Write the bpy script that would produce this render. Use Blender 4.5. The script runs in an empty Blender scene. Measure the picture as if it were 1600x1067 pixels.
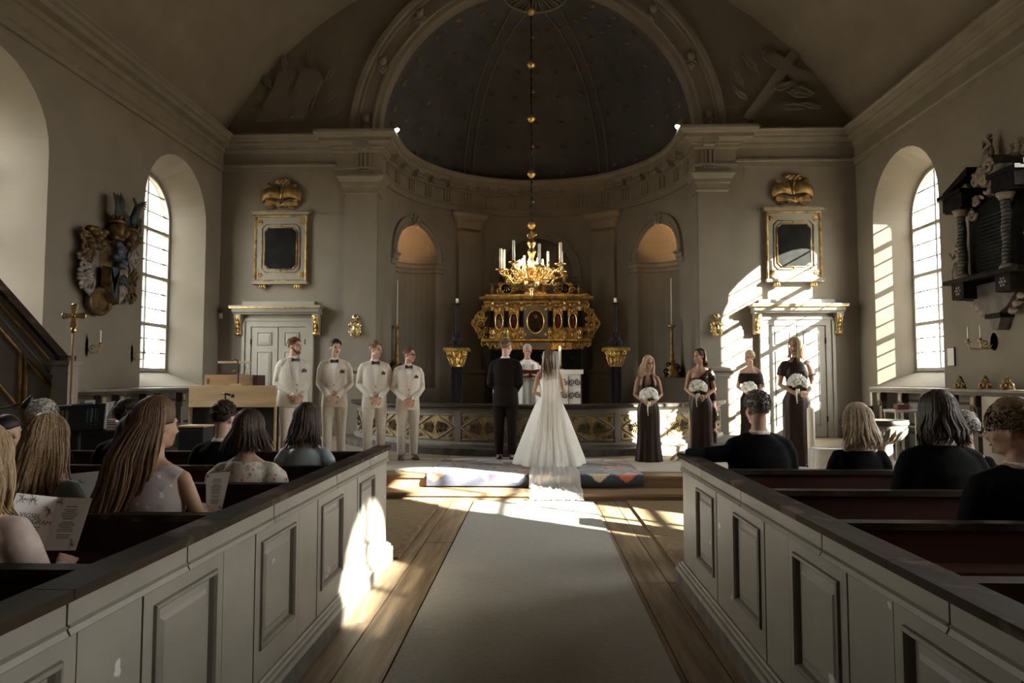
import bpy, bmesh, math, random
from mathutils import Vector, Matrix, noise
# ---------------------------------------------------------------- camera, sky, sun, exposure
SC = bpy.context.scene
COL = SC.collection
PI = math.pi
def R(d): return math.radians(d)
FPX, CAMH = 1067.0, 1.5                      # focal length in pixels of a 1600 wide frame, eye height
YAW, PITCH = math.atan(35/FPX), math.atan(60.5/FPX)
cd = bpy.data.cameras.new('camera'); cam = bpy.data.objects.new('camera', cd); COL.objects.link(cam)
cd.sensor_width = 36; cd.lens = 36*FPX/1600; cd.clip_start = .05; cd.clip_end = 400
cam.location = (0, 0, CAMH); cam.rotation_euler = (PI/2+PITCH, 0, YAW)
SC.camera = cam
w = bpy.data.worlds.new('sky'); SC.world = w; w.use_nodes = True
bg = w.node_tree.nodes['Background']; bg.inputs[0].default_value = (.985, .965, .955, 1); bg.inputs[1].default_value = 8.2
sd = bpy.data.lights.new('sun_offscreen', 'SUN'); sun = bpy.data.objects.new('sun_offscreen', sd); COL.objects.link(sun)
sd.energy = 38; sd.angle = R(.6); sd.color = (1, .93, .82)
SUN_DIR = Vector((-.823, .568, -.457)).normalized()          # the low sun enters through the windows on the right
sun.rotation_euler = SUN_DIR.to_track_quat('-Z', 'Y').to_euler(); sun.location = (30, -20, 25)
SC.view_settings.view_transform = 'Standard'; SC.view_settings.look = 'None'
SC.view_settings.gamma = 1; SC.view_settings.use_curve_mapping = False
SC.view_settings.exposure = 1.75
SC.cycles.use_denoising = True; SC.cycles.max_bounces = 8; SC.cycles.diffuse_bounces = 5
SC.cycles.transparent_max_bounces = 16; SC.cycles.sample_clamp_indirect = 6
SC.cycles.caustics_reflective = False; SC.cycles.caustics_refractive = False
# ---------------------------------------------------------------- camera helper: photo pixel -> place at known depth
_f = Vector((-math.sin(YAW)*math.cos(PITCH), math.cos(YAW)*math.cos(PITCH), math.sin(PITCH)))
_r = Vector((math.cos(YAW), math.sin(YAW), 0)); _u = _r.cross(_f)
def _ray(u, v): return _f + _r*((u-800)/FPX) - _u*((v-533.5)/FPX)
def atY(u, v, y): d = _ray(u, v); return Vector((0, 0, CAMH)) + d*(y/d.y)
def atZ(u, v, z): d = _ray(u, v); return Vector((0, 0, CAMH)) + d*((z-CAMH)/d.z)
def atX(u, v, x): d = _ray(u, v); return Vector((0, 0, CAMH)) + d*(x/d.x)
# ---------------------------------------------------------------- mesh helpers
class MB:
    def __init__(s): s.v = []; s.f = []; s.sm = []; s.mi = []; s.cur = 0
    def add(s, vs, fs, smooth=False, M=None):
        b = len(s.v)
        s.v += [tuple(M @ Vector(p)) if M else tuple(p) for p in vs]
        for q in fs:
            s.f.append(tuple(b+i for i in q)); s.sm.append(smooth); s.mi.append(s.cur)
        return s
    def box(s, c, d, M=None, taper=1.0):
        x, y, z = d[0]/2, d[1]/2, d[2]/2; t = taper
        vs = [(-x,-y,-z),(x,-y,-z),(x,y,-z),(-x,y,-z),(-x*t,-y*t,z),(x*t,-y*t,z),(x*t,y*t,z),(-x*t,y*t,z)]
        vs = [(a+c[0], b+c[1], e+c[2]) for a, b, e in vs]
        return s.add(vs, [(3,2,1,0),(4,5,6,7),(0,1,5,4),(1,2,6,5),(2,3,7,6),(3,0,4,7)], False, M)
    def b2(s, x0, x1, y0, y1, z0, z1, M=None):
        return s.box(((x0+x1)/2,(y0+y1)/2,(z0+z1)/2), (abs(x1-x0),abs(y1-y0),abs(z1-z0)), M)
    def tube(s, pts, rad, n=8, caps=True, flat=1.0, M=None, up=None):
        pts = [Vector(p) for p in pts]; m = len(pts)
        if not hasattr(rad, '__len__'): rad = [rad]*m
        vs = []; fs = []; ref = Vector(up) if up else None
        for i, p in enumerate(pts):
            t = (pts[min(i+1, m-1)]-pts[max(i-1, 0)])
            t = t.normalized() if t.length > 1e-9 else Vector((0,0,1))
            if ref is None:
                ref = Vector((1,0,0)) if abs(t.x) < .8 else Vector((0,1,0))
            a = ref - t*ref.dot(t)
            a = a.normalized() if a.length > 1e-6 else t.orthogonal().normalized()
            b = t.cross(a)
            if up is None: ref = a
            for k in range(n):
                g = 2*PI*k/n
                vs.append(p + a*(math.cos(g)*rad[i]) + b*(math.sin(g)*rad[i]*flat))
        for i in range(m-1):
            for k in range(n):
                k2 = (k+1) % n
                fs.append((i*n+k, i*n+k2, (i+1)*n+k2, (i+1)*n+k))
        if caps: fs += [tuple(range(n-1, -1, -1)), tuple((m-1)*n+k for k in range(n))]
        return s.add(vs, fs, True, M)
    def lathe(s, prof, n=16, c=(0,0,0), M=None, a0=0, a1=2*PI, smooth=True):
        full = abs(a1-a0-2*PI) < 1e-6; nn = n if full else n+1
        vs = []; fs = []
        for r, z in prof:
            for k in range(nn):
                g = a0+(a1-a0)*k/n
                vs.append((c[0]+r*math.cos(g), c[1]+r*math.sin(g), c[2]+z))
        for i in range(len(prof)-1):
            for k in range(n):
                k2 = (k+1) % nn
                fs.append((i*nn+k, i*nn+k2, (i+1)*nn+k2, (i+1)*nn+k))
        if full:
            if prof[0][0] > 1e-4: fs.append(tuple(range(nn-1, -1, -1)))
            if prof[-1][0] > 1e-4: fs.append(tuple((len(prof)-1)*nn+k for k in range(nn)))
        return s.add(vs, fs, smooth, M)
    def ell(s, c, r, M=None, nu=12, nv=8):
        vs = [(c[0], c[1], c[2]-r[2])]
        for j in range(1, nv):
            e = -PI/2+PI*j/nv
            for k in range(nu):
                g = 2*PI*k/nu
                vs.append((c[0]+r[0]*math.cos(e)*math.cos(g), c[1]+r[1]*math.cos(e)*math.sin(g), c[2]+r[2]*math.sin(e)))
        vs.append((c[0], c[1], c[2]+r[2])); L = len(vs)-1; fs = []
        for k in range(nu):
            k2 = (k+1) % nu
            fs.append((0, 1+k2, 1+k))
            for j in range(nv-2): fs.append((1+j*nu+k, 1+j*nu+k2, 1+(j+1)*nu+k2, 1+(j+1)*nu+k))
            fs.append((L, 1+(nv-2)*nu+k, 1+(nv-2)*nu+k2))
        return s.add(vs, fs, True, M)
    def prism(s, poly, z0, z1, M=None, smooth=False, bev=0):
        n = len(poly)
        if bev:
            cx = sum(p[0] for p in poly)/n; cy = sum(p[1] for p in poly)/n
            ins = [(cx+(p[0]-cx)*(1-bev), cy+(p[1]-cy)*(1-bev)) for p in poly]
        else: ins = poly
        vs = [(p[0], p[1], z0) for p in poly]+[(p[0], p[1], z1) for p in ins]
        fs = [tuple(range(n-1, -1, -1)), tuple(range(n, 2*n))]
        fs += [(i, (i+1) % n, n+(i+1) % n, n+i) for i in range(n)]
        return s.add(vs, fs, smooth, M)
    def sweep(s, path, prof, closed=False, smooth=False, flip=False, caps=True):
        """path of (x, y); prof of (out, z); out is to the left of the path, or to the right with flip"""
        P = [Vector((p[0], p[1])) for p in path]; n = len(P); g = -1 if flip else 1
        nr = []
        for i in range(n):
            d0 = (P[i]-P[i-1]) if (i > 0 or closed) else None
            d1 = (P[(i+1) % n]-P[i]) if (i < n-1 or closed) else None
            d0 = d0.normalized() if d0 else d1.normalized(); d1 = d1.normalized() if d1 else d0
            a = Vector((-d0.y, d0.x))*g; b = Vector((-d1.y, d1.x))*g; h = a+b
            h = h/max(h.dot(a), .25) if h.length > 1e-6 else a
            nr.append(h)
        m = len(prof); vs = []; fs = []
        for i in range(n):
            for o, z in prof: vs.append((P[i].x+nr[i].x*o, P[i].y+nr[i].y*o, z))
        for i in range(n if closed else n-1):
            j = (i+1) % n
            for k in range(m-1):
                q = (i*m+k, j*m+k, j*m+k+1, i*m+k+1)
                fs.append(q if not flip else q[::-1])
        if not closed and caps: fs += [tuple(range(m)), tuple((n-1)*m+k for k in range(m-1, -1, -1))]
        return s.add(vs, fs, smooth)
    def mesh(s, name):
        me = bpy.data.meshes.new(name); me.from_pydata(s.v, [], s.f); me.update()
        me.polygons.foreach_set('use_smooth', s.sm)
        return me
    def obj(s, name, mat=None, parent=None, **kw):
        me = s.mesh(name)
        ms = mat if isinstance(mat, (list, tuple)) else [mat]
        for m in ms: me.materials.append(M_[m] if isinstance(m, str) else m)
        if len(ms) > 1: me.polygons.foreach_set('material_index', s.mi)
        return link(name, me, parent, **kw)
def link(name, me, parent=None, label=None, cat=None, group=None, kind=None, loc=None, rot=None, M=None):
    o = bpy.data.objects.new(name, me); COL.objects.link(o)
    if parent is not None: o.parent = parent
    if M is not None: o.matrix_local = M
    if loc is not None: o.location = loc
    if rot is not None: o.rotation_euler = rot
    for k, x in (('label', label), ('category', cat), ('group', group), ('kind', kind)):
        if x: o[k] = x
    return o
def thing(name, label, cat, loc=(0,0,0), rz=0, group=None, kind=None):
    return link(name, None, None, label, cat, group, kind, loc, (0, 0, rz))
def copy_tree(o, parent=None, loc=None, rz=None, label=None):
    c = o.copy(); COL.objects.link(c); c.parent = parent
    if parent is not None: c.matrix_parent_inverse = o.matrix_parent_inverse.copy()
    if loc is not None: c.location = loc
    if rz is not None: c.rotation_euler = (0, 0, rz)
    if label: c['label'] = label
    for ch in [x for x in list(bpy.data.objects) if x.parent == o] if o.get('_k') is None else []: copy_tree(ch, c)
    return c
def frame(o, x, y, z=None):
    """matrix with columns x, y, z at o"""
    x = Vector(x).normalized(); y = Vector(y); y = (y-x*y.dot(x)).normalized(); z = x.cross(y)
    return Matrix(((x.x, y.x, z.x, o[0]), (x.y, y.y, z.y, o[1]), (x.z, y.z, z.z, o[2]), (0, 0, 0, 1)))
def T(x, y, z): return Matrix.Translation((x, y, z))
def RZ(a): return Matrix.Rotation(a, 4, 'Z')
def RX(a): return Matrix.Rotation(a, 4, 'X')
def RY(a): return Matrix.Rotation(a, 4, 'Y')
def arcpts(c, r, a0, a1, n): return [(c[0]+r*math.cos(a0+(a1-a0)*i/n), c[1]+r*math.sin(a0+(a1-a0)*i/n)) for i in range(n+1)]
def rectframe(mb, fn, u0, u1, v0, v1, prof):
    """mitred frame: prof of (inset, height), fn(u, v, height) -> point"""
    rings = [[fn(u0+i, v0+i, h), fn(u1-i, v0+i, h), fn(u1-i, v1-i, h), fn(u0+i, v1-i, h)] for i, h in prof]
    vs = [p for r_ in rings for p in r_]
    fs = [(4*k+j, 4*k+(j+1) % 4, 4*k+4+(j+1) % 4, 4*k+4+j) for k in range(len(prof)-1) for j in range(4)]
    return mb.add(vs, fs)
# ---------------------------------------------------------------- materials
M_ = {}
def mat(name, col, rough=.6, metal=0, var=.08, scale=6, bump=0, bscale=None, sheen=0, emit=None, es=0, spec=.5, stretch=None, col2=None, trans=0):
    m = bpy.data.materials.new(name); m.use_nodes = True; nt = m.node_tree; b = nt.nodes['Principled BSDF']
    b.inputs['Roughness'].default_value = rough; b.inputs['Metallic'].default_value = metal
    b.inputs['Specular IOR Level'].default_value = spec
    if sheen: b.inputs['Sheen Weight'].default_value = sheen
    if trans: b.inputs['Transmission Weight'].default_value = trans
    c = tuple(col)+(1,)
    if emit: b.inputs['Emission Color'].default_value = tuple(emit)+(1,); b.inputs['Emission Strength'].default_value = es
    tc = nt.nodes.new('ShaderNodeTexCoord'); vec = tc.outputs['Object']
    if stretch:
        mp = nt.nodes.new('ShaderNodeMapping'); mp.inputs['Scale'].default_value = stretch
        nt.links.new(vec, mp.inputs[0]); vec = mp.outputs[0]
    nz = nt.nodes.new('ShaderNodeTexNoise'); nz.inputs['Scale'].default_value = scale; nz.inputs['Detail'].default_value = 5
    nt.links.new(vec, nz.inputs['Vector'])
    cr = nt.nodes.new('ShaderNodeValToRGB')
    lo = tuple(max(0, x*(1-var*2)) for x in col)+(1,) if col2 is None else tuple(col2)+(1,)
    hi = tuple(min(1, x*(1+var)) for x in col)+(1,)
    cr.color_ramp.elements[0].color = lo; cr.color_ramp.elements[0].position = .32
    cr.color_ramp.elements[1].color = hi; cr.color_ramp.elements[1].position = .68
    nt.links.new(nz.outputs[0], cr.inputs[0]); nt.links.new(cr.outputs[0], b.inputs['Base Color'])
    if bump:
        n2 = nt.nodes.new('ShaderNodeTexNoise'); n2.inputs['Scale'].default_value = bscale or scale*6; n2.inputs['Detail'].default_value = 4
        nt.links.new(vec, n2.inputs['Vector'])
        bp = nt.nodes.new('ShaderNodeBump'); bp.inputs['Strength'].default_value = bump; bp.inputs['Distance'].default_value = .01
        nt.links.new(n2.outputs[0], bp.inputs['Height']); nt.links.new(bp.outputs[0], b.inputs['Normal'])
    M_[name] = m
    return m
def attr_mat(name, rough=.9, sheen=0, metal=0):
    m = bpy.data.materials.new(name); m.use_nodes = True; nt = m.node_tree; b = nt.nodes['Principled BSDF']
    a = nt.nodes.new('ShaderNodeVertexColor'); a.layer_name = 'dye'
    nt.links.new(a.outputs[0], b.inputs['Base Color']); b.inputs['Roughness'].default_value = rough; b.inputs['Metallic'].default_value = metal
    if sheen: b.inputs['Sheen Weight'].default_value = sheen
    M_[name] = m
mat('plaster', (.215,.187,.148), .9, var=.06, scale=1.3, bump=.12, bscale=40)
mat('dome_blue', (.085,.083,.088), .9, var=.12, scale=1)
mat('trim', (.215,.187,.148), .8, var=.06, scale=3)
mat('pew_paint', (.222,.200,.170), .5, var=.07, scale=3, bump=.05, bscale=25)
mat('pew_edge', (.155,.137,.115), .5, var=.08, scale=5)
mat('pew_cap', (.040,.027,.019), .65, spec=.06, var=.35, scale=5, stretch=(1,.15,1), bump=.1)
mat('pew_red', (0.042,0.012,0.008), .55, var=.2, scale=4, stretch=(.2,1,1), spec=.2)
mat('pew_seat', (.10,.022,.018), .7, var=.15, scale=4)
mat('plinth_dark', (.085,.075,.065), .7, var=.3, scale=6)
mat('plank', (.235,.165,.10), .55, var=.28, scale=5, stretch=(3,.25,1), bump=.12)
mat('floor_under', (.09,.06,.035), .8)
mat('step_wood', (0.270,0.176,0.098), .5, var=.2, scale=5, stretch=(.25,2,2), bump=.08)
mat('chancel_floor', (0.210,0.175,0.133), .6, var=.12, scale=4)
mat('chancel_tile', (0.270,0.225,0.173), .6, var=.12, scale=2)
mat('runner', (.36,.335,.30), .95, var=.14, scale=60, stretch=(.6,6,1), bump=.3, bscale=200, sheen=.1)
mat('runner_pale', (0.464,0.432,0.376), .95, var=.08, scale=60, bump=.2)
mat('seagrass', (0.238,0.164,0.081), .9, var=.25, scale=25, stretch=(.5,6,1), bump=.5, bscale=60)
mat('seagrass_edge', (.24,.15,.07), .9, var=.25, scale=25)
mat('gold', (.60,.40,.14), .38, .85, var=.3, scale=9, col2=(.30,.16,.035))
mat('gold_bright', (.85,.61,.27), .26, 1, var=.15, scale=6)
mat('gold_dull', (.34,.22,.075), .5, .6, var=.4, scale=8, col2=(.12,.075,.03))
mat('gold_panel', (0.336,0.236,0.092), .5, .45, var=.3, scale=12, col2=(.20,.13,.05))
mat('brass', (.72,.50,.22), .28, 1, var=.2, scale=6)
mat('black_iron', (.014,.013,.013), .6, 0, spec=.15)
mat('rail_relief', (.11,.08,.035), .5, .3, var=.3, scale=12)
mat('black_marble', (.010,.009,.009), .6, var=.6, scale=9, col2=(.004,.004,.004), spec=.06)
mat('black_slate', (.009,.009,.009), .6, var=.3, scale=4, spec=.08)
mat('marble_grey', (.065,.058,.05), .45, var=.35, scale=7)
mat('stone_pale', (0.231,0.193,0.147), .6, var=.25, scale=9)
mat('alabaster', (0.240,0.189,0.141), .55, var=.25, scale=9)
mat('board_grey', (.235,.212,.172), .6, var=.06, scale=4)
mat('door_paint', (.285,.262,.218), .5, var=.05, scale=3)
mat('door_line', (.22,.20,.17), .6)
mat('rail_paint', (0.217,0.197,0.160), .5, var=.1, scale=4)
mat('rail_top', (.03,.024,.02), .45, spec=.3, var=.3, scale=6)
mat('birch', (0.504,0.344,0.188), .45, var=.12, scale=3, stretch=(.4,3,3))
mat('birch_dark', (0.336,0.208,0.096), .45, var=.15, scale=3, stretch=(.4,3,3))
mat('black_matte', (.012,.012,.012), .6)
mat('black_plastic', (.015,.015,.016), .35)
mat('candle', (.86,.82,.73), .5, var=.03)
mat('candle_lit', (.9,.85,.74), .5, var=.02)
mat('flame', (1,.8,.4), .5, emit=(1,.62,.22), es=60)
mat('bulb', (1,.9,.7), .5, emit=(1,.68,.32), es=45)
mat('spot_lens', (1,.9,.7), .5, emit=(1,.9,.75), es=40)
mat('paper', (.74,.74,.73), .8, var=.02)
mat('ink', (.06,.06,.065), .8)
mat('ink_soft', (.24,.24,.25), .8)
mat('white_cloth', (.80,.79,.76), .8, var=.03, sheen=.2)
mat('stone_floor_out', (.30,.26,.20), .95, var=.3, scale=.4)
mat('leaf_out', (.10,.16,.05), .8, var=.4, scale=2)
mat('bark', (.12,.09,.06), .9, var=.3)
mat('window_frame', (0.350,0.329,0.287), .6, var=.05)
mat('lead', (.10,.10,.10), .6)
m = bpy.data.materials.new('glass'); m.use_nodes = True; nt = m.node_tree; nt.nodes.remove(nt.nodes['Principled BSDF'])
t_ = nt.nodes.new('ShaderNodeBsdfTransparent'); t_.inputs[0].default_value = (.9,.92,.9,1); g_ = nt.nodes.new('ShaderNodeBsdfGlossy')
g_.inputs['Roughness'].default_value = .05; x_ = nt.nodes.new('ShaderNodeMixShader'); x_.inputs[0].default_value = .06
nt.links.new(t_.outputs[0], x_.inputs[1]); nt.links.new(g_.outputs[0], x_.inputs[2])
nt.links.new(x_.outputs[0], nt.nodes['Material Output'].inputs[0]); M_['glass'] = m
def chips(n, col, sc=7.0, lo=.715, hi=.73):
    """small worn flecks where the paint has been knocked off"""
    nt = M_[n].node_tree; b = nt.nodes['Principled BSDF']; src = b.inputs['Base Color'].links[0].from_socket
    tc = nt.nodes.new('ShaderNodeTexCoord'); nz = nt.nodes.new('ShaderNodeTexNoise'); nz.inputs['Scale'].default_value = sc; nz.inputs['Detail'].default_value = 3; nt.links.new(tc.outputs['Object'], nz.inputs['Vector'])
    cr = nt.nodes.new('ShaderNodeValToRGB'); cr.color_ramp.elements[0].position = lo; cr.color_ramp.elements[1].position = hi; nt.links.new(nz.outputs[0], cr.inputs[0])
    mx = nt.nodes.new('ShaderNodeMix'); mx.data_type = 'RGBA'; nt.links.new(cr.outputs[0], mx.inputs[0]); nt.links.new(src, mx.inputs[6]); mx.inputs[7].default_value = tuple(col)+(1,); nt.links.new(mx.outputs[2], b.inputs['Base Color'])
chips('pew_paint', (.50, .48, .44)); chips('pew_cap', (.10, .07, .05), 5, .58, .66)
# ================================================================ THE BUILDING
WX, FY, BY = 7.15, 15.2, -7.0                 # side walls, chancel wall, back wall
AX, AY, AR = .05, 15.5, 3.58                  # apse centre and radius
PZ = .25                                      # chancel platform height
CT = 7.0                                      # top of the cornice
WINL = [(13.33, 1.17), (8.5, 1.17)]
WINR = [(13.33, 1.17), (8.25, 1.17), (2.8, 1.17), (-1.2, 1.17)]
SILL, SPR = 1.38, 4.83
VC, VR = 3.26, 8.12                           # segmental vault: centre height, radius
def struct(name, mb, m, label, cat, parent=None):
    return mb.obj(name, m, parent, label=label, cat=cat, kind='structure') if parent is None else mb.obj(name, m, parent)
def arch(c, h, sill, spr, n=16):
    """outline of an arched opening from lower far corner over the top, (u, z)"""
    return [(c-h, sill)]+[(c-h*math.cos(PI*i/n), spr+h*math.sin(PI*i/n)) for i in range(n+1)]+[(c+h, sill)]
def wall_arches(mb, u0, u1, z0, z1, ops, fn, du=99, smooth=False):
    """wall in (u, z) with arched openings, mapped to space by fn"""
    def q(a, b, za0, za1, zb0, zb1):
        mb.add([fn(a, za0), fn(b, zb0), fn(b, zb1), fn(a, za1)], [(0, 1, 2, 3)], smooth)
    def plain(a, b, lo, hi):
        n = max(1, int(math.ceil((b-a)/du)))
        for i in range(n): q(a+(b-a)*i/n, a+(b-a)*(i+1)/n, lo, hi, lo, hi)
    u = u0
    for c, h, si, sp in sorted(ops):
        plain(u, c-h, z0, z1); plain(c-h, c+h, z0, si)
        A = arch(c, h, si, sp)[1:-1]
        for (a, za), (b, zb) in zip(A, A[1:]): q(a, b, za, z1, zb, z1)
        u = c+h
    plain(u, u1, z0, z1)
def side_wall(sgn):
    WINS = WINL if sgn < 0 else WINR
    mb = MB(); x = sgn*WX; gx = sgn*(WX+.66); ox = sgn*(WX+.78); gh = .86
    ops = [(c, h, SILL, SPR) for c, h in WINS]
    wall_arches(mb, BY, FY, -.1, 7.6, ops, lambda u, z: (x, u, z))
    ops2 = [(c, gh, SILL+.3, SPR-.02) for c, h in WINS]
    wall_arches(mb, BY-.3, FY+4.5, -.6, 7.6, ops2, lambda u, z: (ox, u, z))
    for c, h in WINS:
        A = arch(c, h, SILL, SPR); B = arch(c, gh, SILL+.3, SPR-.02)
        for i in range(len(A)-1):
            sm = 1 <= i < len(A)-2
            mb.add([(x, *A[i]), (x, *A[i+1]), (gx, *B[i+1]), (gx, *B[i])], [(0, 1, 2, 3)], sm)
            mb.add([(gx, *B[i]), (gx, *B[i+1]), (ox, *B[i+1]), (ox, *B[i])], [(0, 1, 2, 3)], sm)
        mb.add([(x, *A[0]), (x, *A[-1]), (gx, *B[-1]), (gx, *B[0])], [(0, 1, 2, 3)])
        mb.add([(gx, *B[0]), (gx, *B[-1]), (ox, *B[-1]), (ox, *B[0])], [(0, 1, 2, 3)])
    side = 'left' if sgn < 0 else 'right'
    return struct('wall_'+side, mb, 'plaster', f'plastered nave wall with deep arched window recesses, the {"coat of arms" if sgn<0 else "black marble monument"} hanging on it', 'wall')
wall_l = side_wall(-1); wall_r = side_wall(1)
# windows: frame, glazing bars and a pane in every light
PANES = {}
def window(sgn, i, c, label):
    gx = sgn*(WX+.66); gh = .86; s0, sp = SILL+.3, SPR-.02
    rt = thing(f'window_{i}', label, 'window', (gx, c, 0), 0, None, 'structure')
    mb = MB(); O = arch(0, gh, s0, sp); I = arch(0, gh-.055, s0+.07, sp)
    for d0, d1 in ((-.035, .035),):
        for k in range(len(O)-1):
            a, b, e, g = O[k], O[k+1], I[k+1], I[k]
            for d in (d0, d1): mb.add([(d, *a), (d, *b), (d, *e), (d, *g)], [(0, 1, 2, 3)])
            mb.add([(d0, *g), (d0, *e), (d1, *e), (d1, *g)], [(0, 1, 2, 3)])
        mb.b2(d0, d1, -gh, gh, s0, s0+.07)
    mb.obj('window_frame', 'window_frame', rt)
    rows = [1.77]
    heavy = [2.63, 3.61, 4.56]
    mb = MB()
    for z in heavy: mb.b2(-.045, .045, -gh+.05, gh-.05, z-.035, z+.035)
    mb.obj('transom', 'window_frame', rt)
    MB().b2(-.04, .04, -.028, .028, s0+.06, sp+gh-.08).obj('mullion', 'window_frame', rt)
    zs = [s0+.09]
    bars = MB()
    lims = [s0+.09]+heavy+[sp+gh]
    for a, b in zip(lims, lims[1:]):
        n = 3
        for k in range(1, n+1):
            z = a+(b-a)*k/n; zs.append(z)
            if k < n: bars.b2(-.016, .016, -gh+.06, gh-.06, z-.011, z+.011)
    bars.obj('glazing_bar', 'lead', rt)
    key = 'p'
    if key not in PANES:
        PANES[key] = []
        for a, b in zip(zs, zs[1:]):
            for s in (-1, 1):
                ys = []
                def wid(z): return gh-.06 if z < sp else math.sqrt(max(0, (gh-.06)**2-(z-sp)**2))
                pts = [(s*.01, a)]+[(s*max(.01, wid(a+(b-a)*t)), a+(b-a)*t) for t in (0, .25, .5, .75, 1)]+[(s*.01, b)]
                p = MB(); n = len(pts)
                p.add([(-.004, *q) for q in pts]+[(.004, *q) for q in pts], [tuple(range(n)), tuple(range(2*n-1, n-1, -1))]+[(k, (k+1) % n, n+(k+1) % n, n+k) for k in range(n)])
                me = p.mesh('pane'); me.materials.append(M_['glass']); PANES[key].append(me)
    for me in PANES[key]: link('pane', me, rt)
    if True:
        pn_ = ('window_left' if sgn < 0 else 'window_right')+('_daylight' if c > 10 else '_offscreen')
        ld = bpy.data.lights.new(pn_, 'AREA'); ld.shape = 'RECTANGLE'; ld.size = 1.7; ld.size_y = 4.2; ld.cycles.is_portal = True
        lo = bpy.data.objects.new(pn_, ld); COL.objects.link(lo); lo.location = (gx+sgn*.12, c, 3.7)
        lo.rotation_euler = Vector((-sgn, 0, 0)).to_track_quat('-Z', 'Y').to_euler()
    return rt
wl = {-1: ['tall arched window beside the painted coat of arms', 'tall arched window above the pulpit stair', 'arched window over the programme readers pews', 'arched window of the rear nave facing the sunny side', 'rearmost arched window opposite the sunny side'],
      1: ['tall arched window between the sunlit doorway and the black monument', 'tall arched window behind the black monument', 'arched window that lights the chancel steps', 'arched window that lights the pew end', 'rearmost arched window on the sunny side']}
k = 0
for sgn in (-1, 1):
    for j, (c, h) in enumerate(WINL if sgn < 0 else WINR):
        k += 1; window(sgn, k, c, wl[sgn][j])
# vault, back wall, floor slab
mb = MB(); n = 40; a0 = math.asin((CT-VC)/VR); pts = [(VR*math.cos(a0+(PI-2*a0)*i/n), VC+VR*math.sin(a0+(PI-2*a0)*i/n)) for i in range(n+1)]
for (xa, za), (xb, zb) in zip(pts, pts[1:]):
    mb.add([(xa, BY, za), (xb, BY, zb), (xb, FY, zb), (xa, FY, za)], [(0, 1, 2, 3)], True)
    mb.add([(xa*1.06, BY-.3, za+.4), (xb*1.06, BY-.3, zb+.4), (xb*1.06, FY+.4, zb+.4), (xa*1.06, FY+.4, za+.4)], [(0, 1, 2, 3)], True)
for s in (-1, 1): mb.b2(s*(abs(pts[0][0])-.05), s*(WX+1.2), BY-.3, FY+.4, CT+.02, CT+.42)
ceil = struct('ceiling', mb, 'plaster', 'plain plaster barrel vault over the nave', 'ceiling')
mb = MB().b2(-WX-1, WX+1, BY-.3, BY, -.6, 12)
struct('wall_back', mb, 'plaster', 'plain plastered wall at the rear of the nave', 'wall')
og = thing('shade_gallery', 'unseen wooden gallery added across the rear of the nave to shade the near floor', 'gallery', (0, 0, 0), 0, None, 'structure')  # made-up gallery behind the camera, added to darken the near aisle floor
MB().b2(-WX+.02, WX-.02, BY+.02, -2.0, 2.95, 3.15).obj('gallery_floor', 'pew_paint', og); MB().b2(-WX+.02, WX-.02, -2.06, -1.98, 2.9, 4.0).obj('parapet', 'pew_paint', og); MB().b2(-WX+.02, WX-.02, -2.1, -1.92, 4.0, 4.06).obj('parapet_cap', 'pew_cap', og)
for q in range(12): b_ = MB(); rectframe(b_, lambda u, v, h: (u, -1.98+h, v), -6.9+q*1.15, -5.9+q*1.15, 3.1, 3.85, [(0, 0), (0, .02), (.03, .02), (.05, .004)]); b_.obj('parapet_panel', 'pew_edge', og)
for x in (-4.6, -2.3, 2.3, 4.6): MB().lathe([(.18, 0), (.18, .1), (.11, .16), (.10, 2.75), (.16, 2.85), (.18, 2.95)], 14, (x, -2.3, 0)).obj('gallery_post', 'pew_paint', og)
mb = MB().b2(-WX-1, WX+1, BY-.3, FY+5, -.4, -.012)
floor = struct('floor', mb, 'floor_under', 'old wooden plank floor of the nave aisle', 'floor')
# chancel wall with the round arch
mb = MB(); zt = 12.2
for s in (-1, 1):
    xi = AX+s*AR
    mb.b2(xi+s*.015, s*(WX+.1), FY, FY+.3, -.1, CT)
n = 40
def vault_z(x): return VC+math.sqrt(max(.1, VR*VR-x*x))
struct('wall_front', mb, 'plaster', 'plastered chancel wall beside the great round arch, with two doors', 'wall')
mb = MB()
A = [(AX-AR*math.cos(PI*i/n), CT+AR*math.sin(PI*i/n)) for i in range(n+1)]
for (xa, za), (xb, zb) in zip(A, A[1:]):
    mb.add([(xa, FY, za), (xb, FY, zb), (xb, FY, zt), (xa, FY, zt)], [(0, 1, 2, 3)])
    mb.add([(xa, FY+.3, za), (xb, FY+.3, zb), (xb, FY+.3, zt), (xa, FY+.3, zt)], [(3, 2, 1, 0)])
    mb.add([(xa, FY, za), (xa, FY+.3, za), (xb, FY+.3, zb), (xb, FY, zb)], [(0, 1, 2, 3)], True)
for s in (-1, 1): mb.b2(AX+s*AR, s*(WX+1), FY, FY+.3, CT, zt)
struct('wall_lunette', mb, 'plaster', 'dark lunette wall above the cornice around the apse arch', 'wall')
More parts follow.
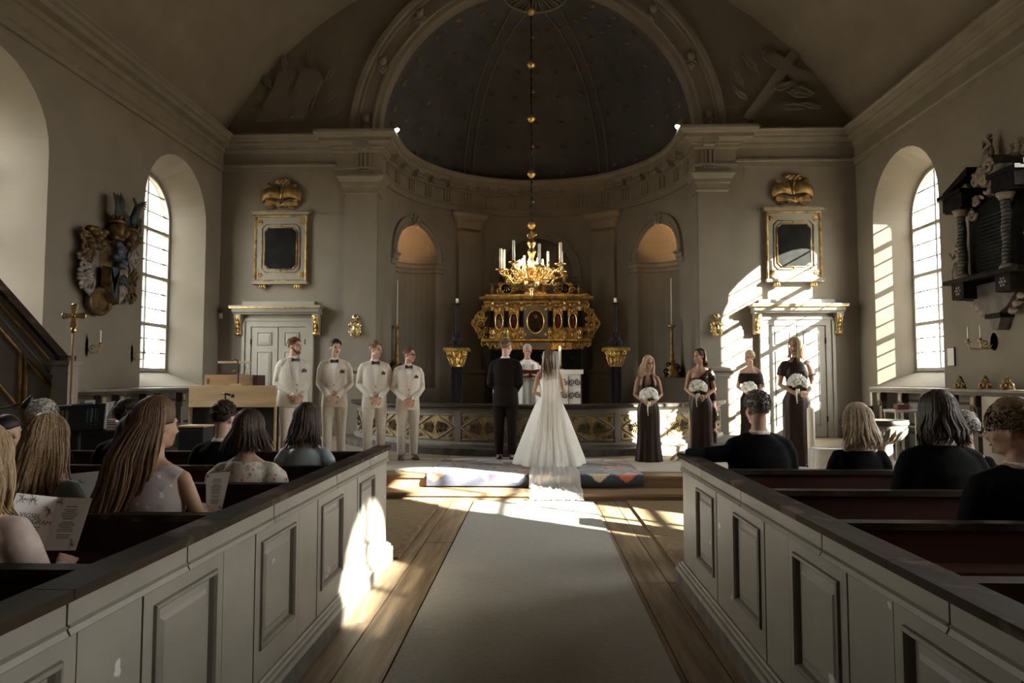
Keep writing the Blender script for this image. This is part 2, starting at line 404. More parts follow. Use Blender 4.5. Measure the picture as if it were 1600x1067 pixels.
# apse drum with three niches
def cyl(u, z, r=AR): a = u/AR; return (AX+r*math.sin(a), AY+r*math.cos(a), z)
NA = [(-R(61)*AR, .82, 1.3, 4.62), (0, 1.05, 1.3, 4.40), (R(61)*AR, .82, 1.3, 4.62)]
mb = MB(); wall_arches(mb, -PI/2*AR, PI/2*AR, -.1, CT+.1, NA, cyl, .16, True)
for s in (-1, 1): mb.b2(AX+s*AR, AX+s*(AR+.3), FY-.0, AY+.3, -.1, CT+.02)
struct('wall_apse', mb, 'plaster', 'curved apse wall with three round-headed niches', 'wall')
for i, (uc, h, si, sp) in enumerate(NA):
    a = uc/AR; O = Vector(cyl(uc-h, 0)); P = Vector(cyl(uc+h, 0)); mid = (O+P)/2; t = (P-O).normalized(); r = (P-O).length/2
    nrm = Vector((math.sin(a), math.cos(a), 0)); nn = 16; mb = MB(); dep = .9
    def NP(ph, z, e=0): return mid+t*(-r*math.cos(ph)*math.cos(e))+nrm*(r*dep*math.sin(ph)*math.cos(e))+Vector((0, 0, z+r*math.sin(e)))
    for k in range(nn):
        p0, p1 = PI*k/nn, PI*(k+1)/nn
        mb.add([NP(p0, si), NP(p1, si), NP(p1, sp), NP(p0, sp)], [(0, 1, 2, 3)], True)
        for j in range(8):
            e0, e1 = PI/2*j/8, PI/2*(j+1)/8
            mb.add([NP(p0, sp, e0), NP(p1, sp, e0), NP(p1, sp, e1), NP(p0, sp, e1)], [(0, 1, 2, 3)], True)
        mb.add([NP(p0, si), NP(p1, si), mid+Vector((0, 0, si))], [(0, 1, 2)])
    W = arch(uc, h, si, sp)
    for (ua, za), (ub, zb) in zip(W, W[1:]):
        qa = mid+t*((ua-uc)/h*r)+Vector((0, 0, za)); qb = mid+t*((ub-uc)/h*r)+Vector((0, 0, zb))
        mb.add([cyl(ua, za), cyl(ub, zb), qb, qa], [(0, 1, 2, 3)], True)
    lab = ['niche with a glowing semidome, beside the tanned waiting groomsmen', 'dark central niche behind the gilded altarpiece', 'niche with a glowing semidome, behind the bridesmaids'][i]
    if i == 0: lab = 'niche with a glowing semidome, behind the groomsmen in cream suits'
    o = struct(f'niche', mb, 'plaster', lab, 'niche')
    # archivolt and impost of the niche
    mb = MB(); aw = .24
    for r0, r1, pr in ((0, .09, .05), (.09, .19, .035), (.19, .25, .08)):
        A0 = arch(uc, h+r0, si, sp)[1:-1]; A1 = arch(uc, h+r1, si, sp)[1:-1]
        for (a0_, b0_, b1_, a1_) in zip(A0, A0[1:], A1[1:], A1):
            mb.add([cyl(*a0_, AR-pr), cyl(*b0_, AR-pr), cyl(*b1_, AR-pr), cyl(*a1_, AR-pr)], [(0, 1, 2, 3)], True)
            mb.add([cyl(*a0_, AR+.01), cyl(*b0_, AR+.01), cyl(*b0_, AR-pr), cyl(*a0_, AR-pr)], [(0, 1, 2, 3)], True)
            mb.add([cyl(*a1_, AR-pr), cyl(*b1_, AR-pr), cyl(*b1_, AR+.01), cyl(*a1_, AR+.01)], [(0, 1, 2, 3)], True)
    mb.obj('archivolt', 'trim', o)
    mb = MB()
    prof = [(0, sp-.3), (.03, sp-.28), (.03, sp-.2), (.07, sp-.16), (.07, sp-.08), (.12, sp-.04), (.12, sp), (0, sp)]
    arc = [(AX+AR*math.sin((uc-h-.27+.27*k/3)/AR), AY+AR*math.cos((uc-h-.27+.27*k/3)/AR)) for k in range(4)]
    if i != 1: arc += [tuple(NP(PI*k/12, 0)[:2]) for k in range(1, 12)]
    else: mb.sweep(arc, prof, flip=True); arc = []
    arc += [(AX+AR*math.sin((uc+h+.27*k/3)/AR), AY+AR*math.cos((uc+h+.27*k/3)/AR)) for k in range(4)]
    mb.sweep(arc, prof, flip=True)
    mb.obj('impost_moulding', 'trim', o)
    if i != 1:
        mb = MB(); top = Vector(cyl(uc, sp+h+.12, AR-.06))
        M = frame(top, t, (0, 0, 1))
        mb.ell((0, 0, .04), (.06, .1, .07), M)
        for s in (-1, 1):
            mb.ell((s*.08, .1, .02), (.05, .09, .05), M); mb.ell((s*.06, -.1, .03), (.05, .06, .05), M); mb.ell((s*.1, .0, .02), (.04, .06, .04), M)
        mb.obj('keystone_shell', 'trim', o)
# half dome
mb = MB(); nu, nv = 36, 14
def dom(a, e, r=AR+.03): return (AX+r*math.cos(e)*math.sin(a), AY+r*math.cos(e)*math.cos(a), CT+r*math.sin(e))
for k in range(nu):
    for j in range(nv):
        a0_, a1_ = -PI/2+PI*k/nu, -PI/2+PI*(k+1)/nu; e0, e1 = PI/2*j/nv, PI/2*(j+1)/nv
        mb.add([dom(a0_, e0), dom(a1_, e0), dom(a1_, e1), dom(a0_, e1)], [(0, 1, 2, 3)], True)
dome = struct('ceiling_dome', mb, 'dome_blue', 'dark blue half dome set with gilded stars over the altar', 'ceiling')
for a in (-R(31.5), R(31.5)):
    mb = MB()
    for da in (-.035, .035): mb.tube([dom(a+da/max(.12, math.cos(PI/2*j/20)), PI/2*.93*j/20, AR-.005) for j in range(21)], .02, 5)
    mb.obj('dome_rib', 'plaster', dome)
sp_ = [((.095 if i % 2 == 0 else .038)*math.cos(PI/2+PI*i/5), (.095 if i % 2 == 0 else .038)*math.sin(PI/2+PI*i/5)) for i in range(10)]
smb = MB(); smb.add([(p[0], p[1], 0) for p in sp_]+[(0, 0, .045)], [(i, (i+1) % 10, 10) for i in range(10)])
sme = smb.mesh('star'); sme.materials.append(M_['gold_dull'])
rows = [(6, 5), (16.5, 5), (27, 5), (38, 5), (49, 5), (59, 5), (68, 5)]
for e, cnt in rows:
    for a0_, a1_ in ((-88, -31.5), (-31.5, 31.5), (31.5, 88)):
        for q in range(cnt):
            a = R(a0_+(a1_-a0_)*(q+.5)/cnt*1.0); ee = R(e); p = Vector(dom(a, ee, AR-.01)); nrm = (Vector((AX, AY, CT))-p).normalized()
            upv = Vector(dom(a, ee+.05))-Vector(dom(a, ee))
            tx = upv.cross(nrm).normalized()
            link('star', sme, dome, M=frame(p, tx, upv))
mb = MB()
for a in range(-8, 9):
    g = R(a*10.5); mb.tube([dom(g, R(79), AR-.02), dom(g, R(86), AR-.03)], [.025, .01], 5)
mb.tube([dom(-PI/2+PI*k/24, R(78), AR-.02) for k in range(25)], .03, 6)
mb.obj('sunburst_ring', 'plaster', dome)
# moulded archivolt of the great arch with winged heads
mb = MB()
prof = [(0, 0), (0, .06), (.10, .06), (.12, .09), (.17, .09), (.19, .05), (.45, .05), (.47, .10), (.53, .10), (.56, .15), (.66, .16), (.68, 0)]
n = 48
ring = lambda a, o, d: (AX-(AR+o)*math.cos(a), FY-d, CT+(AR+o)*math.sin(a))
for i in range(n):
    a, b = PI*i/n, PI*(i+1)/n
    for (o0, d0), (o1, d1) in zip(prof, prof[1:]):
        mb.add([ring(a, o0, d0), ring(b, o0, d0), ring(b, o1, d1), ring(a, o1, d1)], [(0, 1, 2, 3)], False)
av = struct('trim_1', mb, 'plaster', 'moulded archivolt framing the apse arch, set with winged heads', 'moulding')
hm = MB(); hm.ell((0, .03, .07), (.085, .10, .09))
for s in (-1, 1):
    for q in range(3): hm.ell((s*(.09+.035*q), -.02-.05*q, .03), (.075, .04, .03), RZ(s*(-.5-.25*q)))
    hm.ell((s*.04, .10, .07), (.05, .04, .06))
hm.ell((0, .02, .16), (.02, .025, .02))
hme = hm.mesh('winged_head'); hme.materials.append(M_['trim'])
for a in (6, 26.5, 47, 67.5, 112.5, 133, 153.5, 174):
    p = ring(R(a), .32, .05); link('winged_head', hme, av, M=frame(p, (1, 0, 0), (0, 0, 1)))
# entablatures
ENT = [(0, 6.26), (.05, 6.26), (.05, 6.36), (.09, 6.38), (.09, 6.42), (.03, 6.42), (.03, 6.68), (.08, 6.70), (.10, 6.74), (.10, 6.78), (.24, 6.80), (.26, 6.84), (.26, 6.88), (.34, 6.90), (.36, 6.95), (.42, 6.97), (.42, CT), (0, CT)]
for s, i in ((-1, 2), (1, 3)):
    mb = MB().sweep([(s*WX, BY), (s*WX, FY), (s*4.5, FY)], ENT, flip=(s < 0))
    struct(f'trim_{i}', mb, 'trim', 'long moulded cornice along the nave wall ' + ('above the coat of arms' if s < 0 else 'above the black monument'), 'cornice')
EB = [(0, 6.10), (.06, 6.10), (.06, 6.24), (.09, 6.26), (.09, 6.30), (.05, 6.30), (.05, 6.62), (.12, 6.64), (.12, 6.70), (.17, 6.72), (.17, 6.76), (.36, 6.80), (.36, 6.88), (.42, 6.9), (.46, 6.97), (.46, CT+.03), (0, CT+.03)]
for s, i in ((-1, 4), (1, 5)):
    mb = MB(); xi = AX+s*AR
    mb.sweep([(s*4.42, FY+.05), (s*4.42, FY-.12), (xi, FY-.12), (xi, AY)], EB, flip=(s < 0))
    mb.b2(xi+s*.02, s*4.42, FY-.12, FY, 6.1, CT+.03)
    o = struct(f'trim_{i}', mb, 'trim', 'entablature block with triglyph above the pier ' + ('near the groomsmen' if s < 0 else 'near the bridesmaids'), 'cornice')
    for q in range(4): MB().b2(s*3.85+q*.09-.155, s*3.85+q*.09-.105, FY-.2, FY-.16, 6.31, 6.62).obj('triglyph_bar', 'trim', o)
    mb = MB()
    for q in range(6): mb.lathe([(.016, 0), (.022, .05)], 6, (s*3.85-.13+q*.052, FY-.2, 6.19))
    mb.obj('gutta_row', 'trim', o)
    mb = MB().b2(s*3.85-.17, s*3.85+.17, FY-.46, FY-.2, 6.72, 6.80); mb.b2(s*3.85-.12, s*3.85+.12, FY-.40, FY-.2, 6.66, 6.72); mb.obj('mutule', 'trim', o)
mb = MB(); arc = [(AX+AR*math.sin(-PI/2+PI*k/48), AY+AR*math.cos(-PI/2+PI*k/48)) for k in range(49)]
mb.sweep(arc, EB, flip=True, smooth=False)
ea = struct('trim_6', mb, 'trim', 'curved entablature with triglyphs round the apse below the dome', 'cornice')
tg = MB()
for q in range(3): tg.b2(-.12+q*.09, -.06+q*.09, -.04, .0, 6.31, 6.62)
tme = tg.mesh('triglyph'); tme.materials.append(M_['trim'])
mu = MB().b2(-.13, .13, -.24, 0, 6.72, 6.80).b2(-.10, .10, -.18, 0, 6.66, 6.72); mme = mu.mesh('mutule'); mme.materials.append(M_['trim'])
for q in range(17):
    a = R(-85+170*q/16)
    M = T(AX+(AR-.05)*math.sin(a), AY+(AR-.05)*math.cos(a), 0) @ RZ(-a)
    link('triglyph', tme, ea, M=M)
    link('mutule', mme, ea, M=T(AX+(AR-.12)*math.sin(a), AY+(AR-.12)*math.cos(a), 0) @ RZ(-a))
# pilasters on the chancel wall and in the apse
CAP = [(0, 5.68), (.03, 5.68), (.05, 5.72), (.02, 5.74), (.02, 5.86), (.08, 5.88), (.08, 5.96), (.12, 5.99), (.17, 6.06), (.17, 6.10), (0, 6.10)]
PBASE = [(0, 1.55), (.10, 1.55), (.10, 1.60), (.06, 1.64), (.06, 1.68), (.12, 1.70), (.12, 1.76), (.02, 1.80), (0, 1.80)]
for s in (-1, 1):
    xi = AX+s*AR
    rt = thing('pilaster', 'broad pier pilaster with moulded capital beside the ' + ('groomsmen' if s < 0 else 'sunlit doorway'), 'pilaster', (0, 0, 0), 0, None, 'structure')
    path = [(s*4.27, FY+.05), (s*4.27, FY-.1), (xi, FY-.1), (xi, AY)]
    MB().b2(xi+s*.008, s*4.27, FY-.1, FY, 1.7, 5.75).obj('shaft', 'plaster', rt)
    MB().b2(xi-s*.02, s*4.36, FY-.18, FY, PZ, 1.6).obj('pedestal', 'plaster', rt)
    MB().sweep(path, CAP, flip=(s < 0)).obj('capital', 'trim', rt)
    MB().sweep(path, PBASE, flip=(s < 0)).obj('base_moulding', 'trim', rt)
    a = s*R(31.5)
    rt = thing('apse_pilaster', 'tall dim pilaster on the curved apse wall ' + ('left of the altarpiece as one faces it' if s < 0 else 'right of the altarpiece as one faces it'), 'pilaster', (AX+AR*math.sin(a), AY+AR*math.cos(a), 0), -a, None, 'structure')
    MB().b2(-.34, .34, -.14, .06, 1.6, 5.55).obj('shaft', 'plaster', rt)
    MB().b2(-.42, .42, -.2, .06, .4, 1.6).obj('pedestal', 'plaster', rt)
    MB().sweep([(-.34, .06), (-.34, -.14), (.34, -.14), (.34, .06)], [(o, z-.05) for o, z in CAP[:1]+CAP[4:]], flip=True).obj('capital', 'trim', rt)
    MB().sweep([(-.34, .06), (-.34, -.14), (.34, -.14), (.34, .06)], PBASE, flip=True).obj('base_moulding', 'trim', rt)
# thin string courses on the chancel wall
for s in (-1, 1):
    MB().b2(s*6.95, s*WX, FY-.02, FY+.01, 5.28, 5.31).b2(s*4.3, s*4.95, FY-.02, FY+.01, 5.28, 5.31).obj(f'trim_{7 if s<0 else 8}', 'trim', None, label='thin string course beside the framed board '+('nearer the lectern' if s < 0 else 'nearer the black monument'), cat='moulding', kind='structure')
# outside
mb = MB().b2(-WX-1.3, WX+1.3, FY+5.2, FY+5.5, -.6, 12.6).b2(-WX-1.3, WX+1.3, FY+.3, FY+5.5, 12.2, 12.6)
for s in (-1, 1): mb.b2(s*(WX+.9), s*(WX+1.3), FY+.3, FY+5.5, -.6, 12.6)
struct('wall_outer', mb, 'plaster', 'outer masonry enclosing the apse from behind', 'wall')
MB().b2(-90, 90, -90, 90, -.7, -.6).obj('ground', 'stone_floor_out', None, label='gravel yard outside the church', cat='yard', kind='structure')
# ================================================================ FLOOR, STEPS, CARPETS
rnd = random.Random(3)
# planks of the aisle, each a piece of its own
pm = {}
def plank(x0, x1, y0, y1, par=floor, z=0.0, m='plank', t=.03):
    w_, l_ = x1-x0-.008, y1-y0-.006
    key = (round(w_, 3), round(l_, 2), m)
    if key not in pm:
        b = MB(); b.box((0, 0, -t/2), (w_, l_, t)); me = b.mesh('plank'); me.materials.append(M_[m]); pm[key] = me
    o = link('plank', pm[key], par, loc=((x0+x1)/2, (y0+y1)/2, z-rnd.random()*.003))
    return o
xs = [-1.62, -1.3, -1.02, -.76, -.5, -.25, 0, .25, .5, .76, .99, 1.25, 1.6]
for a, b in zip(xs, xs[1:]):
    j = 5.2 if a > .6 else (4.3 if a < -1.1 else 6.4)
    cuts = [-.6, 1.6, j, 8.66]
    for c0, c1 in zip(cuts, cuts[1:]): plank(a, b, c0, c1)
for s in (-1, 1):
    for q in range(9):
        a = 1.62+q*.6
        plank(*((-(a+.6), -a) if s < 0 else (a-.02, a+.58)), 5.2, 8.66)
# jute mats beside the aisle
def mat_rug(name, x0, x1, y0, y1, z, m, label, edge=None, t=.012):
    o = thing(name, label, 'mat', (0, 0, 0))
    b = MB(); b.b2(x0, x1, y0, y1, z, z+t); b.obj('weave', m, o)
    if edge:
        e = .055; b = MB()
        for a in ((x0-e, x0+.004, y0-e, y1), (x1-.004, x1+e, y0-e, y1), (x0, x1, y0-e, y0)): b.b2(a[0], a[1], a[2], a[3], z, z+t+.004)
        b.obj('binding', edge, o)
    return o
mat_rug('jute_mat', -2.7, -1.2, 5.85, 8.6, .001, 'seagrass', 'brown jute mat on the floor in front of the pew front with women', 'seagrass_edge')
mat_rug('jute_mat', 1.2, 2.7, 5.6, 8.6, .001, 'seagrass', 'brown jute mat on the floor crossed by sun streaks, before the grey-haired man', 'seagrass_edge')
b = MB(); nx, ny = 8, 60
b.b2(-.745, .72, -.5, 8.56, .001, .011)
b.obj('aisle_runner', 'runner', None, label='long grey woven runner laid down the middle of the aisle', cat='carpet')
# steps
b = MB(); b.b2(-WX, WX, 8.66, FY, -.1, .05)
stp = b.obj('chancel_step', 'step_wood', None, label='low wooden first step across the nave before the rug', cat='step', kind='structure')
for q in range(6): MB().b2(-7.1+q*2.37, -7.1+(q+1)*2.37-.006, 8.63, 9.12, .05, .09).obj('tread', 'step_wood', stp)
b = MB(); b.b2(-WX, WX, 9.1, FY, -.1, .21)
pf = b.obj('chancel_platform', 'step_wood', None, label='raised chancel platform where the wedding party stands', cat='platform', kind='structure')
for q in range(6): MB().b2(-7.1+q*2.37, -7.1+(q+1)*2.37-.006, 9.06, 9.4, .215, PZ).obj('nosing_board', 'step_wood', pf)
pm2 = {}
tb = MB().box((0, 0, -.02), (.692, .492, .04)); tme2 = tb.mesh('floor_tile'); tme2.materials.append(M_['chancel_tile'])
for i in range(20):
    for j in range(12):
        link('floor_tile', tme2, pf, loc=(-7.0+i*.7+.35, 9.4+j*.5+.25, PZ-rnd.random()*.002))
for s in (-1, 1):
    b = MB().b2(s*1.43, -3.5 if s < 0 else 4.6, 9.42, 10.6, PZ, PZ+.012)
    b.obj('pale_runner', 'runner_pale', None, label='pale wool runner on the platform under the ' + ('groomsmen in cream suits' if s < 0 else 'bridesmaids in brown'), cat='carpet')
# patterned rug hanging over the platform edge
def rug_col(u, v):
    # u across (m), v from the lower front edge (m) backwards
    navy = (.045, .05, .075); 
    nz_ = noise.noise((u*9, v*9, 0))*.5+.5; f = noise.noise((u*40, v*40, 3))*.5+.5
    base = [c*(.75+.5*f) for c in navy]
    cols = [(.55,.16,.10), (.60,.53,.36), (.10,.03,.06), (.38,.42,.42), (.12,.14,.22), (.62,.44,.30), (.20,.24,.26), (.07,.03,.07)]
    if v < .22:                                     # row of petals pointing down
        pw = .36; k = math.floor((u+1.5)/pw); du = (u+1.5)/pw-k-.5
        rim = 1-abs(du)*2.25; tt = (v-.05)/.17
        if tt > 0 and abs(du) < .42*min(1, tt*1.25)**.8:
            c = [0, 1, 0, 3, 5, 2, 1, 0, 4][int(k) % 9]
            if c == 0 and du > 0 and k % 3 == 2: c = 2
            return [x*(.8+.4*f) for x in cols[c]]
        return base
    w_ = (v-.22)/1.65                               # field: facets
    a = u*1.35+.25*math.sin(v*5); k1 = math.floor(a*1.9+w_*2.2); k2 = math.floor(-a*1.9+w_*2.4+.4); k3 = math.floor(w_*4)
    e1 = abs((a*1.9+w_*2.2) % 1-.5); e2 = abs((-a*1.9+w_*2.4+.4) % 1-.5)
    c = cols[int(k1*7+k2*13+k3*5) % 8]
    if e1 > .46 or e2 > .46: c = (.06,.055,.09)
    g = .55+.3*f
    return [x*g*.75+.03 for x in c]
def rug():
    nx, path = 200, [(8.985, .105)]
    pts = []                                        # profile of the rug: front hang, over the edge, then flat
    for i in range(9): pts.append((9.035-.012*math.sin(i/8*PI), .115+(.245-.115)*i/8))
    for i in range(1, 4): pts.append((9.035+.02*i, .262+.006*i/3))
    for i in range(1, 76): pts.append((9.10+1.75*i/75, .27))
    L = [0]
    for p, q in zip(pts, pts[1:]): L.append(L[-1]+math.hypot(q[0]-p[0], q[1]-p[1]))
    vs, fs, cl = [], [], []
    for j, (y, z) in enumerate(pts):
        for i in range(nx+1):
            u = -1.42+2.84*i/nx; vs.append((u, y, z)); cl.append(rug_col(u, L[j]))
    top = len(vs)
    for j, (y, z) in enumerate(pts):
        for i in (0, nx): vs.append((-1.42+2.84*i/nx, y+(.016 if j < 9 else 0), z-.016 if j >= 9 else z)); cl.append((.05, .05, .07))
    for j in range(len(pts)-1):
        for i in range(nx): a = j*(nx+1)+i; fs.append((a, a+1, a+nx+2, a+nx+1))
        fs.append((j*(nx+1), (j+1)*(nx+1), top+2*j+2, top+2*j)); fs.append((j*(nx+1)+nx, top+2*j+1, top+2*j+3, (j+1)*(nx+1)+nx))
        fs.append((top+2*j, top+2*j+2, top+2*j+3, top+2*j+1))
    me = bpy.data.meshes.new('rug'); me.from_pydata(vs, [], fs)
    ca = me.color_attributes.new('dye', 'FLOAT_COLOR', 'POINT')
    for i, c in enumerate(cl): ca.data[i].color = (c[0], c[1], c[2], 1)
    attr_mat('rug_wool', .95, .2); me.materials.append(M_['rug_wool'])
    link('patterned_rug', me, None, 'navy rug with coral and cream petals hanging over the platform edge under the couple', 'rug')
rug()
# ================================================================ PEWS
def panel_front(par, x, s, y0, y1, z0, z1):
    """a raised field with moulded frame on a pew side facing the aisle; s = direction towards the aisle"""
    f = lambda u, v, h: (x+s*h, u, v)
    b = MB(); rectframe(b, f, y0, y1, z0, z1, [(0, -.004), (.004, .010), (.016, .012), (.024, .002), (.03, -.016)]); b.obj('panel_moulding', 'pew_edge', par)
    b = MB(); rectframe(b, f, y0, y1, z0, z1, [(.028, -.015), (.06, -.012), (.075, -.003)])
    b.add([f(y0+.075, z0+.075, -.003), f(y1-.075, z0+.075, -.003), f(y1-.075, z1-.075, -.003), f(y0+.075, z1-.075, -.003)], [(0, 1, 2, 3)])
    b.obj('raised_panel', 'pew_paint', par)
def pew_side(s, x, yend, label):
    """long panelled side of the pew block along the aisle; s = +1 when the aisle lies towards +x"""
    rt = thing('pew_partition', label, 'pew panelling', (0, 0, 0))
    y = yend; th = .05; i = 0
    MB().b2(x-s*(th+.0), x-s*.016, -1, yend, .14, .93).obj('backing_board', 'pew_paint', rt)
    # stiles, doors and panels measured backwards from the chancel end
    while y > .5:
        dw, sw = .56, .31
        if i == 0:
            MB().b2(x-s*.02, x-s*.002, y-.38, y-.002, .16, .83).obj('stile_board', 'pew_paint', rt); y -= .38
        y1, y0 = y, y-dw
        pz0, pz1 = .29, .775
        b = MB()                                    # door frame round the panel
        py0, py1 = y0+.06, y1-.06
        b.b2(x-s*.02, x, y0+.004, py0, .16, .83); b.b2(x-s*.02, x, py1, y1-.004, .16, .83)
        b.b2(x-s*.02, x, py0, py1, pz1, .83); b.b2(x-s*.02, x, py0, py1, .16, pz0)
        b.obj('door_leaf', 'pew_paint', rt)
        panel_front(rt, x, s, py0, py1, pz0, pz1)
        y = y0
        b = MB().b2(x-s*.02, x-s*.002, y-sw+.004, y-.004, .16, .83); b.obj('stile_board', 'pew_paint', rt)
        y -= sw; i += 1
    seg = yend; k = 0
    while seg > .5:
        L = (.62, .86, 1.02, .8)[k % 4]
        b = MB().sweep([(x, max(-1, seg-L)+.004), (x, seg-.004)], [(-.02, .83), (.014, .83), (.02, .835), (.012, .85), (.018, .858), (.010, .862), (.010, .925), (.022, .93), (-.02, .93)], flip=(s > 0))
        b.obj('frieze_board', 'pew_paint', rt); seg -= L; k += 1
    seg = yend+.02; k = 0
    while seg > .5:
        L = (1.0, .95, 1.1, .9)[k % 4]
        b = MB(); xa, xb = x-s*.085, x+s*.035
        b.b2(xa, xb, max(-1, seg-L)+.002, seg-.002, .932, .957); b.b2(x-s*.07, x+s*.028, max(-1, seg-L)+.002, seg-.002, .925, .935)
        b.obj('cap_rail', 'pew_cap', rt); seg -= L; k += 1
    b = MB().sweep([(x, -1), (x, yend), (x-s*.09, yend)], [(-.01, .165), (.012, .165), (.016, .155), (.03, .15), (.034, .135), (.026, .13), (.045, .125), (.05, .10), (-.01, .10)], flip=(s > 0))
    b.obj('base_moulding', 'pew_paint', rt)
    MB().b2(x-s*.09, x+s*.05, -1, yend+.05, 0, .10).obj('plinth', 'plinth_dark', rt)
    return rt
LX, RX_ = -1.23, 1.10
pew_side(1, LX, 5.70, 'grey panelled pew side with a dark worn cap, sunlit at its end')
pew_side(-1, RX_, 5.17, 'grey panelled pew side in shadow below the grey-haired man')
def bench(s, x0, x1, y, label, h=.89, red=True):
    """one pew bench: back at y (nave side), seat towards the altar"""
    rt = thing('pew_bench', label, 'pew', (0, 0, 0), 0, 'pew benches')
    b = MB(); b.b2(x0, x1, y-.028, y, .15, h-.03); b.obj('back_board', 'pew_red', rt)
    b = MB(); b.b2(x0, x1, y-.05, y+.025, h-.03, h); b.obj('top_rail', 'pew_cap', rt)
    b = MB(); b.b2(x0, x1, y+.0, y+.40, .42, .45); b.obj('seat', 'pew_seat', rt)
    b = MB(); b.b2(x0, x1, y+.34, y+.365, .02, .42); b.obj('seat_support', 'pew_red', rt)
    b = MB(); b.b2(x0, x1, y-.18, y-.03, .70, .72); b.obj('book_ledge', 'pew_red', rt)
    return rt
LY = [4.88, 4.05, 3.13, 2.24, 1.36]; RY_ = [4.78, 3.92, 3.06, 2.19, 1.3]
lnames = ['dark red pew bench seating the woman in blue satin', 'dark red pew bench seating the woman in a floral blouse', 'dark red pew bench seating the woman with a hair clip', 'dark red pew bench seating the woman in a pale pink jacket', 'empty dark red pew bench behind the pale pink jacket']
rnames = ['dark red pew bench seating the grey-haired man', 'dark red pew bench seating the long-haired guest in black', 'dark red pew bench seating the blond man with glasses', 'empty dark red pew bench behind the blond man with glasses', 'rear empty dark red pew bench behind the blond man']
for y, n_ in zip(LY, lnames): bench(-1, -6.2, LX-.095, y, n_)
for y, n_ in zip(RY_, rnames): bench(1, RX_+.095, 6.2, y, n_)
# front screen of the pews on the side of the women
rt = thing('pew_screen', 'dark red pew front board in front of the woman in blue satin', 'pew panelling')
MB().b2(-6.2, LX-.095, 5.63, 5.67, .0, .88).obj('board', 'pew_red', rt); MB().b2(-6.2, LX-.095, 5.61, 5.69, .88, .91).obj('top_rail', 'pew_cap', rt)
# ================================================================ ALTAR RAIL
RR = 3.95
def rp(r, a): return (AX+r*math.sin(a), AY-r*math.cos(a))
rail = thing('altar_rail', 'curved altar rail with gilded openwork panels and a dark top', 'altar rail', (0, 0, 0))
AMAX = R(74)
arc = [rp(RR, -AMAX+2*AMAX*k/60) for k in range(61)]
# path runs left to right on the convex side: out = right of the path
MB().sweep(arc, [(-.32, PZ), (.36, PZ), (.36, .36), (.33, .37), (-.32, .37)], flip=True).obj('kneeling_step', 'plinth_dark', rail)
MB().sweep(arc, [(-.1, .37), (.07, .37), (.07, .41), (.045, .43), (.02, .44), (-.1, .44)], flip=True).obj('base_rail', 'rail_paint', rail)
MB().sweep(arc, [(-.1, .44), (0, .44), (0, .93), (.02, .95), (.03, .98), (.07, 1.02), (-.1, 1.02)], flip=True).obj('rail_wall', 'rail_paint', rail)
MB().sweep(arc, [(-.18, 1.02), (.12, 1.02), (.14, 1.04), (.14, 1.08), (.12, 1.095), (-.18, 1.095)], flip=True).obj('top_board', 'rail_top', rail)
step_a = R(13.5)
# a panel: gilded field, diagonal straps, foliage in relief
def rail_panel():
    hw, z0, z1 = .40, .48, .895; zc = (z0+z1)/2; hh = (z1-z0)/2
    out = {}
    def cv(x, d, z): a = x/RR; return ((RR+d)*math.sin(a), -(RR+d)*math.cos(a), z)
    g = MB(); n = 12
    for i in range(n):
        xa, xb = -hw+2*hw*i/n, -hw+2*hw*(i+1)/n
        g.add([cv(xa, .004, z0), cv(xb, .004, z0), cv(xb, .004, z1), cv(xa, .004, z1)], [(0, 1, 2, 3)], True)
    out['field'] = (g, 'gold_panel')
    st = MB()
    for sx in (-1, 1):
        for sz in (-1, 1):
            pts = [cv(sx*(.05+(hw-.05)*t), .012, zc+sz*(hh*(1-t)+.0)) for t in (0, .25, .5, .75, 1)]
            st.tube(pts, .017, 5)
    for z in (z0, z1): st.tube([cv(-hw+2*hw*t/6, .008, z) for t in range(7)], .012, 5)
    for x in (-hw, hw): st.tube([cv(x, .008, z0), cv(x, .008, z1)], .012, 5)
    out['strapwork'] = (st, 'rail_paint')
    lf = MB()
    for sx in (-1, 1):
        for k in range(5):
            for sz in (-1, 1):
                x = sx*(.035+.042*k); L = .085*(1-k*.13)
                pts = [cv(x, .012, zc), cv(x+sx*.02, .022, zc+sz*L*.7), cv(x+sx*.045, .014, zc+sz*L*1.2), cv(x+sx*.03, .012, zc+sz*L*.9)]
                lf.tube(pts, [.009, .012, .010, .004], 5)
        lf.tube([cv(sx*.02, .012, zc), cv(sx*.27, .012, zc)], [.012, .006], 5)
        for sz in (-1, 1):                        # corner scrolls
            cx, cz = sx*(hw-.085), zc+sz*(hh-.05)
            lf.tube([cv(cx+.04*(1-t/9)*math.cos(t*.9), .014, cz+.035*(1-t/9)*math.sin(t*.9)) for t in range(9)], [.009]*8+[.004], 5)
            lf.tube([cv(cx+sx*.05*(1-t/6)-sx*.02, .014, cz-sz*.04+sz*.02*math.sin(t)) for t in range(6)], .007, 5)
    out['foliage'] = (lf, 'rail_relief')
    return out
pp = rail_panel(); pmesh = {}
for k_, (b, m_) in pp.items(): me = b.mesh(k_); me.materials.append(M_[m_]); pmesh[k_] = me
for i in range(-5, 6):
    a = i*step_a
    M = T(AX, AY, 0) @ RZ(a)
    f_ = link('gilded_panel', pmesh['field'], rail, M=M)
    for k_ in ('strapwork', 'foliage'): link(k_, pmesh[k_], f_)
pb = MB().b2(-.055, .055, -RR-.02, -RR+.02, .44, .95).box((0, -RR-.022, .71), (.05, .012, .05), None, .5); pme = pb.mesh('rail_post'); pme.materials.append(M_['rail_paint'])
for i in range(-5, 7): link('rail_post', pme, rail, M=T(AX, AY, 0) @ RZ((i-.5)*step_a))
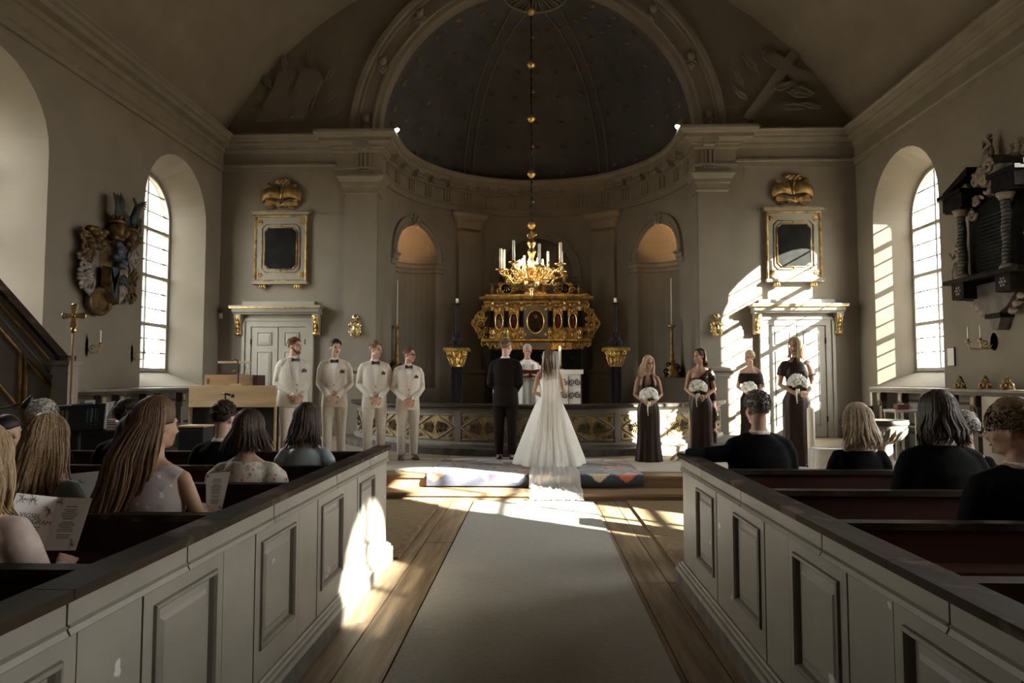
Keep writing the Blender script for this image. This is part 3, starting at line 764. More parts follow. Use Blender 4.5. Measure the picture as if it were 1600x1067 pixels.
# floor of the sanctuary behind the rail
b = MB(); arcs = [rp(RR-.3, -R(88)+R(176)*k/40) for k in range(41)]
b.prism(arcs+[(AX+AR, AY+.5), (AX+2.4, AY+2.6), (AX, AY+3.57), (AX-2.4, AY+2.6), (AX-AR, AY+.5)], PZ-.02, .40)
b.obj('sanctuary_floor', 'chancel_floor', None, label='raised floor of the sanctuary inside the altar rail', cat='floor', kind='structure')
# ================================================================ ORNAMENT HELPERS (local x right, y up, z out of the wall)
def WL(y, z, o=0): return frame((-WX+o, y, z), (0, 1, 0), (0, 0, 1))
def WR(y, z, o=0): return frame((WX-o, y, z), (0, -1, 0), (0, 0, 1))
def WF(x, z, o=0): return frame((x, FY-o, z), (1, 0, 0), (0, 0, 1))
def scroll(mb, M, x, y, r, a0=0, turns=1.4, d=1, th=.02, z=.03, n=16, tail=None):
    pts = []
    if tail: pts.append((x+tail[0], y+tail[1], z))
    for i in range(n+1):
        t = i/n; a = a0+d*turns*2*PI*t; q = r*(1-.82*t); pts.append((x+q*math.cos(a), y+q*math.sin(a), z+.02*t))
    m = len(pts); mb.tube(pts, [th*(1-.35*i/m) for i in range(m)], 6, M=M)
def leaf(mb, M, x, y, ang, L, w, z=.03, curl=.3, n=5):
    pts = []; 
    for i in range(n+1):
        t = i/n; a = ang+curl*t
        pts.append((x+L*t*math.cos(a), y+L*t*math.sin(a), z+.25*L*math.sin(PI*t)*.6))
    mb.tube(pts, [w*(.35+.65*math.sin(PI*min(.95, .15+.8*i/n))) if i < n else w*.1 for i in range(n+1)], 6, flat=.4, M=M)
def spray(mb, M, x, y, ang, L, k=5, w=.04, z=.03, sprd=.55):
    leaf(mb, M, x, y, ang, L, w*.6, z, .15)
    for i in range(k):
        t = .15+.75*i/k
        for s in (-1, 1): leaf(mb, M, x+L*t*math.cos(ang), y+L*t*math.sin(ang), ang+s*(sprd+.3*(1-t)), L*(.45-.2*t), w, z, -s*.4)
def figure(mb, M, x, y, h, lean=0, seed=0, z=.08, wings=False):
    g = random.Random(seed); F = M @ T(x, y, z) @ RZ(lean)
    mb.ell((0, h*.90, .02), (h*.075, h*.095, h*.08), F); mb.ell((0, h*.94, -.01), (h*.085, h*.08, h*.085), F)
    mb.tube([(0, h*.82, 0), (0, h*.75, 0), (h*.02, h*.6, .0), (0, h*.48, 0)], [h*.05, h*.13, h*.10, h*.14], 10, M=F, flat=.75)
    mb.tube([(0, h*.52, 0), (h*.05, h*.3, h*.02), (h*.03, h*.12, 0), (0, 0, 0)], [h*.15, h*.17, h*.15, h*.2], 10, M=F, flat=.7)
    for k in range(5):
        xx = -h*.13+h*.065*k; mb.tube([(xx*.6, h*.5, h*.1), (xx+g.uniform(-.02, .02)*h, h*.25, h*.14), (xx*1.2, 0, h*.13)], [h*.02, h*.035, h*.03], 5, M=F)
    for s in (-1, 1):
        e = (s*h*.2, h*(.58+.1*g.random()), h*.08); ha = (s*h*g.uniform(.05, .24), h*g.uniform(.5, .85), h*.16)
        mb.tube([(s*h*.12, h*.77, 0), e, ha], [h*.05, h*.042, h*.03], 7, M=F)
        if wings:
            for q in range(4): leaf(mb, F, s*h*.08, h*(.7-.05*q), PI/2-s*(1.0+.2*q), h*.38, h*.05, -.02, -s*.3)
def rosette(mb, M, x, y, r, z=.02):
    mb.ell((x, y, z+.012), (r*.3, r*.3, r*.35), M, 8, 6)
    for k in range(6): mb.ell((x+r*.62*math.cos(k*PI/3), y+r*.62*math.sin(k*PI/3), z), (r*.36, r*.36, r*.3), M, 8, 5)
# ================================================================ DOORS, BOARDS AND TROPHIES ON THE CHANCEL WALL
def door(i, s):
    c = s*5.76; lab = 'grey double door behind the lectern and the bearded groomsman' if s < 0 else 'white double door bathed in sunlight behind the tallest bridesmaid'
    rt = thing(f'door_{i}', lab, 'door', (c, FY, 0), 0, None, 'structure')
    b = MB(); hw = .62
    for x0, x1, z0, z1 in ((-hw-.13, -hw, PZ, 2.70), (hw, hw+.13, PZ, 2.70), (-hw-.13, hw+.13, 2.70, 2.83)):
        b.b2(x0, x1, -.07, .0, z0, z1); 
    b.b2(-hw-.19, -hw-.13, -.10, 0, PZ, 2.83); b.b2(hw+.13, hw+.19, -.10, 0, PZ, 2.83); b.b2(-hw-.19, hw+.19, -.10, 0, 2.83, 2.885)
    b.obj('door_frame', 'door_paint', rt)
    for q in (-1, 1):
        lf = MB().b2(q*.012, q*(hw-.005), -.045, -.005, PZ+.02, 2.69).obj('door_leaf', 'door_paint', rt)
        for z0, z1 in ((2.28, 2.58), (1.15, 2.14), (.5, 1.02)):
            x0, x1 = q*.14, q*.48; xa, xb = min(x0, x1), max(x0, x1)
            b = MB()
            rectframe(b, lambda u, v, h: (u, -h, v), xa, xb, z0, z1, [(0, .044), (.004, .06), (.016, .062), (.022, .045)])
            b.obj('panel_moulding', 'door_line', lf)
            b = MB(); m_ = .05; P = [(xa+.02, z0+.02), (xb-.02, z0+.02), (xb-.02, z1-.02), (xa+.02, z1-.02)]; Q = [(xa+m_+.02, z0+m_+.02), (xb-m_-.02, z0+m_+.02), (xb-m_-.02, z1-m_-.02), (xa+m_+.02, z1-m_-.02)]
            b.add([(p[0], -.046, p[1]) for p in P]+[(p[0], -.058, p[1]) for p in Q], [(4, 5, 6, 7)]+[(k, (k+1) % 4, 4+(k+1) % 4, 4+k) for k in range(4)])
            b.obj('door_panel', 'door_paint', lf)
        for z in (.6, 2.3): MB().lathe([(.018, 0), (.018, .12)], 8, (q*(hw-.0), -.055, z)).obj('hinge', 'black_iron', lf)
    MB().lathe([(.0, 0), (.03, .01), (.03, .03), (.012, .04), (.012, .07), (.03, .09), (0, .11)], 10, M=T(.06, -.045, 1.25) @ RX(PI/2)).obj('door_knob', 'brass', rt)
    # hood shelf on two gilded consoles
    hd = thing('door_hood', 'moulded shelf on gilded consoles above the ' + ('grey double door' if s < 0 else 'sunlit white door'), 'door hood', (c, FY, 0), 0, None, 'structure')
    b = MB().sweep([(-.98, 0), (.98, 0)], [(0, 2.97), (.20, 2.97), (.22, 3.0), (.26, 3.02), (.28, 3.07), (.28, 3.10), (0, 3.10)], flip=True); b.obj('shelf', 'door_paint', hd)
    MB().b2(-1.03, 1.03, -.33, 0, 3.125, 3.16).obj('shelf_top', 'door_paint', hd)
    MB().b2(-1.02, 1.02, -.32, 0, 3.098, 3.127).obj('gilt_edge', 'gold', hd)
    MB().b2(-.82, .82, -.1, 0, 3.16, 3.27).obj('upstand', 'door_paint', hd)
    MB().b2(-.80, .80, -.03, 0, 2.88, 2.98).obj('lintel', 'door_paint', hd)
    for q in (-1, 1):
        b = MB(); M = T(q*.88, 0, 0)
        pr = [(-.02, 2.97), (-.20, 2.97), (-.21, 2.9), (-.17, 2.84), (-.13, 2.76), (-.12, 2.66), (-.13, 2.58), (-.10, 2.52), (-.05, 2.5), (0, 2.52)]
        n = len(pr)
        b.add([(-.07, *p) for p in pr]+[(.07, *p) for p in pr], [tuple(range(n)), tuple(range(2*n-1, n-1, -1))]+[(k, (k+1) % n, n+(k+1) % n, n+k) for k in range(n)], False, M)
        b.obj('console', 'door_paint', hd)
        b = MB()
        for k in range(4): b.ell((0, -.185+.018*k, 2.88-.09*k), (.045-.004*k, .03, .05), M, 8, 6)
        b.lathe([(.035, -.075), (.035, .075)], 10, M=M @ T(0, -.11, 2.545) @ RY(PI/2)); b.lathe([(.04, -.075), (.04, .075)], 10, M=M @ T(0, -.17, 2.92) @ RY(PI/2))
        for k in (-1, 1): b.tube([(k*.045, -.20, 2.9), (k*.05, -.14, 2.76), (k*.05, -.13, 2.6)], .012, 5, M=M)
        b.obj('gilt_leafwork', 'gold', hd)
door(1, -1); door(2, 1)
def board(s):
    c = s*5.735; lab = 'grey framed black board with gilded rosettes above the ' + ('grey double door' if s < 0 else 'sunlit white door')
    rt = thing('framed_board', lab, 'board', (c, FY, 4.48)); M = frame((0, 0, 0), (1, 0, 0), (0, 0, 1))
    hw, hh = .60, .76
    MB().box((0, 0, .03), (hw*2, hh*2, .06), M).obj('back_panel', 'board_grey', rt)
    b = MB()
    rectframe(b, lambda u, v, h: M @ Vector((u, v, h)), -hw-.004, hw+.004, -hh-.004, hh+.004, [(0, .01), (.0, .08), (.02, .09), (.04, .085), (.055, .059)])
    b.obj('gilt_frame', 'gold_dull', rt)
    MB().box((0, hh+.035, .06), (hw*2+.1, .07, .14), M).obj('cornice', 'board_grey', rt); MB().box((0, -hh-.03, .06), (hw*2+.06, .06, .14), M).obj('sill_moulding', 'board_grey', rt)
    b = MB().box((0, hh+.075, .06), (hw*2+.16, .02, .18), M); b.obj('gilt_fillet', 'gold_dull', rt)
    w2, h2, k = .345, .46, .09
    o8 = lambda e: [(-w2-e+k, -h2-e), (w2+e-k, -h2-e), (w2+e, -h2-e+k), (w2+e, h2+e-k), (w2+e-k, h2+e), (-w2-e+k, h2+e), (-w2-e, h2+e-k), (-w2-e, -h2-e+k)]
    MB().prism(o8(0), .05, .075, M).obj('slate', 'black_slate', rt)
    b = MB()
    for e, th in ((.02, .014), (.085, .010)):
        P = [(p[0], p[1], .07) for p in o8(e)]
        for i in range(8): b.tube([P[i], P[(i+1) % 8]], th, 5, M=M)
    for x, y in ((w2+.05, 0), (-w2-.05, 0), (0, h2+.05), (0, -h2-.05)):
        for d in (-1, 1): b.tube([(x-.035, y-.035*d, .07), (x+.035, y+.035*d, .07)], .008, 5, M=M)
    b.obj('gilt_lines', 'gold_dull', rt)
    for x in (-1, 1):
        for y in (-1, 1):
            b = MB(); rosette(b, M, x*.475, y*.60, .065, .065); b.obj('rosette', 'gold', rt)
        b = MB()
        for k_ in range(3): b.tube([(x*.40+(k_-1)*.035, -hh-.05, .08), (x*.40+(k_-1)*.06, -hh-.15, .09)], [.022, .028], 6, M=M)
        b.obj('tassel_foot', 'gold', rt)
    return rt
board(-1); board(1)
def trophy(s):
    lab = 'gilded open book on crossed emblems above the board ' + ('near the lectern' if s < 0 else 'in sunlight')
    rt = thing('gilded_trophy', lab, 'carving', (s*5.735, FY, 5.74)); M = frame((0, 0, 0), (1, 0, 0), (0, 0, 1))
    for q in (-1, 1):
        b = MB(); P = []
        for i in range(9):
            t = i/8; x = q*.44*t; y = .10*math.sin(PI*t*.85)-.10*t
            P.append((x, y))
        vs = [(x, y-.13, .10+.05*math.sin(PI*i/8)) for i, (x, y) in enumerate(P)]+[(x*1.02, y+.10, .07+.05*math.sin(PI*i/8)) for i, (x, y) in enumerate(P)]
        vs += [(a, c_-.03, .01) for a, c_, d in vs]
        n = 9; fs = []
        for i in range(8): fs += [(i, i+1, n+i+1, n+i), (2*n+i, 3*n+i, 3*n+i+1, 2*n+i+1), (i, 2*n+i, 2*n+i+1, i+1), (n+i, n+i+1, 3*n+i+1, 3*n+i)]
        fs += [(0, n, 3*n, 2*n), (8, 2*n+8, 3*n+8, n+8)]
        b.add(vs, fs, True, M); b.obj('book_page', 'gold_dull', rt)
    b = MB(); b.tube([(0, -.14, .14), (0, .12, .10)], .014, 6, M=M); b.obj('book_spine', 'gold', rt)
    b = MB()
    for q in (-1, 1):
        b.box((q*.2, -.24, .05), (.34, .09, .08), M @ RZ(q*.0)); scroll(b, M, q*.28, -.23, .09, 0, 1.2, q, .025)
        b.tube([(q*-.1, -.30, .06), (q*.36, -.14, .05)], [.035, .05], 7, M=M); b.tube([(q*.1, .05, .04), (q*.33, .22, .05)], [.03, .05], 7, M=M)
        spray(b, M, q*.12, -.22, -PI/2+q*.9, .22, 3, .025)
    b.obj('crossed_emblems', 'gold_dull', rt)
    b = MB()
    for k in range(9): b.ell((-.13+.035*k, .27+.035*math.sin(k*2.1), .07), (.05, .045, .045), M, 8, 6)
    b.tube([(.02, .08, .08), (.06, .25, .08)], .018, 6, M=M); leaf(b, M, -.05, .25, 2.6, .16, .04)
    b.obj('crest_flowers', 'gold_dull', rt)
trophy(-1); trophy(1)
def candle(b, x, y, z, h=.14, r=.011): b.lathe([(r, 0), (r, h), (r*.3, h+.006), (.0015, h+.008), (.0015, h+.016), (0, h+.016)], 10, (x, y, z))
def wall_cartouche(s):
    lab = 'gilded heraldic sconce with two candles on the pier ' + ('behind the groomsmen' if s < 0 else 'beside the sunlit door')
    rt = thing('cartouche_sconce', lab, 'sconce', (s*4.0, FY-.1, 2.70)); M = frame((0, 0, 0), (1, 0, 0), (0, 0, 1))
    b = MB().prism([(.115*math.cos(a)*(1+.1*math.cos(4*a)), .17*math.sin(a)-.05) for a in [2*PI*k/24 for k in range(24)]], 0, .03, M, bev=.2); b.obj('back_plate', 'gold_bright', rt)
    b = MB()
    for q in (-1, 1):
        scroll(b, M, q*.11, .03, .05, PI/2, 1.3, q, .016); scroll(b, M, q*.11, -.13, .05, -PI/2, 1.3, -q, .016); scroll(b, M, q*.06, -.2, .04, 0, 1, q, .014)
    b.ell((0, -.05, .04), (.055, .08, .03), M); b.obj('scrollwork', 'gold_bright', rt)
    b = MB(); b.ell((0, .19, .035), (.05, .055, .045), M)
    for k in range(7): leaf(b, M, 0, .19, PI*(k+.5)/7, .085, .025, .02, 0)
    b.obj('crest', 'gold_bright', rt)
    for q in (-1, 1):
        b = MB(); b.tube([(0, -.17, .04), (q*.04, -.21, .1), (q*.06, -.17, .12)], .008, 6, M=M); b.lathe([(.012, -.01), (.026, 0), (.02, .01), (.012, .02)], 10, (q*.06, -.12, -.17)); b.obj('candle_arm', 'brass', rt)
        b = MB(); candle(b, q*.06, -.12, -.155, .11); b.obj('candle', 'candle', rt)
wall_cartouche(-1); wall_cartouche(1)
# plaster reliefs in the lunette
rt = thing('tablet_relief', 'plaster relief of two round-topped tablets with leaf sprays in the lunette', 'relief', (0, 0, 0)); M = WF(-5.35, 7.42)
rm = 'plaster'
for q, x in enumerate((-.30, .22)):
    w_ = .29; tb_ = [(x-w_-.45, 0), (x+w_-.42, 0), (x+w_, .95)]+[(x+w_*math.cos(PI*k/10), .95+.3*math.sin(PI*k/10)) for k in range(1, 10)]+[(x-w_, .95)]
    MB().prism(tb_, 0, .07+.03*q, M, bev=.05).obj('tablet', rm, rt)
for x, y, a, L in ((-.65, .75, 2.2, .5), (-.35, 1.15, 1.7, .5), (.2, 1.2, 1.5, .55), (.55, .9, .9, .5), (.5, .4, .6, .5), (-.1, .35, 1.8, .5), (-.75, .2, 2.9, .45), (.15, .1, 1.2, .6), (.55, .1, .2, .4), (-.2, .0, 1.5, .35)): 
    b = MB(); spray(b, M, x, y, a, L*.8, 6, .024, .09); b.obj('leaf_spray', rm, rt)
rt = thing('cross_relief', 'plaster relief of a leaning cross with palm leaves in the lunette', 'relief', (0, 0, 0)); M = WF(5.2, 7.42)
C_ = M @ T(-.35, 0, 0) @ RZ(-.62)
MB().box((0, .85, .05), (.24, 1.9, .1), C_).box((0, 1.35, .052), (.85, .24, .1), C_).obj('cross', rm, rt)
for x, y, a, L in ((-.4, .3, 2.4, .55), (-.5, .6, 2.0, .6), (-.15, .9, 2.2, .7), (.1, 1.1, 2.0, .6), (.4, .5, -.2, .6), (.6, .65, -.5, .55), (.2, .2, -.1, .7), (-.6, .15, 3.0, .4), (.75, .25, -.3, .5), (.1, .55, .3, .6)): 
    b = MB(); spray(b, M, x, y, a, L*.85, 6, .022, .11); b.obj('palm_leaf', rm, rt)
# spotlights on the cornice
for s, l in ((-1, 'small lit spotlight on the cornice above the groomsmen'), (1, 'small lit spotlight on the cornice above the bridesmaids')):
    p = Vector((AX+s*(AR-.40), FY-.25, CT+.17)); aim = Vector((AX, 13.2, 1.6))-p
    rt = thing('spotlight', l, 'spotlight', p); Q = aim.to_track_quat('Z', 'Y').to_matrix().to_4x4()
    b = MB().lathe([(0, -.16), (.05, -.15), (.062, -.06), (.085, .08), (.085, .10), (.07, .10), (.07, .085)], 14, M=Q); b.obj('lamp_body', 'trim', rt)
    b = MB().lathe([(.07, .088), (.03, .088), (.0, .088)], 14, M=Q); b.obj('lens', 'spot_lens', rt)
    MB().tube([(0, 0, -.15), (0, .02, -.05), (0, 0, 0)], .015, 6).obj('bracket', 'trim', rt)
    ld = bpy.data.lights.new('spot_beam', 'SPOT'); ld.energy = 180; ld.spot_size = R(32); ld.spot_blend = .6; ld.color = (1, .80, .58); ld.shadow_soft_size = .05
    lo = bpy.data.objects.new('spot_beam', ld); COL.objects.link(lo); lo.location = p+aim.normalized()*.14; lo.rotation_euler = aim.to_track_quat('-Z', 'Y').to_euler()
# hidden warm lamps behind the niche imposts
for s in (-1, 1):
    a = s*R(61); nm = Vector((math.sin(a), math.cos(a), 0)); tv = Vector((nm.y, -nm.x, 0))
    q = Vector((AX, AY, 0))+nm*(AR-.02+.16)+tv*(s*.66); q.z = 4.62
    rt = thing('niche_lamp', 'small warm lamp on the ledge of the niche ' + ('behind the groomsmen' if s < 0 else 'behind the bridesmaids'), 'lamp', q)
    MB().lathe([(0, 0), (.05, 0), (.05, .03), (.02, .05)], 10).obj('lamp_base', 'trim', rt); MB().ell((0, 0, .07), (.03, .03, .03)).obj('lamp_bulb', 'bulb', rt)
    ld = bpy.data.lights.new('niche_glow', 'SPOT'); ld.energy = 14; ld.color = (1, .52, .20); ld.shadow_soft_size = .12; ld.spot_size = R(140); ld.spot_blend = .3
    lo = bpy.data.objects.new('niche_glow', ld); COL.objects.link(lo); lo.location = q+Vector((0, 0, .13)); lo.rotation_euler = (nm*.55-tv*s*.45+Vector((0, 0, .8))).to_track_quat('-Z', 'Y').to_euler()
# ================================================================ ALTAR, ALTARPIECE, COLUMNS, CANDLESTICKS
SF = .40                                           # sanctuary floor
alt = thing('altar_table', 'white altar with iron scrolls on its sides behind the bride', 'altar', (AX, 16.0, SF))
MB().b2(-1.0, 1.0, -.4, .4, 0, 1.24).obj('altar_block', 'white_cloth', alt)
MB().b2(-1.06, 1.06, -.46, .46, 1.24, 1.34).obj('altar_top', 'white_cloth', alt)
b = MB(); M = frame((0, -.41, 0), (1, 0, 0), (0, 0, 1))
for q in range(-3, 4):
    for j in range(4):
        for s in (-1, 1): scroll(b, M, q*.29+s*.065, .18+j*.29, .075, PI/2*s, 1.3, s, .013, .012, 12)
    b.tube([(q*.29+.145, .05, .01), (q*.29+.145, 1.2, .01)], .01, 5, M=M)
b.obj('iron_scrolls', 'marble_grey', alt)
# altarpiece
ap = thing('altarpiece', 'gilded carved altarpiece with five oval paintings and black columns', 'altarpiece', (AX-.02, 17.3, 0)); M = frame((0, 0, 0), (1, 0, 0), (0, 0, 1))
GZ = 17.3/1067.0
def ax(u): return (u-834)*GZ
def az(v): return 1.5+(594-v)*GZ
MB().b2(-1.15, 1.15, .0, .55, SF, az(546)).obj('base_block', 'black_marble', ap)
z0, z1 = az(530), az(480)                          # main storey
MB().b2(ax(762), ax(907), -.0, .35, z0-.02, z1+.02).obj('main_panel', 'marble_grey', ap)
MB().b2(ax(780), ax(890), -.06, .4, az(546), z0-.02).obj('predella', 'gold', ap)
MB().sweep([(ax(759), .35), (ax(759), 0), (ax(910), 0), (ax(910), .35)], [(0, z1), (.06, z1), (.06, z1+.08), (.10, z1+.10), (.10, z1+.16), (.2, z1+.2), (.22, z1+.26), (0, z1+.26)], flip=True).obj('entablature', 'gold_dull', ap)
MB().b2(ax(757), ax(912), -.26, .35, z1+.26, z1+.31).obj('cornice', 'gold', ap)
MB().sweep([(ax(759), .35), (ax(759), 0), (ax(910), 0), (ax(910), .35)], [(0, z0-.09), (.12, z0-.09), (.16, z0-.05), (.16, z0), (0, z0)], flip=True).obj('lower_moulding', 'gold', ap)
for u in (766, 788.5, 812, 857, 880, 903):
    x = ax(u); cl = MB().lathe([(.055, z0+.06), (.05, z1-.10)], 12, (x, -.10, 0)); c_ = cl.obj('column', 'black_marble', ap)
    MB().lathe([(.06, z1-.1), (.055, z1-.07), (.09, z1-.01), (.09, z1)], 10, (x, -.10, 0)).obj('capital', 'gold_bright', c_)
    b = MB().lathe([(.09, z0), (.09, z0+.05), (.07, z0+.08), (.08, z0+.2), (.065, z0+.29), (.05, z0+.3)], 10, (x, -.10, 0))
    for k in range(5): b.ell((x+.05*math.cos(k*1.256), -.10+.05*math.sin(k*1.256)-.03, z0+.17), (.03, .03, .06), None, 6, 5)
    b.obj('column_foot', 'gold_bright', c_)
mat('painting_dark', (.05,.032,.02), .8, spec=.06, var=.6, scale=7, col2=(.012,.008,.006))
mat('painting_red', (.16,.022,.012), .8, spec=.06, var=.6, scale=9, col2=(.015,.009,.007))
mat('painting_flesh', (.22,.12,.06), .4, var=.3, scale=9)
def oval(x, zc, rx, rz, cloth):
    fr = MB(); fr.tube([(x+rx*math.cos(2*PI*k/28), zc+rz*math.sin(2*PI*k/28), .07) for k in range(29)], .026, 6, False, M=M); 
    o = fr.obj('oval_frame', 'gold_bright', ap)
    MB().prism([(x+rx*math.cos(2*PI*k/28), zc+rz*math.sin(2*PI*k/28)) for k in range(28)], .062, .07, M).obj('painting', 'painting_dark', o)
    b = MB(); b.prism([(x+a*rx, zc+c_*rz) for a, c_ in ((-.5, -.75), (.45, -.8), (.5, -.2), (.28, .15), (-.05, .25), (-.35, .05))], .07, .073, M); b.obj('painted_robe', cloth, o)
    b = MB(); b.prism([(x+rx*.05+rx*.2*math.cos(k*PI/6), zc+rz*.42+rz*.17*math.sin(k*PI/6)) for k in range(12)], .07, .074, M); b.obj('painted_face', 'painting_flesh', o)
zc = (z0+z1)/2
MB().box((0, zc+.02, .03), (ax(853)-ax(816), z1-z0-.02, .06), M).obj('centre_panel', 'board_grey', ap)
oval(0, zc+.04, .215, .295, 'painting_dark')
for u, cl in ((777, 'painting_flesh'), (800, 'painting_red'), (869, 'painting_red'), (892, 'painting_red')): 
    x = ax(u); MB().box((x, zc, .02), (.24, z1-z0-.04, .04), M).obj('side_panel', 'gold', ap)
    oval(x, zc+.05, .10, .21, cl)
    b = MB(); spray(b, M, x, zc+.27, PI/2, .14, 3, .03, .05); spray(b, M, x, zc-.22, -PI/2, .16, 3, .03, .05)
    for s in (-1, 1): scroll(b, M, x+s*.07, zc-.26, .05, 0, 1.2, s, .014, .05); scroll(b, M, x+s*.07, zc+.32, .04, 0, 1.2, s, .012, .05)
    b.obj('carved_foliage', 'gold_bright', ap)
b = MB()
for x in (-1, 1):
    for y in (-1, 1): spray(b, M, x*.23, zc+.04+y*.29, math.atan2(y, x), .10, 3, .025, .06)
b.obj('corner_carving', 'gold_bright', ap)
for s in (-1, 1):                                  # pierced wings
    b = MB(); X = ax(909) if s > 0 else ax(760)
    rg = random.Random(8)
    for k, (dx, zz, r) in enumerate(((.08, z1-.05, .09), (.2, z1-.18, .11), (.33, zc, .10), (.18, zc-.02, .12), (.2, z0+.15, .11), (.08, z0+.02, .10), (.1, zc+.12, .08), (.27, zc+.14, .08), (.28, zc-.15, .08), (.05, zc-.15, .08), (-.05, z0-.12, .1), (-.22, z0-.16, .1), (-.4, z0-.13, .08), (.1, z0-.1, .09))):
        scroll(b, M, X+s*dx, zz, r, k*1.3, 1.5, s if k % 2 else -s, .024, .0+.03*rg.random())
        spray(b, M, X+s*dx, zz, k*1.1, r*1.5, 2, .025, .0)
    b.tube([(X, z1, 0), (X+s*.25, z1-.12, 0), (X+s*.42, zc, 0), (X+s*.25, z0+.12, 0), (X, z0-.05, 0), (X-s*.3, z0-.2, 0)], .022, 6, M=M)
    b.obj('pierced_wing', 'gold', ap)
    b = MB(); Xc = X+s*.02
    scroll(b, M, Xc+s*.02, z1+.22, .13, 0, 1.4, s, .03); scroll(b, M, Xc+s*.05, z1+.05, .09, PI, 1.4, -s, .025); b.obj('cornice_scroll', 'gold', ap)
    # cresting cartouches and urns
    x = s*.73; zt_ = z1+.31
    b = MB(); b.tube([(x+.17*math.cos(2*PI*k/20), zt_+.17+.14*math.sin(2*PI*k/20), .0) for k in range(21)], .03, 6, False, M=M)
    for q in (-1, 1): scroll(b, M, x+q*.19, zt_+.12, .09, 0, 1.3, q, .025); scroll(b, M, x+q*.16, zt_+.27, .06, 0, 1.3, -q, .02)
    b.obj('cartouche', 'gold', ap)
    b = MB().prism([(x+.15*math.cos(k*PI/10), zt_+.17+.12*math.sin(k*PI/10)) for k in range(20)], -.02, .01, M); b.obj('cartouche_field', 'black_marble', ap)
    b = MB(); 
    for q in range(3): b.tube([(x-.07+.055*q, zt_+.10, .02), (x-.045+.055*q, zt_+.15, .02), (x-.07+.055*q, zt_+.19, .02), (x-.045+.055*q, zt_+.24, .02)], .008, 5, M=M)
    b.obj('monogram', 'gold_bright', ap)
    b = MB().lathe([(.05, 0), (.06, .03), (.03, .06), (.09, .13), (.1, .18), (.05, .23), (.06, .26), (.0, .36)], 10, (x, .0, zt_+.33)); b.obj('flower_urn', 'gold', ap)
    b = MB().lathe([(.08, 0), (.05, .03), (.03, .1), (.06, .14), (.03, .2), (.0, .3)], 10, (s*1.1, 0, zt_)); b.obj('finial', 'gold_dull', ap)
    b = MB(); 
    for k in range(4): scroll(b, M, s*(.33+.1*k), zt_+.2+.05*(k % 2), .08, k, 1.4, s, .022)
    b.obj('crest_scrolls', 'gold_dull', ap)
MB().b2(ax(817), ax(851), -.02, .3, z1+.31, z1+.39).obj('upper_plinth', 'gold', ap)
MB().b2(ax(819), ax(849), .0, .28, z1+.39, z1+.95).obj('upper_storey', 'gold_dull', ap)
for u in (818, 826, 842, 850): MB().lathe([(.035, z1+.42), (.03, z1+.9), (.05, z1+.95)], 8, (ax(u), -.04, 0)).obj('upper_column', 'gold', ap)
b = MB().box((0, (az(546)+z0)/2-.03, .10), (.62, .16, .03), M); b.obj('predella_tablet', 'board_grey', ap)
for u in (790, 812, 857, 879): 
    b = MB(); spray(b, M, ax(u), az(545), PI/2, .2, 3, .03, .08); b.obj('predella_leafwork', 'gold_bright', ap)
for u in (766, 788.5, 812, 857, 880, 903): MB().ell((ax(u), z1+.11, .08), (.05, .07, .04), M, 8, 6).obj('frieze_boss', 'gold_bright', ap)
for u in (777, 800, 823, 846, 869, 892): 
    b = MB(); b.tube([(ax(u)-.09, z1+.05, .065), (ax(u)+.09, z1+.05, .065)], .01, 5, M=M)
    for q in (-1, 1): scroll(b, M, ax(u)+q*.05, z1+.06, .035, 0, 1.2, q, .012, .065)
    b.obj('frieze_scroll', 'gold_bright', ap)
# altar flowers and lit altar candle
fl = thing('altar_flowers', 'small flower arrangement in a brass vase on the altar between priest and bride', 'flowers', (.33, 15.9, SF+1.34))
MB().lathe([(.05, 0), (.06, .02), (.02, .06), (.05, .14), (.06, .2), (.05, .24)], 12).obj('vase', 'brass', fl)
rg = random.Random(5); b = MB(); g = MB()
for k in range(34):
    a, e, r = rg.random()*6.28, rg.uniform(.1, 1.4), .13+.08*rg.random(); p = (r*math.cos(a)*math.cos(e), r*math.sin(a)*math.cos(e), .26+r*math.sin(e))
    (b if k % 2 else g).ell(p, (.035, .035, .03), None, 7, 5)
    g.tube([(0, 0, .2), p], .005, 4)
mat('leaf_green', (.06,.10,.03), .6, var=.3); mat('petal_cream', (.62,.54,.36), .7); mat('petal_white', (.83,.82,.77), .75, var=.06, scale=20, sheen=.1)
b.obj('blossom', 'petal_cream', fl); g.obj('foliage', 'leaf_green', fl)
p = atY(875, 590, 15.7)
cs = thing('altar_candle', 'tall lit white candle in a brass stick behind the bride', 'candle', (p.x, 15.75, SF+1.34))
MB().lathe([(.09, 0), (.09, .02), (.03, .04), (.02, .07), (.05, .09), (.04, .11)], 12).obj('candlestick', 'brass', cs)
b = MB(); b.lathe([(.034, 0), (.034, .36), (.0, .36)], 12, (0, 0, .10)); b.obj('candle', 'candle_lit', cs); MB().lathe([(0, 0), (.014, .02), (.012, .045), (0, .08)], 8, (0, 0, .465)).obj('flame', 'flame', cs)
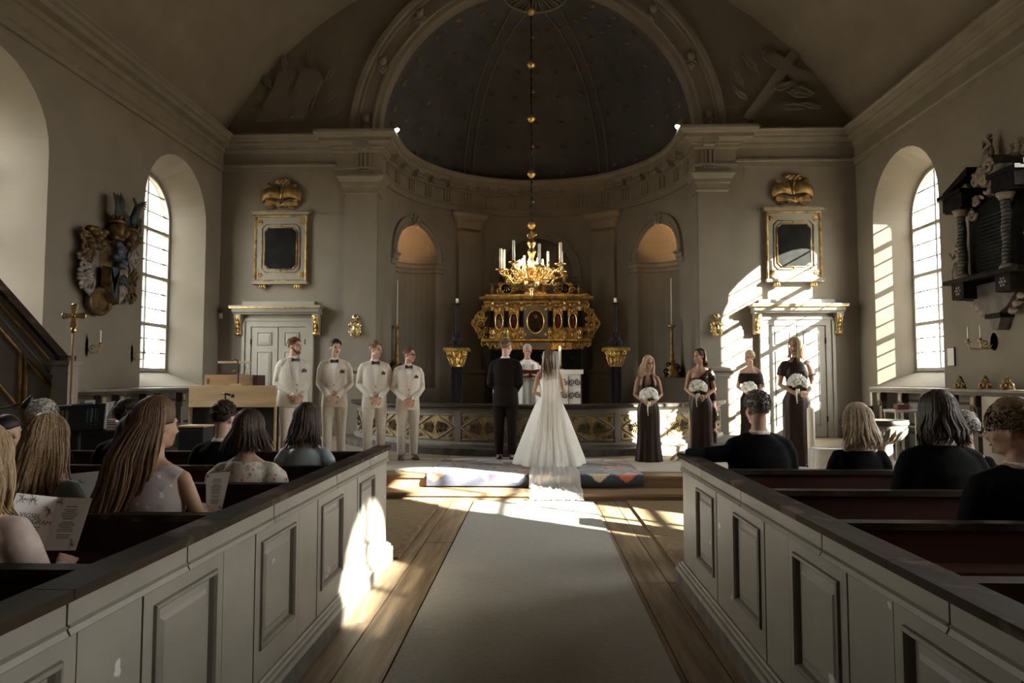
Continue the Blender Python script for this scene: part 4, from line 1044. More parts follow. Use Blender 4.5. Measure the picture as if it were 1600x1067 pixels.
# black columns with gilded capitals and black candlesticks on top
for s, u in ((-1, 714), (1, 962)):
    p = atY(u, 560, 15.3)
    rt = thing('black_column', 'black fluted column with gilded capital ' + ('beside the groom' if s < 0 else 'beside the bridesmaid with the halter dress'), 'column', (p.x, 15.3, SF))
    H_ = 2.22-SF
    MB().box((0, 0, .06), (.5, .5, .12)).lathe([(.22, .12), (.22, .16), (.18, .2), (.2, .24), (.16, .28)], 16).obj('base', 'black_marble', rt)
    b = MB(); n = 20; vs = []; fs = []
    for j, z in enumerate((.28, H_-.4)):
        for k in range(n*2): r = (.135 if k % 2 else .118)*(1-.08*j); vs.append((r*math.cos(PI*k/n), r*math.sin(PI*k/n), z))
    for k in range(n*2): k2 = (k+1) % (2*n); fs.append((k, k2, 2*n+k2, 2*n+k))
    b.add(vs, fs); b.obj('shaft', 'black_marble', rt)
    b = MB().lathe([(.135, H_-.42), (.13, H_-.37), (.15, H_-.3), (.17, H_-.2), (.24, H_-.08)], 16)
    for row, (zz, rr, L) in enumerate(((H_-.38, .14, .17), (H_-.24, .17, .16))):
        for k in range(8):
            a = PI/4*k+row*PI/8; F = frame((rr*math.cos(a), rr*math.sin(a), zz), (-math.sin(a), math.cos(a), 0), (0, 0, 1))
            b.tube([(0, 0, 0), (0, L*.6, .03), (0, L, .06), (0, L*.95, .09)], [.05, .05, .035, .015], 6, flat=.4, M=F)
    for k in range(4):
        a = PI/4+PI/2*k; F = frame((.24*math.cos(a), .24*math.sin(a), H_-.12), (-math.sin(a), math.cos(a), 0), (0, 0, 1)); scroll(b, F, 0, 0, .06, 0, 1.3, 1, .02, 0)
    b.obj('capital', 'gold', rt)
    MB().box((0, 0, H_-.035), (.56, .56, .07)).obj('abacus', 'gold', rt)
    ct = thing('black_candlestick', 'black carved candlestick with a short white candle on the column ' + ('beside the groom' if s < 0 else 'beside the halter dress bridesmaid'), 'candlestick', (p.x, 15.3, SF+H_))
    MB().lathe([(.17, 0), (.17, .05), (.10, .09), (.15, .16), (.12, .24), (.06, .30), (.07, .34), (.045, .4), (.05, .55), (.035, .6), (.045, .75), (.03, .85), (.035, .93), (.03, .98)], 14).obj('stem', 'black_iron', ct)
    b = MB(); F = frame((0, 0, 0), (1, 0, 0), (0, 0, 1))
    for k in range(6):
        a = k*PI/3; b.ell((.12*math.cos(a), .12*math.sin(a), .10), (.06, .06, .08), None, 8, 6); b.ell((.07*math.cos(a+.5), .07*math.sin(a+.5), .3), (.04, .04, .06), None, 8, 6)
    b.obj('carved_base', 'black_iron', ct)
    MB().lathe([(.02, .97), (.09, .99), (.095, 1.01), (.03, 1.02)], 14).obj('drip_pan', 'black_iron', ct)
    b = MB(); b.lathe([(.03, 1.01), (.03, 1.12), (0, 1.125)], 12); b.obj('candle', 'candle', ct)
# tall gilt candlesticks with long tapers on plinths before the niches
for s, u in ((-1, 620), (1, 1050)):
    p = atY(u, 560, 16.3); pz = 1.5+(594-590)*16.3/1067
    pl = thing('niche_plinth', 'plain grey plinth under the tall taper ' + ('behind the bespectacled groomsman' if s < 0 else 'between two bridesmaids'), 'plinth', (p.x, 16.3, SF))
    MB().b2(-.34, .34, -.25, .25, 0, pz-SF-.05).obj('block', 'trim', pl); MB().b2(-.37, .37, -.28, .28, pz-SF-.05, pz-SF).obj('top_slab', 'trim', pl)
    ct = thing('taper_candlestick', 'tall bronze candlestick with a thin long taper ' + ('behind the bespectacled groomsman' if s < 0 else 'between two bridesmaids'), 'candlestick', (p.x, 16.3, pz))
    MB().lathe([(.2, 0), (.21, .04), (.17, .08), (.19, .13), (.12, .2), (.14, .26), (.06, .33), (.08, .4), (.045, .45), (.055, .58), (.035, .64), (.045, .78), (.03, .84), (.04, 1.0), (.03, 1.1), (.035, 1.18)], 14).obj('stem', 'gold_dull', ct)
    b = MB(); F = frame((0, 0, 0), (1, 0, 0), (0, 0, 1))
    for q in (-1, 1): scroll(b, F, q*.16, .16, .08, 0, 1.2, q, .025, .1); scroll(b, F, q*.1, .3, .06, 0, 1.2, -q, .02, .06); b.ell((q*.13, -.1, .06), (.07, .06, .06), None, 8, 6)
    b.obj('scroll_foot', 'black_iron', ct)
    MB().lathe([(.03, 1.17), (.085, 1.2), (.10, 1.24), (.03, 1.25)], 14).obj('drip_pan', 'gold', ct)
    MB().lathe([(.018, 1.24), (.013, 2.36), (0, 2.37)], 8).obj('taper', 'candle', ct)
# ================================================================ CHANDELIER
CY = 12.5; cp = atY(830.5, 430, CY)
chz = lambda v: 1.5+(594-v)*CY/1067
ch = thing('chandelier', 'brass chandelier with white candles and lit inner bulbs hanging before the altar', 'chandelier', (cp.x, CY, 0))
MB().tube([(0, 0, chz(400)), (0, 0, 11.25)], .012, 6).obj('hanging_rod', 'black_iron', ch)
b = MB()
for k in range(46): b.ell((0, 0, chz(345)+.15*k), (.022, .022, .05), None, 6, 4)
b.obj('chain_sleeve', 'black_iron', ch)
for v in (350, 268, 178, 90, 3, -84): MB().ell((0, 0, chz(v)), (.07, .07, .072), None, 14, 10).lathe([(.075, -.012), (.075, .012)], 14, (0, 0, chz(v))).obj('gilt_ball', 'gold', ch)
for v in (312, 223, 135, 45): MB().ell((.035, 0, chz(v)), (.02, .02, .025), None, 8, 6).obj('rod_bead', 'gold', ch)
zb = chz(441)
b = MB().ell((0, 0, zb), (.16, .16, .15), None, 20, 14); b.obj('body_ball', 'gold_bright', ch)
MB().lathe([(0, zb-.27), (.02, zb-.25), (.03, zb-.2), (.015, zb-.17), (.05, zb-.14)], 10).obj('pendant', 'gold_bright', ch)
MB().lathe([(.08, zb+.13), (.05, zb+.17), (.09, zb+.24), (.05, zb+.3), (.08, zb+.37), (.035, zb+.44), (.07, zb+.52), (.09, zb+.58), (.04, zb+.64), (.08, zb+.70), (.09, zb+.76), (.03, zb+.82), (.02, zb+.95)], 14).obj('central_stem', 'gold_bright', ch)
b = MB(); F = frame((0, 0, 0), (1, 0, 0), (0, 0, 1))
for q in (-1, 1): scroll(b, F, q*.04, zb+.88, .05, 0, 1.2, q, .014, 0)
b.obj('top_crown', 'gold_bright', ch)
def arm(a, L, z_, big=True):
    rt_ = MB(); F = RZ(a)
    pts = [(.1, 0, z_-.02), (.22, 0, z_-.14), (L*.62, 0, z_-.15), (L*.82, 0, z_-.02), (L, 0, z_-.0), (L+.02, 0, z_+.05)]
    sm = []
    for i in range(len(pts)-1):
        for t in (0, .5): sm.append(tuple(pts[i][j]*(1-t)+pts[i+1][j]*t for j in range(3)))
    sm.append(pts[-1]); rt_.tube(sm, .016, 7, M=F)
    G = F @ frame((0, 0, 0), (1, 0, 0), (0, 0, 1))
    scroll(rt_, G, L*.5, z_-.04, .07, -PI/2, 1.3, 1, .012, 0, 12); scroll(rt_, G, L*.75, z_-.13, .05, PI/2, 1.2, -1, .01, 0, 10); leaf(rt_, G, L*.3, z_-.12, .9, .14, .02, 0); leaf(rt_, G, L*.8, z_-.05, .3, .2, .02, 0)
    o = rt_.obj('arm', 'gold_bright', ch)
    MB().lathe([(.012, z_+.04), (.085, z_+.075), (.105, z_+.10), (.09, z_+.10), (.03, z_+.085), (.022, z_+.13), (.026, z_+.16)], 14, (L+.02, 0, 0), M=F).obj('drip_pan', 'gold_bright', o)
    c_ = MB(); c_.lathe([(.027, z_+.13), (.026, z_+.48), (0, z_+.485)], 10, (L+.02, 0, 0), M=F); c_.obj('candle', 'candle', o)
for k in range(8): arm(R(14+45*k), .56+.03*(k % 2), chz(430)+(.07 if k % 2 else 0))
for k in range(8):
    a = R(36+45*k); G = RZ(a) @ frame((0, 0, 0), (1, 0, 0), (0, 0, 1)); z_ = chz(428); m_ = MB()
    scroll(m_, G, .30, z_, .11, -PI/2, 1.5, 1, .016, 0, 16, (-.2, -.02)); scroll(m_, G, .40, z_+.05, .07, PI, 1.4, -1, .012, 0, 12); leaf(m_, G, .25, z_-.05, .6, .22, .022, 0); leaf(m_, G, .3, z_+.1, 1.2, .14, .02, 0); m_.obj('scroll_branch', 'gold_bright', ch)
for k in range(9):                                # inner ring with small lit bulbs
    a = R(40*k+20); F = RZ(a); z_ = chz(414)
    m_ = MB(); m_.tube([(.05, 0, z_-.1), (.15, 0, z_-.13), (.22, 0, z_-.06), (.22, 0, z_)], .01, 6, M=F); scroll(m_, F @ frame((0, 0, 0), (1, 0, 0), (0, 0, 1)), .16, z_-.02, .05, 0, 1.2, 1, .01, 0, 10)
    o = m_.obj('inner_arm', 'gold_bright', ch)
    MB().lathe([(0, z_+.0), (.012, z_+.01), (.018, z_+.05), (.006, z_+.1), (0, z_+.11)], 8, (.22, 0, 0), M=F).obj('flame_bulb', 'bulb', o)
ld = bpy.data.lights.new('chandelier_glow', 'POINT'); ld.energy = 28; ld.color = (1, .66, .34); ld.shadow_soft_size = .1
lo = bpy.data.objects.new('chandelier_glow', ld); COL.objects.link(lo); lo.location = (cp.x, CY-.02, chz(404)); lo.parent = None
# ================================================================ MONUMENTS ON THE SIDE WALLS
mat('silver_paint', (.22,.195,.175), .55, .1, var=.4, scale=9, col2=(.09,.08,.075))
mat('blue_paint', (.045,.055,.095), .5, var=.35, scale=8)
mat('plume_green', (.028,.034,.028), .6, var=.3, scale=8)
mat('tarnish_gold', (.13,.08,.03), .5, .5, var=.5, scale=9, col2=(.035,.022,.012))
YC, ZC = 11.32, 3.62
CA = thing('coat_of_arms', 'carved painted coat of arms with plumes and an oval inscription', 'coat of arms', (-WX+.012, YC, ZC)); M = frame((0, 0, 0), (0, 1, 0), (0, 0, 1))
def la(u, v): p = atX(u, v, -WX+.22); return (p.y-YC, p.z-ZC)
b = MB().prism([(.42*math.cos(a)+.0, .72*math.sin(a)-.05) for a in [2*PI*k/20 for k in range(20)]], 0, .12, M, bev=.25); b.obj('backing', 'tarnish_gold', CA)
rg = random.Random(11)
for name, m_, u0, v0, dirs in (('gilded_mantling', 'tarnish_gold', 150, 385, 1), ('silver_mantling', 'silver_paint', 150, 430, 2), ('silver_mantling', 'silver_paint', 207, 405, 3), ('gilded_mantling', 'tarnish_gold', 205, 440, 4)):
    b = MB(); x, y = la(u0, v0); sx = -1 if u0 < 178 else 1
    for k in range(9):
        a = (PI if sx < 0 else 0)+sx*(-1.1+k*.27); L = rg.uniform(.28, .42)
        spray(b, M, x-sx*.05, y+rg.uniform(-.12, .12), a, L, 3, .05, .10+.05*rg.random(), .5)
    for k in range(3): scroll(b, M, x+sx*(.12+.06*k), y-.18+.16*k, .09, k, 1.3, sx, .03, .14)
    b.obj(name, m_, CA)
b = MB(); x, y = la(152, 372)
for k in range(16): b.ell((x+rg.uniform(-.14, .22), y+rg.uniform(-.14, .14), .15+rg.uniform(0, .08)), (.07, .06, .07), M, 8, 6)
b.obj('lion_carving', 'tarnish_gold', CA)
for (u0, v0), s in (((182, 360), 1), ((202, 372), 1)):
    x, y = la(u0, v0); b = MB(); b.ell((x, y, .24), (.12, .15, .14), M); b.ell((x+.02, y-.04, .33), (.08, .09, .08), M); b.tube([(x-.1, y-.12, .22), (x+.1, y-.12, .26)], .05, 8, M=M)
    for k in range(4): b.tube([(x-.05+.03*k, y-.09, .40), (x-.05+.03*k, y+.02, .41)], .008, 4, M=M)
    h_ = b.obj('helmet', 'tarnish_gold', CA)
    b = MB(); b.tube([(x+.12*math.cos(2*PI*k/12), y+.14, .22+.1*math.sin(2*PI*k/12)) for k in range(13)], .025, 6, False, M=M)
    for k in range(6): b.ell((x+.13*math.cos(k*PI/3), y+.20, .22+.11*math.sin(k*PI/3)), (.025, .04, .025), M, 6, 5)
    b.obj('crown', 'tarnish_gold', h_)
b = MB()
for u1, v1 in ((178, 300), (184, 302), (189, 301)): 
    x0, y0 = la(180, 345); x1, y1 = la(u1, v1); leaf(b, M, x0, y0, math.atan2(y1-y0, x1-x0), math.hypot(x1-x0, y1-y0), .075, .2, 0)
b.obj('feather_crest', 'plume_green', CA)
b = MB(); x0, y0 = la(200, 356)
for k in range(6):
    for s in (-1, 1): leaf(b, M, x0+s*.03, y0, PI/2-s*(.2+.2*k), .42-.03*k, .035, .22, -s*.9)
x1, y1 = la(210, 325); b.tube([(x0, y0, .24), (x1, y1, .27), (x1+.14, y1+.12, .28)], [.07, .06, .03], 8, M=M); b.tube([(x1, y1, .27), (x1-.18, y1+.12, .3)], [.03, .02], 6, M=M)
for k in range(3): b.tube([(x1+.12, y1+.10, .28), (x1+.2, y1+.16-.05*k, .3)], .015, 5, M=M)
b.obj('eagle_crest', 'plume_green', CA)
x, y = la(181, 445); sh = lambda e: [(x-.21-e, y+.26+e), (x+.21+e, y+.26+e), (x+.23+e, y-.02), (x+.15+e, y-.2-e), (x, y-.32-e), (x-.15-e, y-.2-e), (x-.23-e, y-.02)]
MB().prism(sh(.03), .12, .26, M, bev=.1).obj('shield_rim', 'tarnish_gold', CA)
MB().prism([p for p in sh(0) if p[0] <= x+.001]+[(x, y+.26)], .2, .275, M).obj('shield_field', 'blue_paint', CA)
MB().prism([(x, y+.26), (x, y-.32)]+[p for p in sh(0)[::-1] if p[0] > x+.001], .2, .274, M).obj('shield_field', 'silver_paint', CA)
b = MB()
for k in range(5):
    for s in (-1, 1): leaf(b, M, x+.1, y+.05, PI/2-s*(.4+.45*k), .14, .025, .275, s*.2)
b.obj('shield_eagle', 'plume_green', CA)
x, y = la(184, 405); 
b = MB()
for k in range(7): b.ell((x+rg.uniform(-.1, .1), y-.1+.055*k, .25), (.1, .07, .06), M, 8, 6)
b.obj('blue_ribbon', 'blue_paint', CA)
x, y = la(164, 471)
MB().prism([(x+.26*math.cos(a), y+.20*math.sin(a)) for a in [2*PI*k/24 for k in range(24)]], .04, .12, M, bev=.1).obj('inscription_plate', 'tarnish_gold', CA)
b = MB(); b.tube([(x+.25*math.cos(2*PI*k/24), y+.19*math.sin(2*PI*k/24), .12) for k in range(25)], .045, 7, False, M=M); b.obj('oval_wreath', 'tarnish_gold', CA)
b = MB()
for k in range(6): b.tube([(x-.15, y+.09-.035*k, .122), (x+.15, y+.09-.035*k, .122)], .005, 4, M=M)
b.obj('inscription_line', 'gold_dull', CA)
# black marble monument opposite
YC, ZC = 10.54, 3.6
EP = thing('wall_monument', 'black marble wall monument with columns and pale carved figures', 'monument', (WX, YC, ZC)); M = frame((0, 0, 0), (0, -1, 0), (0, 0, 1))
MB().box((0, .05, .06), (1.25, 1.25, .12), M).obj('backboard', 'black_marble', EP)
MB().prism([(-.36, -.46), (.36, -.46), (.36, .42)]+[(.36*math.cos(PI*k/10), .42+.24*math.sin(PI*k/10)) for k in range(1, 10)]+[(-.36, .42)], .12, .17, M).obj('inscription_tablet', 'black_slate', EP)
b = MB()
for k in range(14): b.tube([(-.27, .42-.06*k, .172), (.27, .42-.06*k, .172)], .005, 4, M=M)
b.obj('inscription_line', 'marble_grey', EP)
b = MB()
for s in (-1, 1):
    scroll(b, M, s*.38, .52, .10, 0, 1.3, s, .035, .2); scroll(b, M, s*.28, .70, .09, PI, 1.3, s, .03, .2)
    for k in range(5): leaf(b, M, s*.1*k, .74-.035*k, PI/2-s*.8, .13, .04, .2)
b.obj('tablet_surround', 'alabaster', EP)
for s in (-1, 1):
    b = MB()
    for k in range(18): b.tube([(s*.52+.007*math.cos(k*.9), -.47+k*.058, .30+.007*math.sin(k*.9)), (s*.52+.007*math.cos(k*.9+.9), -.47+(k+1)*.058, .30+.007*math.sin(k*.9+.9))], .075-.0006*k, 10, M=M)
    o = b.obj('column', 'marble_grey', EP)
    MB().lathe([(.08, 0), (.1, .04), (.13, .1)], 12, M=M @ T(s*.52, .52, .3) @ RX(-PI/2)).obj('capital', 'alabaster', o)
    MB().lathe([(.12, 0), (.12, .04), (.085, .08)], 12, M=M @ T(s*.52, -.50, .3) @ RX(-PI/2)).obj('column_base', 'alabaster', o)
    b = MB().box((s*.60, .76, .2), (.50, .22, .38), M).box((s*.62, .90, .22), (.62, .06, .44), M).box((s*.60, .64, .2), (.40, .05, .36), M); b.obj('entablature', 'black_marble', EP)
    MB().prism([(s*.95, .93), (s*.95, 1.0), (s*.30, 1.26), (s*.30, 1.13)] if s > 0 else [(s*.30, 1.13), (s*.30, 1.26), (s*.95, 1.0), (s*.95, .93)], .02, .33, M).obj('raking_pediment', 'black_marble', EP)
    b = MB().box((s*.52, -.68, .2), (.34, .3, .4), M, .9); b.obj('pedestal_block', 'black_marble', EP)
    b = MB(); rosette(b, M, s*.52, -.68, .09, .38); b.obj('pedestal_rosette', 'alabaster', EP); b = MB(); scroll(b, M, s*.74, -.72, .1, 0, 1.3, s, .04, .12); b.obj('pedestal_scroll', 'alabaster', EP)
b = MB().box((0, -.52, .2), (1.75, .06, .44), M).box((0, -.84, .17), (1.5, .05, .36), M); MB().box((0, -.52, .2), (1.75, .07, .44), M).obj('base_shelf', 'black_marble', EP)
MB().prism([(-.55, -.6), (.55, -.6), (.48, -.85), (.3, -1.02), (.13, -1.1), (-.13, -1.1), (-.3, -1.02), (-.48, -.85)], .02, .2, M, bev=.05).obj('apron', 'marble_grey', EP)
MB().box((0, -1.13, .11), (.34, .06, .22), M).obj('foot_cap', 'black_marble', EP)
MB().prism([(-.14, -1.16), (.14, -1.16), (.06, -1.34), (-.06, -1.34)], .02, .18, M, bev=.05).obj('foot', 'marble_grey', EP)
for s in (-1, 1):
    b = MB(); 
    for k in range(4): leaf(b, M, s*(.55-.1*k), -.72-.1*k, -PI/2+s*.5, .2, .05, .12, s*.8); scroll(b, M, s*(.56-.09*k), -.74-.1*k, .08, k, 1.2, s, .03, .1)
    b.obj('apron_foliage', 'alabaster', EP)
for x, y, h, le, sd, wg in ((-.80, -.48, .62, .05, 1, 0), (.98, -.55, .82, -.05, 2, 1), (.0, 1.22, .46, 0, 3, 0), (.5, 1.0, .42, -.4, 4, 1), (-.55, .98, .34, .4, 5, 1)):
    b = MB(); figure(b, M, x, y, h, le, sd, .16, wg); b.obj('carved_figure', 'alabaster', EP)
b = MB(); scroll(b, M, .2, 1.12, .12, 0, 1.4, 1, .045, .3); scroll(b, M, -.1, .98, .1, 2, 1.4, -1, .04, .32); scroll(b, M, .12, .95, .12, 1, 1.4, 1, .04, .32); spray(b, M, -.1, .9, 1.2, .3, 4, .05, .3); spray(b, M, .1, .85, 1.9, .3, 4, .05, .3)
b.obj('pediment_carving', 'alabaster', EP)
b = MB()
for k in range(5): leaf(b, M, .82, .5-.2*k, -PI/2+.4, .3, .05, .06, .3)
b.obj('side_garland', 'alabaster', EP)
# ================================================================ SMALL THINGS ON THE SIDE WALLS
def arm_sconce(name, base, dirn, n, label, oval=False, L=.22):
    """brass wall sconce, base on the wall, dirn away from the wall"""
    rt = thing(name, label, 'sconce', base); d = Vector(dirn); sd_ = Vector((-d.y, d.x, 0)); M = frame((0, 0, 0), -sd_, (0, 0, 1))
    if oval: b = MB().prism([(.09*math.cos(a), .14*math.sin(a)) for a in [2*PI*k/20 for k in range(20)]], 0, .03, M, bev=.3); b.ell((0, 0, .03), (.05, .09, .03), M)
    else:
        b = MB().prism([(-.03, .1), (0, .16), (.03, .1), (.035, -.1), (0, -.2), (-.035, -.1)], 0, .03, M, bev=.2); b.ell((0, .1, .03), (.03, .05, .03), M)
    b.obj('wall_plate', 'brass', rt)
    for k in range(n):
        off = 0 if n == 1 else (k-.5)*.30; e = d*L+sd_*off
        P = [Vector((0, 0, -.04)), d*(L*.4)+sd_*off*.5+Vector((0, 0, -.12)), e*.95+Vector((0, 0, -.1)), e+Vector((0, 0, -.02))]
        b = MB().tube([P[0], (P[0]+P[1])/2, P[1], (P[1]+P[2])/2, P[2], P[3]], .011, 6); b.lathe([(.01, -.02), (.04, 0), (.042, .012), (.015, .015), (.018, .05)], 10, e)
        scroll(b, frame((0, 0, 0), d, (0, 0, 1)), L*.45, -.03, .05, 0, 1.2, 1, .009, 0, 10)
        o = b.obj('arm', 'brass', rt)
        c_ = MB(); candle(c_, e.x, e.y, e.z+.04, .20, .013); c_.obj('candle', 'candle', o)
    return rt
arm_sconce('wall_sconce', (-WX, 10.67, 2.05), (1, 0, 0), 1, 'brass wall sconce with one candle beside the processional cross')
arm_sconce('wall_sconce', (-WX, 11.9, 1.98), (1, 0, 0), 1, 'brass wall sconce with one candle next to the arched window')
arm_sconce('wall_sconce', (WX, 10.85, 2.10), (-1, 0, 0), 2, 'brass oval sconce with two candles below the black monument', True, .3)
nt_ = thing('paper_notice', 'white paper notice in a thin frame on the wall beside the sunlit window', 'notice', (WX, 11.93, 1.90)); M = frame((0, 0, 0), (0, -1, 0), (0, 0, 1))
MB().box((0, 0, .012), (.20, .32, .024), M).obj('backing', 'black_matte', nt_); MB().box((0, 0, .026), (.185, .30, .004), M).obj('sheet', 'paper', nt_)
# choir stalls along the side walls
mat('stall_wood', (.055,.042,.032), .5, var=.3, scale=4); mat('stall_grey', (.20,.18,.15), .55, var=.15, scale=4); mat('stall_pale', (.50,.47,.40), .5, var=.06, scale=4); mat('stall_tan', (.34,.26,.15), .5, var=.15, scale=4)
def stall(s, ys, y0, y1, label, pale):
    rt = thing('choir_stall', label, 'choir stall', (0, 0, 0)); x = s*6.62; xb = s*7.05
    MB().b2(x-s*.04, s*(WX-.005), y0, y1, 1.325, 1.365).obj('top_board', 'stall_grey', rt)
    MB().b2(x, s*(WX-.01), y0, y1, 1.27, 1.325).obj('top_moulding', 'stall_wood', rt)
    MB().b2(xb, s*(WX-.005), y0, y1, 0.25, 1.27).obj('back_panel', 'stall_grey', rt)
    for y in ys:
        p = MB().b2(x+s*.01, x+s*.10, y-.05, y+.05, .25, 1.27).obj('post', 'stall_grey', rt)
        MB().b2(x-s*.02, x+s*.10, y-.07, y+.07, 1.10, 1.27).obj('bracket', 'stall_wood', p)
        MB().b2(x-s*.03, x-s*.018, y-.045, y+.045, 1.13, 1.24).obj('bracket_panel', 'stall_tan', p)
        b = MB(); F = frame((x, y, 0), (0, -s, 0), (0, 0, 1)); scroll(b, F, 0, 1.05, .045, PI/2, 1.2, 1, .016, .0); b.obj('bracket_scroll', 'gold_dull', p)
    for a, c_ in zip(ys, ys[1:]):
        a, c_ = min(a, c_), max(a, c_)
        b = MB(); rectframe(b, lambda u, v, h: (xb-s*h, u, v), a+.12, c_-.12, .5, 1.15, [(0, 0), (.0, .03), (.03, .03), (.05, .005)]); b.obj('panel_moulding', 'stall_wood', rt)
    MB().b2(x+s*.02, xb, y0, y1, .66, .70).obj('seat_board', 'stall_grey', rt)
    return rt
st = stall(1, [13.36, 12.6, 11.85, 11.15, 10.55, 9.38], 8.2, 13.7, 'panelled choir stall with pilasters under the sunlit window', True)
b = MB(); b.b2(6.5, WX-.02, 13.62, 13.70, .25, 1.0); b.add([(6.62, 13.62, 1.0), (6.5, 13.62, .98), (6.44, 13.62, .25), (6.62, 13.62, .25), (6.62, 13.7, 1.0), (6.5, 13.7, .98), (6.44, 13.7, .25), (6.62, 13.7, .25)], [(0, 1, 2, 3), (7, 6, 5, 4), (0, 4, 5, 1), (1, 5, 6, 2)])
b.b2(6.6, WX-.02, 13.62, 13.7, 1.0, 1.26); b.obj('end_panel', 'stall_pale', st)
b = MB().b2(6.66, 6.70, 9.5, 10.44, .27, 1.26); dr = b.obj('stall_door', 'stall_pale', st)
f = lambda u, v, h: (6.66-h, u, v)
b = MB(); rectframe(b, f, 9.72, 10.22, .45, 1.1, [(0, 0), (.0, .02), (.02, .022), (.05, .002)]); b.obj('door_moulding', 'stall_grey', dr)
MB().b2(6.655, 6.66, 9.77, 10.17, .5, 1.05).obj('door_panel', 'stall_tan', dr); MB().b2(6.648, 6.655, 9.88, 10.04, .55, .95).obj('inlay', 'stall_wood', dr)
stall(-1, [9.6, 10.3, 10.75, 11.5, 11.95, 12.7, 13.4], 8.6, 14.4, 'dark panelled choir stall under the coat of arms', False)
for y, l in ((10.96, 'gilded carved cresting on the stall, next to the arched window'), (10.36, 'gilded carved cresting on the stall, middle one of three'), (9.88, 'gilded carved cresting on the stall, wider one by the blond man')):
    rt = thing('carved_cresting', l, 'carving', (6.68, y, 1.365)); F = frame((0, 0, 0), (0, -1, 0), (0, 0, 1)); b = MB().prism([(-.13, 0), (.13, 0), (.1, .06), (.03, .17), (0, .2), (-.03, .17), (-.1, .06)], -.015, .01, F)
    b.obj('backing', 'tarnish_gold', rt); b = MB()
    for s in (-1, 1): scroll(b, F, s*.09, .05, .045, 0, 1.3, s, .015, .015); scroll(b, F, s*.045, .12, .035, PI, 1.3, -s, .012, .015)
    b.ell((0, .18, .01), (.022, .03, .02), F, 8, 6); b.ell((0, .06, .02), (.03, .04, .02), F, 8, 6); b.obj('scrollwork', 'gold_dull', rt)
# ================================================================ PULPIT STAIR AND PROCESSIONAL CROSS
mat('stair_paint', (.222,.200,.170), .55, var=.06, scale=3); mat('gilt_line', (.42,.25,.075), .4, .6, var=.25, scale=9)
PY = 7.6
def ps(u, v): p = atY(u, v, PY); return (p.x, p.z)
PS = thing('pulpit_stair', 'grey panelled pulpit stair with gilded mouldings beside the cross', 'staircase', (0, PY, 0)); M = frame((0, 0, 0), (1, 0, 0), (0, 0, 1))
x1, zt1 = ps(92, 572); x0, zt0 = ps(-18, 447)
x0 = -WX+.02; sl = (zt1-zt0)/(ps(92, 572)[0]-ps(-18, 447)[0]); zt0 = zt1+sl*(x0-x1)
top = lambda x, o=0: zt1+sl*(x-x1)+o
MB().prism([(x0, 0), (x1, 0), (x1, top(x1)), (x0, top(x0))], -.05, 0, M).obj('panel_wall', 'stair_paint', PS)
MB().prism([(x0, top(x0, .10)), (x0, top(x0, .16)), (x1+.04, top(x1+.04, .16)), (x1+.04, top(x1+.04, .10))][::-1], -.10, .06, M).obj('handrail', 'pew_cap', PS)
MB().prism([(x0, top(x0, -.005)), (x0, top(x0, .10)), (x1, top(x1, .10)), (x1, top(x1, -.005))][::-1], -.04, .02, M).obj('rail_fascia', 'stair_paint', PS)
b = MB(); b.tube([(x0, top(x0, -.03), .012), (x1, top(x1, -.03), .012)], .02, 6, M=M); b.obj('gilt_fillet', 'gilt_line', PS)
b = MB(); b.tube([(x0, top(x0, -.19), .003), (x1, top(x1, -.19), .003)], .009, 5, M=M); b.obj('moulding_line', 'stair_paint', PS)
for (xa, xb, hh) in ((x0+.05, ps(34, 548)[0], .62), (ps(43, 556)[0], ps(82, 598)[0], .7)):
    P = [(xa, top(xa, -.32)), (xb, top(xb, -.32)), (xb, max(.3, top(xb, -.32-hh))), (xa, max(.3, top(xa, -.32-hh)))]
    b = MB()
    for i in range(4):
        b.tube([(*P[i], .005), (*P[(i+1) % 4], .005)], .021, 6, M=M); b.ell((*P[i], .005), (.021, .021, .021), M, 8, 6)
    b.obj('panel_moulding', 'gilt_line', PS)
xn, zn = ps(103, 568)
MB().b2(xn-.09, xn+.09, -.09, .09, 0, zn).obj('newel_post', 'stair_paint', PS)
MB().b2(xn-.13, xn+.12, -.12, .12, zn-.02, zn+.03).b2(xn-.11, xn+.10, -.1, .1, zn-.13, zn-.10).obj('newel_cap', 'stair_paint', PS)
MB().b2(xn-.08, xn+.07, -.07, .07, zn+.03, zn+.09).obj('newel_block', 'pew_cap', PS)
for k in range(8): MB().b2(max(x0, x1-.22*(k+1)), x1-.22*k, .05, .85, 0, .2*(k+1)*.9).obj('stair_tread', 'stair_paint', PS)
PC = thing('processional_cross', 'brass processional cross on a wooden staff beside the pulpit stair', 'cross', (atY(115, 520, 7.35).x, 7.35, 0)); zc = 1.5+(594-491)*7.35/1067
MB().lathe([(.13, 0), (.13, .03), (.03, .06), (.02, .1)], 14).obj('floor_stand', 'black_iron', PC)
MB().lathe([(.015, .05), (.015, zc-.14)], 10).obj('staff', 'birch_dark', PC)
b = MB(); F = frame((0, 0, 0), (1, 0, 0), (0, 0, 1))
for k in range(4):
    a = k*PI/2; Q = F @ T(0, zc, 0) @ RZ(a)
    b.prism([(-.018, 0), (.018, 0), (.036, .115), (.03, .125), (-.03, .125), (-.036, .115)], -.012, .012, Q); b.ell((0, .12, 0), (.036, .02, .02), Q, 8, 6)
b.ell((0, zc, 0), (.025, .025, .025), F, 8, 6); b.lathe([(.02, zc-.19), (.03, zc-.16), (.018, zc-.12)], 10); b.obj('cross', 'brass', PC)
